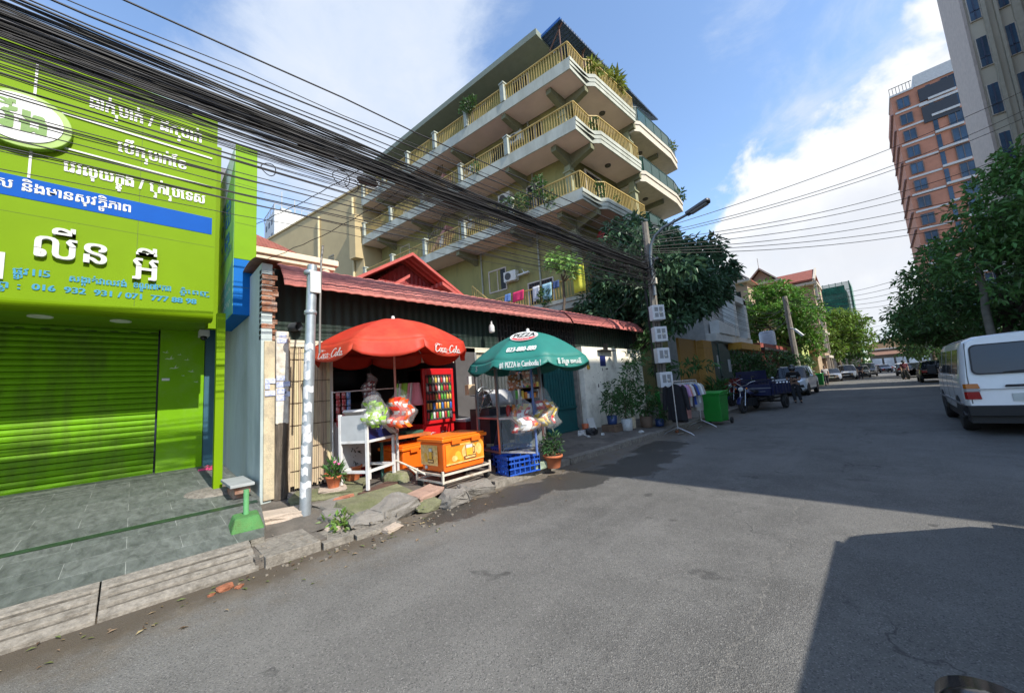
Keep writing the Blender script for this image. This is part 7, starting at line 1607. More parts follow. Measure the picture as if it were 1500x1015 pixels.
# cargo tricycles: front wheel at local origin, pointing -y
bluep_ = pm('trike_blue', (.010,.016,.070), .4, var=.15, dirt=(.05,.05,.07), dscale=4, damt=.5)
def trike(label, loc, rz, front=None):
    t = thing('cargo_tricycle', label, 'tricycle', loc, rz, 'cargo tricycles parked at the kerb'); M = LOC(t); V_ = lambda *p: M @ Vector(p)
    wheel(t, (0,0,.29), .29, .11, M)
    for x_ in (-.56,.56): wheel(t, (x_,2.55,.29), .29, .13, M)
    b = MB()
    for x_ in (-.095,.095): b.tube([V_(x_,-.02,.29), V_(x_,.14,.75), V_(x_,.22,.95)], [.028,.026,.022], 8)
    b.build('fork', chrome, t)
    b = MB(); b.grid(lambda u, v: tuple(V_((v-.5)*.15, .35*math.cos(R(20+u*150)), .30+.34*math.sin(R(20+u*150)))), 12, 3); b.build('mudguard', pm('mudguard_blue', (.01,.018,.08), .3), t, solid=.006)
    b = MB(); b.lathe([(.03,-.07),(.085,-.06),(.095,0),(.09,.02)], (0,0,0), 16, 0, True, M @ Matrix.Translation((0,.02,.93)) @ Matrix.Rotation(PI/2,4,'X')); hl = b.build('headlight', chrome, t)
    b = MB(); b.ball((0,0,0), .082, 12, 6, 0, (1,1,.4)); b.v = [tuple(M @ Matrix.Translation((0,-.0,.93)) @ Matrix.Rotation(PI/2,4,'X') @ Vector(p)) for p in b.v]; b.build('lens', lampm, hl)
    for s in (1,-1): b = MB(); b.ball(V_(s*.2,.04,.95), .04, 8, 6); b.build('indicator', ambl, t)
    b = MB(); b.tube([V_(-.40,.42,1.22),V_(-.28,.28,1.18),V_(-.08,.24,1.05),V_(.08,.24,1.05),V_(.28,.28,1.18),V_(.40,.42,1.22)], .014, 8); hb_ = b.build('handlebar', chrome, t)
    for s in (1,-1): b = MB(); b.tube([V_(s*.3,.3,1.18),V_(s*.36,.24,1.36)], .006, 5); b.build('mirror_stalk', chrome, t); b = MB(); b.ball((0,0,0), .06, 10, 6); b.v = [tuple(V_(s*.40+p[0]*1.2, .24+p[1]*.3, 1.38+p[2]*.7)) for p in b.v]; b.build('mirror', blk, t)
    b = MB(); b.grid(lambda u, v: tuple(V_(.13*math.sin((v-.5)*PI), .35+u*.5, .72+.16*math.cos((v-.5)*PI)*math.sin(PI*(u*.8+.15)))), 8, 8); b.build('fuel_tank', bluep_, t)
    b = MB(); b.box(-.16,.16,.82,1.2,.72,.84,0,M); b.build('seat', blk, t, bev=.03)
    b = MB(); b.bar(V_(0,.25,.85),V_(0,1.1,.45), .06, .06); b.bar(V_(-.25,1.0,.45),V_(-.25,3.0,.45), .06, .06); b.bar(V_(.25,1.0,.45),V_(.25,3.0,.45), .06, .06); b.bar(V_(-.52,2.55,.30),V_(.52,2.55,.30), .07, .07); b.box(-.18,.18,.45,.9,.25,.55,0,M); b.build('chassis', pm('chassis_black', (.012,.012,.014), .6, var=.3), t)
    b = MB(); b.box(-.62,.62,1.25,3.15,.60,.66,0,M); b.build('bed_floor', bluep_, t)
    for s in (1,-1):
        b = MB(); b.box(s*.60,s*.64,1.25,3.15,.66,.98,0,M)
        for k in range(7): b.box(s*.64,s*.665,1.27+k*.30,1.31+k*.30,.64,1.0,0,M)
        b.box(s*.595,s*.645,1.25,3.15,1.10,1.135,0,M)
        for k in range(6): b.box(s*.60,s*.64,1.3+k*.35,1.33+k*.35,.98,1.10,0,M)
        b.build('bed_side', bluep_, t)
    b = MB(); b.box(-.62,.62,1.20,1.25,.60,1.05,0,M); b.box(-.62,.62,1.20,1.24,1.18,1.22,0,M); b.box(-.62,-.58,1.20,1.24,.6,1.2,0,M); b.box(.58,.62,1.20,1.24,.6,1.2,0,M); b.box(-.62,.62,1.19,1.205,.88,.91,1,M); b.box(-.40,.40,1.19,1.205,.75,.77,1,M)
    b.build('bed_front', [bluep_, pm('rail_grey', (.25,.26,.30), .4)], t)
    b = MB(); b.box(-.62,.62,3.12,3.16,.62,1.0,0,M); b.build('tailgate', bluep_, t)
    return t
trike('dark blue cargo tricycle with round chrome headlight parked by the kerb', (-4.02,16.75,0), R(-10))
t2 = trike('second blue cargo tricycle with a red front panel, half hidden behind the first', (-5.05,19.3,.08), R(-12))
M = LOC(t2); b = MB(); b.box(-.75,.0,1.02,1.08,.55,1.25,0,M); b.box(-.75,.0,1.0,1.02,.86,.92,1,M); b.build('red_panel', [pm('panel_red', (.17,.015,.018), .45, var=.2), blk], t2)
b = MB(); b.box(-.2,1.1,1.1,1.15,1.15,1.55,0,M); b.build('head_board', bluep_, t2)
# ------------------------------------------------------------------ people
def skinned(t, name, m, chains, sub=2):
    """chains: list of (points, radii) joined where first point equals an existing one"""
    bm = bmesh.new(); lay = bm.verts.layers.skin.verify(); idx = {}
    M = LOC(t)
    for pts, rad in chains:
        prev = None
        for p, r in zip(pts, rad):
            key = tuple(round(x, 4) for x in p); v = idx.get(key)
            if v is None:
                v = bm.verts.new(p); v[lay].radius = (r, r) if not isinstance(r, tuple) else r; idx[key] = v
                if len(idx) == 1: v[lay].use_root = True
            if prev is not None and prev is not v and not any(e.other_vert(v) is prev for e in v.link_edges): bm.edges.new((prev, v))
            prev = v
    me = bpy.data.meshes.new(name); bm.to_mesh(me); bm.free(); me.materials.append(m)
    o = bpy.data.objects.new(name, me); COL.objects.link(o); o.parent = t; WM[o.name] = M
    s = o.modifiers.new('skin', 'SKIN'); s.use_smooth_shade = True; q = o.modifiers.new('sub', 'SUBSURF'); q.levels = sub; q.render_levels = sub
    return o
skinm = pm('skin', (.30,.17,.11), .5, var=.05)
def person(label, loc, rz, shirt, trousers, helmet=True, h=1.0, pose='folded'):
    t = thing('person', label, 'person', loc, rz); M = LOC(t)     # faces -y
    if pose == 'folded':
        arms = [[(.0,0,1.36),(.17,.0,1.40),(.25,.0,1.16),(.20,-.17,1.06),(.06,-.24,1.12),(-.03,-.24,1.14)], [(.0,0,1.36),(-.17,.0,1.40),(-.25,.0,1.16),(-.20,-.17,1.04),(-.06,-.22,1.06),(.03,-.24,1.08)]]
        legs = [[(0,0,.95),(.09,0,.88),(.12,-.02,.50),(.16,-.02,.10),(.18,-.14,.04)], [(0,0,.95),(-.09,0,.88),(-.08,-.02,.50),(-.05,.0,.10),(-.05,-.12,.04)]]
    else:
        arms = [[(.0,0,1.36),(.17,.0,1.40),(.24,-.02,1.12),(.22,-.12,.90),(.22,-.18,.82)], [(.0,0,1.36),(-.17,.0,1.40),(-.24,-.02,1.12),(-.24,-.1,.90),(-.24,-.14,.82)]]
        legs = [[(0,0,.95),(.09,0,.88),(.11,-.05,.50),(.10,.05,.10),(.10,-.08,.04)], [(0,0,.95),(-.09,0,.88),(-.11,-.1,.50),(-.10,-.2,.10),(-.10,-.33,.04)]]
    ra = [.10,.072,.055,.045,.036,.034][:len(arms[0])]
    skinned(t, 'body', skinm, [([(0,0,.95),(0,.0,1.12),(0,0,1.36),(0,0,1.47),(0,-.01,1.58),(0,-.02,1.70)], [(.15,.11),(.14,.10),(.10,.09),.055,(.075,.095),(.06,.08)]), (arms[0], ra), (arms[1], ra), (legs[0], [.12,.09,.062,.045,.035]), (legs[1], [.12,.09,.062,.045,.035])])
    skinned(t, 'shirt', shirt, [([(0,0,.93),(0,.0,1.10),(0,0,1.36),(0,0,1.43)], [(.175,.135),(.17,.125),(.125,.11),.07]), ([(.0,0,1.36),(.17,.0,1.40),(.235,.0,1.20)], [.115,.092,.085]), ([(.0,0,1.36),(-.17,.0,1.40),(-.235,.0,1.20)], [.115,.092,.085])])
    skinned(t, 'trousers', trousers, [([(0,0,.98),(0,0,.93)], [(.165,.125),(.165,.125)]), ([(0,0,.93),(legs[0][1][0],0,.86),legs[0][2],(legs[0][3][0],legs[0][3][1],.09)], [.14,.105,.08,.07]), ([(0,0,.93),(legs[1][1][0],0,.86),legs[1][2],(legs[1][3][0],legs[1][3][1],.09)], [.14,.105,.08,.07])])
    for lg2 in legs:
        f = lg2[3]; skinned(t, 'shoe', blk, [([(f[0],f[1]+.05,.045),(f[0]+(.0),f[1]-.06,.045),(f[0]*1.1,f[1]-.17,.035)], [.05,.048,.035])], 1)
    # hands: palm and five fingers each
    for a in arms:
        w_ = Vector(a[-1]); d = (Vector(a[-1])-Vector(a[-2])).normalized(); sd = d.cross(Vector((0,0,1)))
        sd = sd.normalized() if sd.length > .1 else Vector((1,0,0)); sd2 = d.cross(sd)
        ch = [([tuple(w_-d*.01), tuple(w_+d*.05)], [(.035,.02),(.036,.018)])]
        for k, ln in ((-1.5,.065),(-.5,.078),(.5,.074),(1.5,.058)):
            r0_ = w_+d*.05; ch.append(([tuple(r0_), tuple(w_+d*.075+sd2*.018*k), tuple(w_+d*(.075+ln*.55)+sd2*.02*k+sd*.008), tuple(w_+d*(.075+ln)+sd2*.02*k+sd*.025)], [(.036,.018),.010,.009,.008]))
        ch.append(([tuple(w_+d*.0-d*.01), tuple(w_+d*.02+sd2*.045), tuple(w_+d*.06+sd2*.06)], [(.035,.02),.012,.010]))
        skinned(t, 'hand', skinm, ch, 1)
    if helmet:
        b = MB(); b.ball((0,0,0), 1, 20, 14); b.v = [tuple(M @ Vector((p[0]*.145, -.01+p[1]*.165, 1.645+p[2]*.15))) for p in b.v]; hm_ = b.build('helmet', gloss, t)
        b = MB(); b.grid(lambda u, v: tuple(M @ Vector((.149*math.sin(R(-62+124*u)), -.012-.169*math.cos(R(-62+124*u))*math.cos(R(-14+24*v)*1.0), 1.635+.10*(v-.35)))), 12, 5); b.build('visor', pm('visor', (.16,.17,.18), .08), hm_)
        b = MB(); b.tube([M @ Vector((.10*math.sin(a), -.02-.135*math.cos(a), 1.545)) for a in np.linspace(-1.3,1.3,9)], .035, 8); b.build('chin_bar', gloss, hm_)
    else:
        b = MB(); b.ball((0,0,0), 1, 16, 10); b.v = [tuple(M @ Vector((p[0]*.088, .0+p[1]*.105, 1.665+p[2]*.095))) for p in b.v if True]; b.build('hair', pm('hair_black', (.01,.009,.008), .5), t)
        b = MB(); b.ball((0,0,0), 1, 12, 8); b.v = [tuple(M @ Vector((p[0]*.074, -.035+p[1]*.085, 1.625+p[2]*.10))) for p in b.v]; b.build('face', skinm, t)
    return t
bt_ = pm('tee_black', (.012,.012,.013), .9, var=.2); jn = pm('jeans_dark', (.030,.033,.038), .9, var=.25, scale=9)
pp = person('person in a black motorcycle helmet, black tee shirt and dark jeans standing by the tricycle', (-3.02,22.0,0), R(10), bt_, jn)
M = LOC(pp); b = MB(); fit_text('TEAM', M @ Vector((-.11,-.135,1.235)), M.to_3x3() @ Vector((1,0,0)), (0,0,1), .22, .05, 0, 0, b, 0, 'l', .004)
b = MB()
rg = random.Random(6)
for i in range(7): b.box(-.11+i*.032,-.11+i*.032+.022,-.150,-.140,1.235+rg.uniform(-.006,.006),1.27+rg.uniform(-.006,.01),0,M)
b.build('shirt_print', white, pp)
person('person in a pale shirt walking beside the far green bin', (-3.75,45.0,0), R(20), pm('shirt_pale', (.45,.42,.40), .9), pm('trousers_dark', (.03,.03,.04), .9), False, pose='walk')
person('person in dark clothes crossing between the distant parked cars', (-1.75,58.6,0), R(-10), pm('shirt_navy', (.03,.035,.06), .9), MATS['trousers_dark'], False, pose='walk')
# motorcyclist far down the road
t = thing('motorbike', 'distant dark motorbike with a rider heading down the street', 'motorbike', (1.5,50,0), R(15)); M = LOC(t)
for yy in (-.6,.6): wheel(t, (0,yy,.3), .3, .10, M)
b = MB(); b.box(-.12,.12,-.45,.5,.4,.8,0,M); b.bar(M @ Vector((0,-.6,.3)), M @ Vector((0,-.42,1.0)), .06, .06); b.bar(M @ Vector((-.33,-.4,1.02)), M @ Vector((.33,-.4,1.02)), .04, .04); b.build('body', pbk, t, bev=.03)
rp_ = person('rider in a maroon top sitting on the distant motorbike', (1.5,50.05,0), R(15), pm('top_maroon', (.10,.02,.03), .9), MATS['trousers_dark'], True, pose='walk')
# ------------------------------------------------------------------ bins, clothes rack
grn = pm('bin_green', (.012,.21,.025), .42, var=.10, scale=2, dirt=(.02,.12,.03), dscale=3, damt=.4)
def wbin(label, loc, rz, s=1.0):
    t = thing('wheelie_bin', label, 'bin', loc, rz, 'green wheeled bins'); M = LOC(t) @ Matrix.Scale(s, 4)
    b = MB(); vs = []
    for z_, k in ((.10,.84),(.14,.86),(.92,1.0)): vs += [M @ Vector((x_*.29*k, y_*.35*k+.0, z_)) for x_, y_ in ((-1,-1),(1,-1),(1,1),(-1,1))]
    b.add(vs, [(3,2,1,0)]+[(i+4*j,(i+1)%4+4*j,(i+1)%4+4*j+4,i+4*j+4) for j in range(2) for i in range(4)]+[(8,9,10,11)]); b.build('body', grn, t, bev=.02)
    b = MB(); b.box(-.31,.31,-.37,.37,.92,.965,0,M); b.prism([M @ Vector(p) for p in ((-.32,-.40,.965),(-.32,.38,1.0),(-.32,.38,1.04),(-.32,-.1,1.05),(-.32,-.40,.99))], M.to_3x3() @ Vector((.64,0,0))); b.build('lid', pm('lid_green', (.014,.26,.03), .4, var=.08), t, bev=.012)
    b = MB(); b.tube([M @ Vector((-.26,.42,.94)),M @ Vector((.26,.42,.94))], .016*s, 8); b.build('handle', grn, t)
    b = MB(); b.tube([M @ Vector((-.33,.30,.10)),M @ Vector((.33,.30,.10))], .015*s, 6); b.build('axle', blk, t)
    for s_ in (1,-1): b = MB(); b.lathe([(.05,-.025),(.095,-.025),(.10,0),(.095,.025),(.05,.025)], (0,0,0), 14, 0, True, M @ Matrix.Translation((s_*.33,.30,.10)) @ Matrix.Rotation(PI/2,4,'Y')); b.build('wheel', rubber, t)
    return t
wbin('green wheeled bin standing on the road in front of the ochre pillar', (-3.92,13.1,0), R(-4))
wbin('green wheeled bin half hidden behind the clothes rack', (-5.25,12.75,.08), R(6))
wbin('small distant green bin beyond the large white car', (-3.95,41.8,0), R(0), 1.1)
t = thing('clothes_rack', 'chrome clothes rail standing on the road edge between two green bins', 'clothes rack', (-4.1,11.25,0))
rk = pm('rack_steel', (.55,.56,.58), .3, .8)
b = MB(); b.tube([(-4.06,10.3,1.44),(-4.10,12.15,1.44)], .016, 8); b.build('rail', rk, t)
for y_ in (10.3,12.15):
    b = MB(); b.tube([(-4.08,y_,.18),(-4.08,y_,1.44)], .016, 8); b.build('upright', rk, t)
    b = MB()
    for sx, sy in ((-.40,.02),(.40,.02)): b.tube([(-4.08,y_,.22),(-4.08+sx*.8,y_+sy,.07),(-4.08+sx,y_+sy,.015)], .013, 6)
    b.tube([(-4.08,y_,.05),(-4.08,y_+.35*(1 if y_ < 11 else -1),.02)], .012, 6); b.build('foot', rk, t)
rg = random.Random(31)
cl_ = [((.010,.010,.013),'black long sleeved top hanging nearest on the clothes rack',.50,.98,'top'),((.012,.011,.013),'black trousers hanging second on the clothes rack',.40,1.05,'trousers'),((.40,.22,.38),'lilac shirt hanging third on the clothes rack',.42,.62,'shirt'),((.42,.20,.17),'salmon top hanging behind the lilac shirt',.40,.98,'shirt'),((.55,.52,.48),'cream shirt hanging in the middle of the rack',.42,.66,'shirt'),((.05,.045,.06),'dark shirt behind the cream one on the rack',.42,.70,'shirt'),((.02,.06,.28),'royal blue shirt hanging on the rack',.42,.64,'shirt'),((.30,.30,.32),'grey striped shirt next to the royal blue one',.42,.72,'shirt'),((.62,.62,.60),'white tee shirt near the far end of the rack',.42,.62,'shirt'),((.35,.33,.29),'beige shirt hanging last on the rack',.42,.85,'shirt')]
for i, (c_, lab, w_, h_, k_) in enumerate(cl_):
    y_ = 10.38+i*.165; t = thing('garment', lab, 'clothing', (-4.08,y_,1.4-h_), 0, 'clothes on the rack'); mt = pm('cloth_%d' % i, c_, .9, var=.15, scale=7)
    b = MB()
    def gf(sg): 
        return lambda u, v: (-4.08+(u-.5)*w_*(.62+.38*min(1, v*4))*(1+.05*math.sin(v*7+i)), y_+sg*.035*math.sin(PI*u)*(.4+v)+.02*math.sin(u*14+i)*v, 1.38-h_*v-(.10*abs(u-.5)*2 if v < .12 else .0)*(1-v*8 if v < .12 else 0))
    b.grid(gf(1), 12, 12); b.grid(gf(-1), 12, 12); b.build('cloth', mt, t)
    if k_ in ('shirt','top'):
        b = MB(); ln = .55 if k_ == 'top' else .22
        for s_ in (1,-1): b.tube([(-4.08+s_*w_*.40,y_,1.30),(-4.08+s_*(w_*.52),y_,1.24),(-4.08+s_*(w_*.54+.05),y_+.01,1.22-ln)], [.06,.065,.055], 8)
        b.build('sleeve', mt, t)
    b = MB(); b.tube([(-4.08-w_*.36,y_,1.33),(-4.08,y_,1.395),(-4.08+w_*.36,y_,1.33)], .008, 5); b.tube([(-4.08,y_,1.39),(-4.08,y_+.0,1.43),(-4.06,y_,1.465),(-4.09,y_,1.47)], .004, 5); b.build('hanger', white, t)
# ------------------------------------------------------------------ left side beyond the wall
och = pm('ochre_metal', (.34,.18,.035), .55, var=.12, scale=2, dirt=(.22,.12,.04), dscale=2, damt=.5)
t = thing('ochre_gate', 'tall ochre metal gate leaf standing open behind the clothes rack', 'gate', (-6.0,17.4,0)); b = MB(); b.box(-6.05,-6.0,16.2,18.35,.05,3.25); b.build('leaf', och, t); b = MB(); b.box(-6.0,-5.95,16.2,16.28,.05,3.25); b.box(-6.0,-5.95,18.27,18.35,.05,3.25); b.box(-6.0,-5.96,16.28,18.27,1.5,1.58); b.build('gate_frame', och, t)
t = thing('ochre_pillar', 'square ochre gate pillar beside the dark green gate', 'pillar', (-6.1,19.9,0)); b = MB(); b.box(-6.35,-5.95,19.3,20.6,.05,3.3); b.build('shaft', pm('ochre_render', (.42,.23,.055), .7, var=.1), t, bev=.02); b = MB(); b.box(-6.36,-5.94,19.29,20.61,2.9,2.93); b.build('band', och, t)
t = thing('green_gate', 'dark green gate of two tall leaves with pale notices', 'gate', (-6.1,22.5,0)); dg = pm('gate_dark_green', (.018,.050,.045), .55, var=.15)
for y0, y1 in ((20.75,21.7),(21.9,23.9)): b = MB(); b.prism([(-6.08,y0,.05),(-6.08,y1,.05),(-6.08,y1,2.85),(-6.08,(y0+y1)/2,3.25),(-6.08,y0,3.25)], (.06,0,0)); b.build('leaf', dg, t)
b = MB(); b.box(-6.02,-6.012,21.4,21.65,1.9,2.6); b.box(-6.02,-6.012,23.3,23.8,1.7,2.4); b.build('notice', pm('notice_pale', (.42,.45,.46), .7), t)
# grey white townhouse, ochre and red shop awnings
t = thing('townhouse', 'grey white townhouse with a tall narrow window above the street', 'house', (-10,28.5,0)); gw = pm('townhouse_white', (.66,.66,.62), .85, var=.1, dirt=(.5,.5,.46), dscale=.8, damt=.5)
b = MB(); b.box(-14,-7.3,24.3,33.2,0,9.2); b.build('wall', pm('townhouse_grey', (.40,.40,.38), .9, var=.12), t)
b = MB(); b.box(-7.3,-6.7,24.3,33.2,3.6,4.1); b.box(-7.3,-6.6,28.6,29.3,4.1,7.0); b.box(-7.3,-6.6,31.6,32.3,4.1,7.0); b.box(-7.3,-6.6,28.6,32.3,6.6,7.1); b.box(-7.2,-6.65,25.0,28.4,4.1,4.9); b.build('frame', gw, t, bev=.02)
b = MB(); b.box(-7.28,-7.2,29.3,30.3,4.1,6.6); b.box(-7.28,-7.2,30.7,31.6,4.1,6.6); each_box(b, 'window', winm, t)
b = MB(); b.box(-7.25,-7.0,30.3,30.7,4.1,6.6); b.build('mullion', gw, t)
t = thing('ochre_awning', 'small ochre shop awning beyond the green gate', 'awning', (-6.6,30,3.3)); b = MB(); b.box(-7.0,-6.2,27.6,33.0,3.15,3.6); b.build('awning', pm('awning_ochre', (.50,.25,.03), .7), t); 
t = thing('red_brick_house', 'low red brick front beside the grey utility pole', 'house', (-7,40,0)); b = MB(); b.box(-10,-6.5,34.5,46.5,0,3.9); b.build('wall', pm('red_brick', (.22,.05,.035), .85, var=.2, scale=3), t); b = MB(); b.box(-6.5,-6.2,34.5,46.5,3.3,3.5); b.build('eave', blk, t)
tank = MB(); tank.lathe([(.0,1.35),(.5,1.3),(.62,1.15),(.62,0)], (-6.9,40.0,3.9), 16); tag(tank.build('water_tank', pm('tank_grey', (.38,.41,.46), .5), None), 'grey rounded water tank on the red brick house', 'tank')
t = thing('lime_house', 'pale lime house front partly hidden by the utility pole', 'house', (-6.6,49.5,0)); b = MB(); b.box(-9,-5.6,48.6,54.5,0,5.0); b.build('wall', pm('lime_wall', (.42,.48,.16), .85, var=.1), t); b = MB(); b.box(-5.7,-5.4,48.6,54.5,4.6,4.8); b.build('eave', gw, t)
t = thing('stone_wall', 'rough tan stone gateway beside the blue silver car', 'wall', (-5.6,58,0)); b = MB(); b.box(-5.9,-5.0,55,62,.1,3.4); b.build('stones', pm('tan_stone', (.34,.25,.16), .95, var=.4, scale=3, bump=1.0, bscale=6), t); b = MB(); b.box(-7,-4.6,54,57,3.4,3.7); b.build('roof', pm('roof_brown', (.25,.09,.06), .8), t)
# red roofed houses
rr_t = pm('house_red_tile', (.25,.075,.05), .8, var=.2, wave=('Y',.3,.03)); hw = pm('house_beige', (.36,.27,.19), .85, var=.1); trimc = pm('house_trim', (.48,.43,.36), .8)
def gable(label, x0, x1, y0, y1, zw, zr, ridge_y=False):
    t = thing('gable_house', label, 'house', ((x0+x1)/2,(y0+y1)/2,0), 0, 'red roofed houses behind the trees')
    b = MB(); b.box(x0,x1,y0,y1,0,zw); b.prism([(x0,y0+.05,zw),(x1,y0+.05,zw),((x0+x1)/2,y0+.05,zr)], (0,.3,0)); b.build('wall', hw, t)
    xm = (x0+x1)/2
    for s_ in (1,-1):
        xe = xm+s_*((x1-x0)/2+.6); b = MB(); b.prism([(xm,y0-.5,zr+.1),(xe,y0-.5,zw-.3),(xe,y0-.5,zw-.12),(xm,y0-.5,zr+.32)], (0,y1-y0+1,0)); b.build('roof', rr_t, t)
        b = MB(); b.bar((xm,y0-.55,zr+.15),(xe,y0-.55,zw-.25), .12, .35, 0, (0,1,0)); b.build('bargeboard', trimc, t)
    b = MB()
    for z_ in np.arange(4.0, zw-1, 3.2):
        for x_ in np.arange(x0+.6, x1-1.0, 2.0): b.box(x_,x_+1.0,y0-.04,y0+.02,z_,z_+1.6)
    each_box(b, 'window', winm, t)
    b = MB()
    for z_ in np.arange(3.4, zw, 3.2): b.box(x0-.2,x1+.5,y0-.8,y1,z_,z_+.28)
    b.build('balcony_slab', trimc, t); b = MB(); b.bar((xm,y0-.5,zr+.3),(xm,y0-.5,zr+1.6), .06, .06); b.build('finial', trimc, t); return t
gable('narrow gabled house with cream bargeboards peeking out beside the dark tree', -15.0,-10.6,54,60,13.3,15.6)
gable('gabled house with a pointed finial above the bright tree', -11.4,-8.0,58,66,13.1,15.0)
def hip(label, x0, x1, y0, y1, zw, zr):
    t = thing('red_roof_house', label, 'house', ((x0+x1)/2,(y0+y1)/2,0), 0, 'red roofed houses behind the trees')
    b = MB(); b.box(x0,x1,y0,y1,0,zw); b.build('wall', hw, t)
    b = MB(); b.prism([(x0-.5,y0-.7,zw-.1),(x0-.5,y0+3.0,zr),(x0-.5,y0+3.0,zr-.2),(x0-.5,y0-.7,zw-.3)], (x1-x0+.6,0,0)); b.prism([(x0-.5,y0+3.0,zr),(x0-.5,y1,zw),(x0-.5,y1,zw-.2),(x0-.5,y0+3.0,zr-.2)], (x1-x0+.6,0,0)); b.build('roof', rr_t, t)
    b = MB(); b.prism([(x1+.12,y0-.9,zw-.15),(x1+.12,y0+3.0,zr+.15),(x1+.12,y0+3.0,zr-.35),(x1+.12,y0-.9,zw-.55)], (.2,0,0)); b.build('bargeboard', trimc, t)
    for k, z_ in enumerate(np.arange(zw-.5, 3, -3.1)):
        b = MB(); b.box(x0-.2,x1+.45-.0*k,y0-.9,y0+5,z_-.3,z_); b.build('balcony_slab', trimc, t)
        b = MB()
        for x_ in np.arange(x0+.4, x1-.8, 1.4): b.box(x_,x_+.8,y0-.05,y0+.02,z_-2.4,z_-.8)
        b.box(x1-.02,x1+.05,y0+.8,y0+1.9,z_-2.4,z_-.8); b.box(x1-.02,x1+.05,y0+2.7,y0+3.8,z_-2.4,z_-.8); each_box(b, 'window', winm, t)
        for y_ in (y0-.75, y0+2.2): b = MB(); b.box(x1+.15,x1+.4,y_,y_+.25,z_-2.8,z_-.3); b.build('column', trimc, t)
hip('tall red roofed house with stacked balconies beside the scaffolded block', -8.6,-4.7,60,70,12.9,14.7)
# scaffolded block in green netting
t = thing('scaffolded_block', 'unfinished block wrapped in green safety netting and scaffolding', 'building', (-6,116,0))
b = MB(); b.box(-9,-3.2,111,122,0,18.5); b.build('concrete_frame', pm('raw_concrete', (.22,.23,.21), .9, var=.3, scale=.8), t)
b = MB()
for z_ in np.arange(3, 19, 3): b.box(-8.6,-3.4,110.9,110.98,z_,z_+1.7)
each_box(b, 'opening', pm('opening_dark', (.03,.05,.045), .9), t)
b = MB()
for x_ in np.arange(-9.2,-2.4,1.1): b.bar((x_,110,0),(x_,110,20.4), .09, .09)
for z_ in np.arange(1.5,20.5,1.7): b.bar((-9.2,110,z_),(-2.5,110,z_), .09, .09); b.bar((-2.5,110,z_),(-2.5,121,z_), .09, .09)
for y_ in np.arange(110,122,2.0): b.bar((-2.5,y_,0),(-2.5,y_,20.4), .09, .09)
b.build('scaffolding', pm('scaffold_green', (.04,.16,.11), .6), t)
b = MB(); b.add([(-9.2,109.8,3),(-2.4,109.8,3),(-2.4,109.8,20.1),(-9.2,109.8,20.1)], [(0,1,2,3)]); b.add([(-2.3,109.8,3),(-2.3,121,3),(-2.3,121,20.1),(-2.3,109.8,20.1)], [(0,1,2,3)]); b.build('netting', pm('net_green', (.02,.17,.10), .7, var=.6, scale=.8, clear=.42), t)
b = MB(); b.bar((-9.5,108.5,12.0),(.2,108.5,11.4), 1.6, .25); b.build('safety_fan', pm('fan_green', (.01,.10,.05), .8), t)
# market hall at the far end
t = thing('market_hall', 'long tan roofed market hall closing the end of the street', 'market hall', (6,205,0))
mh = pm('market_roof', (.48,.28,.14), .8, var=.12, scale=.3); b = MB(); b.prism([(-3,200,7.4),(40,200,7.4),(40,200,11.8),(5,200,11.8),(-3,200,9.2)], (0,14,0)); b.build('roof', mh, t)
b = MB(); b.box(-2.6,40,201,213,0,7.4); b.build('wall', pm('market_wall', (.26,.22,.19), .85, var=.2, scale=.4), t); b = MB(); b.prism([(-3,199.8,7.2),(40,199.8,7.2),(40,199.8,7.9),(-3,199.8,7.6)], (0,.3,0)); b.build('fascia', pm('market_fascia', (.62,.55,.46), .8), t)
b = MB(); b.prism([(-3,198,5.0),(40,198,5.0),(40,200.5,6.6),(-3,200.5,6.6)], (0,0,.2)); b.build('lower_roof', pm('market_brown', (.22,.12,.08), .85), t)
b = MB()
for x_ in np.arange(-2,20,3.2): b.box(x_,x_+2.6,198.6,198.8,.2,3.8)
each_box(b, 'stall_front', pm('stall_pale', (.45,.46,.47), .7, var=.4, scale=.3), t)
t = thing('corner_shop', 'distant shop front with an orange panel at the junction', 'shop', (-3.4,98,0)); b = MB(); b.box(-8,-2.4,94,106,0,5.2); b.build('wall', hw, t); b = MB(); b.box(-2.4,-2.2,94,95.2,.2,3.4); b.build('orange_panel', pm('panel_orange', (.55,.17,.03), .6), t); b = MB(); b.box(-2.4,-.6,94.5,104,3.3,3.5); b.build('canopy', blk, t)
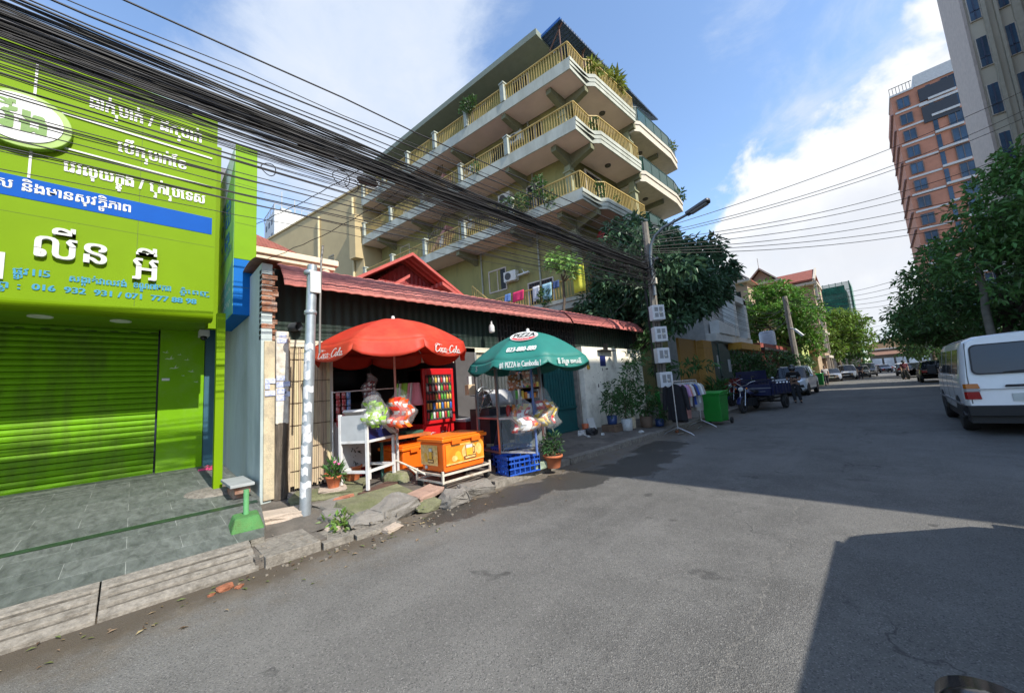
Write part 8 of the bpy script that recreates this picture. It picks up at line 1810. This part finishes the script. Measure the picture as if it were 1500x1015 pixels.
# ------------------------------------------------------------------ right side: orange tower, grey tower, unseen building placed to cast the shade
t = thing('orange_tower', 'orange terracotta apartment tower with white floor bands', 'tower', (11.5,97,0)); terr = pm('terracotta_cladding', (.46,.20,.125), .85, var=.14, scale=.7, bump=.6, bscale=3); wbnd = pm('white_band', (.55,.54,.52), .7)
b = MB(); b.box(7.3,18,90,106,0,47.0); b.build('wall', terr, t)
for k in range(14):
    z_ = 5.2+k*2.95
    b = MB(); b.box(7.5,11.2,89.85,90,z_,z_+.30); b.box(11.3,14.3,89.6,90,z_+.25,z_+.6); b.build('floor_band', wbnd, t)
    wn = MB(); wn.box(8.0,9.3,89.9,90.02,z_+.75,z_+2.4); wn.box(11.3,11.8,89.9,90.02,z_+.7,z_+2.9); wn.box(13.0,14.4,89.9,90.02,z_+.75,z_+2.9); each_box(wn, 'window', pm('blue_glass', (.035,.07,.12), .12, var=.6, scale=.35), t)
    for x0, x1, z0, z1 in ((8.0,9.3,.75,2.4),(13.0,14.4,.75,2.9)):
        fr_ = MB()
        for q_ in ((x0-.1,x1+.1,z0-.1,z0),(x0-.1,x1+.1,z1,z1+.1),(x0-.1,x0,z0,z1),(x1,x1+.1,z0,z1),((x0+x1)/2-.05,(x0+x1)/2+.05,z0,z1)): fr_.box(q_[0],q_[1],89.82,89.9,z_+q_[2],z_+q_[3])
        fr_.build('window_frame', pm('frame_dark', (.12,.10,.10), .6), t)
    b = MB(); b.box(7.0,7.35,90.3,104,z_+.3,z_+.45); b.build('side_band', pm('mauve_band', (.30,.20,.20), .8), t)
b = MB(); b.box(10.2,15,89.7,92,43.2,43.6); b.box(10.2,14.8,89.8,96,46.9,48.9); b.box(7.2,10,89.8,96,46.8,47.1); b.build('white_crown', wbnd, t)
b = MB(); b.box(10.4,14.2,89.75,89.95,40.2,43.0); b.box(10.4,14.2,89.72,89.95,44.0,46.2); b.build('loggia', pm('loggia_dark', (.03,.03,.035), .4), t)
b = MB()
for x_ in np.arange(7.3,10,.4): b.bar((x_,90,47.1),(x_,90,48.4), .06, .06)
b.bar((7.3,90,48.4),(10,90,48.4), .08, .08); b.build('roof_railing', blk, t)
t = thing('grey_tower', 'tall pale grey concrete tower with blue windows before the orange tower', 'tower', (14,38,0)); gc = pm('tower_grey', (.47,.42,.34), .85, var=.06, scale=.5, dirt=(.36,.32,.26), dscale=.3, damt=.5)
b = MB(); b.box(6.62,24,36.0,41,0,33); b.build('wall', gc, t)
for x_, w_ in ((7.3,.16),(7.75,.12),(8.35,.30),(9.1,.34)): b = MB(); b.box(x_,x_+w_,35.75,36.0,0,33); b.build('pilaster', pm('pilaster_grey', (.34,.31,.25), .85), t)
b = MB(); b.box(6.57,6.70,35.9,41,0,33); b.build('corner_strip', pm('corner_mauve', (.42,.35,.31), .8), t)
for k in range(10):
    z_ = 3.3+k*3.15
    for x0, x1 in ((6.85,7.25),(7.95,8.3),(9.6,10.9),(11.6,12.6),(14.5,16)):
        b = MB(); b.box(x0-.05,x1+.05,35.9,36.02,z_,z_+2.0); wn = b.build('window', framem, t); b = MB(); b.box(x0,x1,35.88,35.90,z_+.05,z_+1.95); b.build('pane', MATS['blue_glass'], wn)
        b = MB(); b.box((x0+x1)/2-.03,(x0+x1)/2+.03,35.85,35.88,z_+.05,z_+1.95); b.box(x0,x1,35.85,35.88,z_+.6,z_+.66); b.build('glazing_bar', pm('navy_frame', (.03,.04,.08), .4), wn)
    b = MB(); b.prism([(8.7,35.75,z_+.6),(9.0,35.75,z_+.6),(8.85,35.75,z_+1.3)], (0,-.1,0)); b.build('spike', MATS['pilaster_grey'], t)
t = thing('shading_building', 'plain grey building out of view, placed to shade the street', 'building', (14,18,0)); b = MB(); b.prism([(8.6,5.55,0),(24,6.0,0),(24,13.75,0),(8.6,13.75,0)], (0,0,15.9)); b.prism([(8.62,13.76,0),(24,13.76,0),(24,33.5,0),(8.62,33.5,0)], (0,0,25.5)); b.build('wall', gc, t)  # unseen from the camera; block heights shaped by the shade they throw
b = MB()
for z_ in np.arange(4,25,3.2):
    for y_ in np.arange(7.2 if z_ < 14 else 15,32,3.2): b.box(8.54,8.62,y_,y_+1.6,z_,z_+1.7)
each_box(b, 'window', winm, t)
b = MB(); b.box(7.4,7.6,10,33,.1,2.3); tag(b.build('boundary_wall', pm('wall_dark_grey', (.15,.15,.14), .9)), 'low grey boundary wall behind the shaded hedge', 'wall')
b = MB(); b.box(3.0,3.1,46,46.1,.1,3.2); b.box(2.7,3.4,45.95,46.0,2.5,3.2); tag(b.build('street_sign', pm('sign_grey', (.35,.37,.37), .6)), 'small pale sign board on a post above the black hatchback', 'sign')
rock('brick_piece', 'tiny reddish stone by the foot of the clothes rack', (-4.35,10.9,.03), (.1,.16,.07), .4, MATS['brick_orange'], 71, group=None)
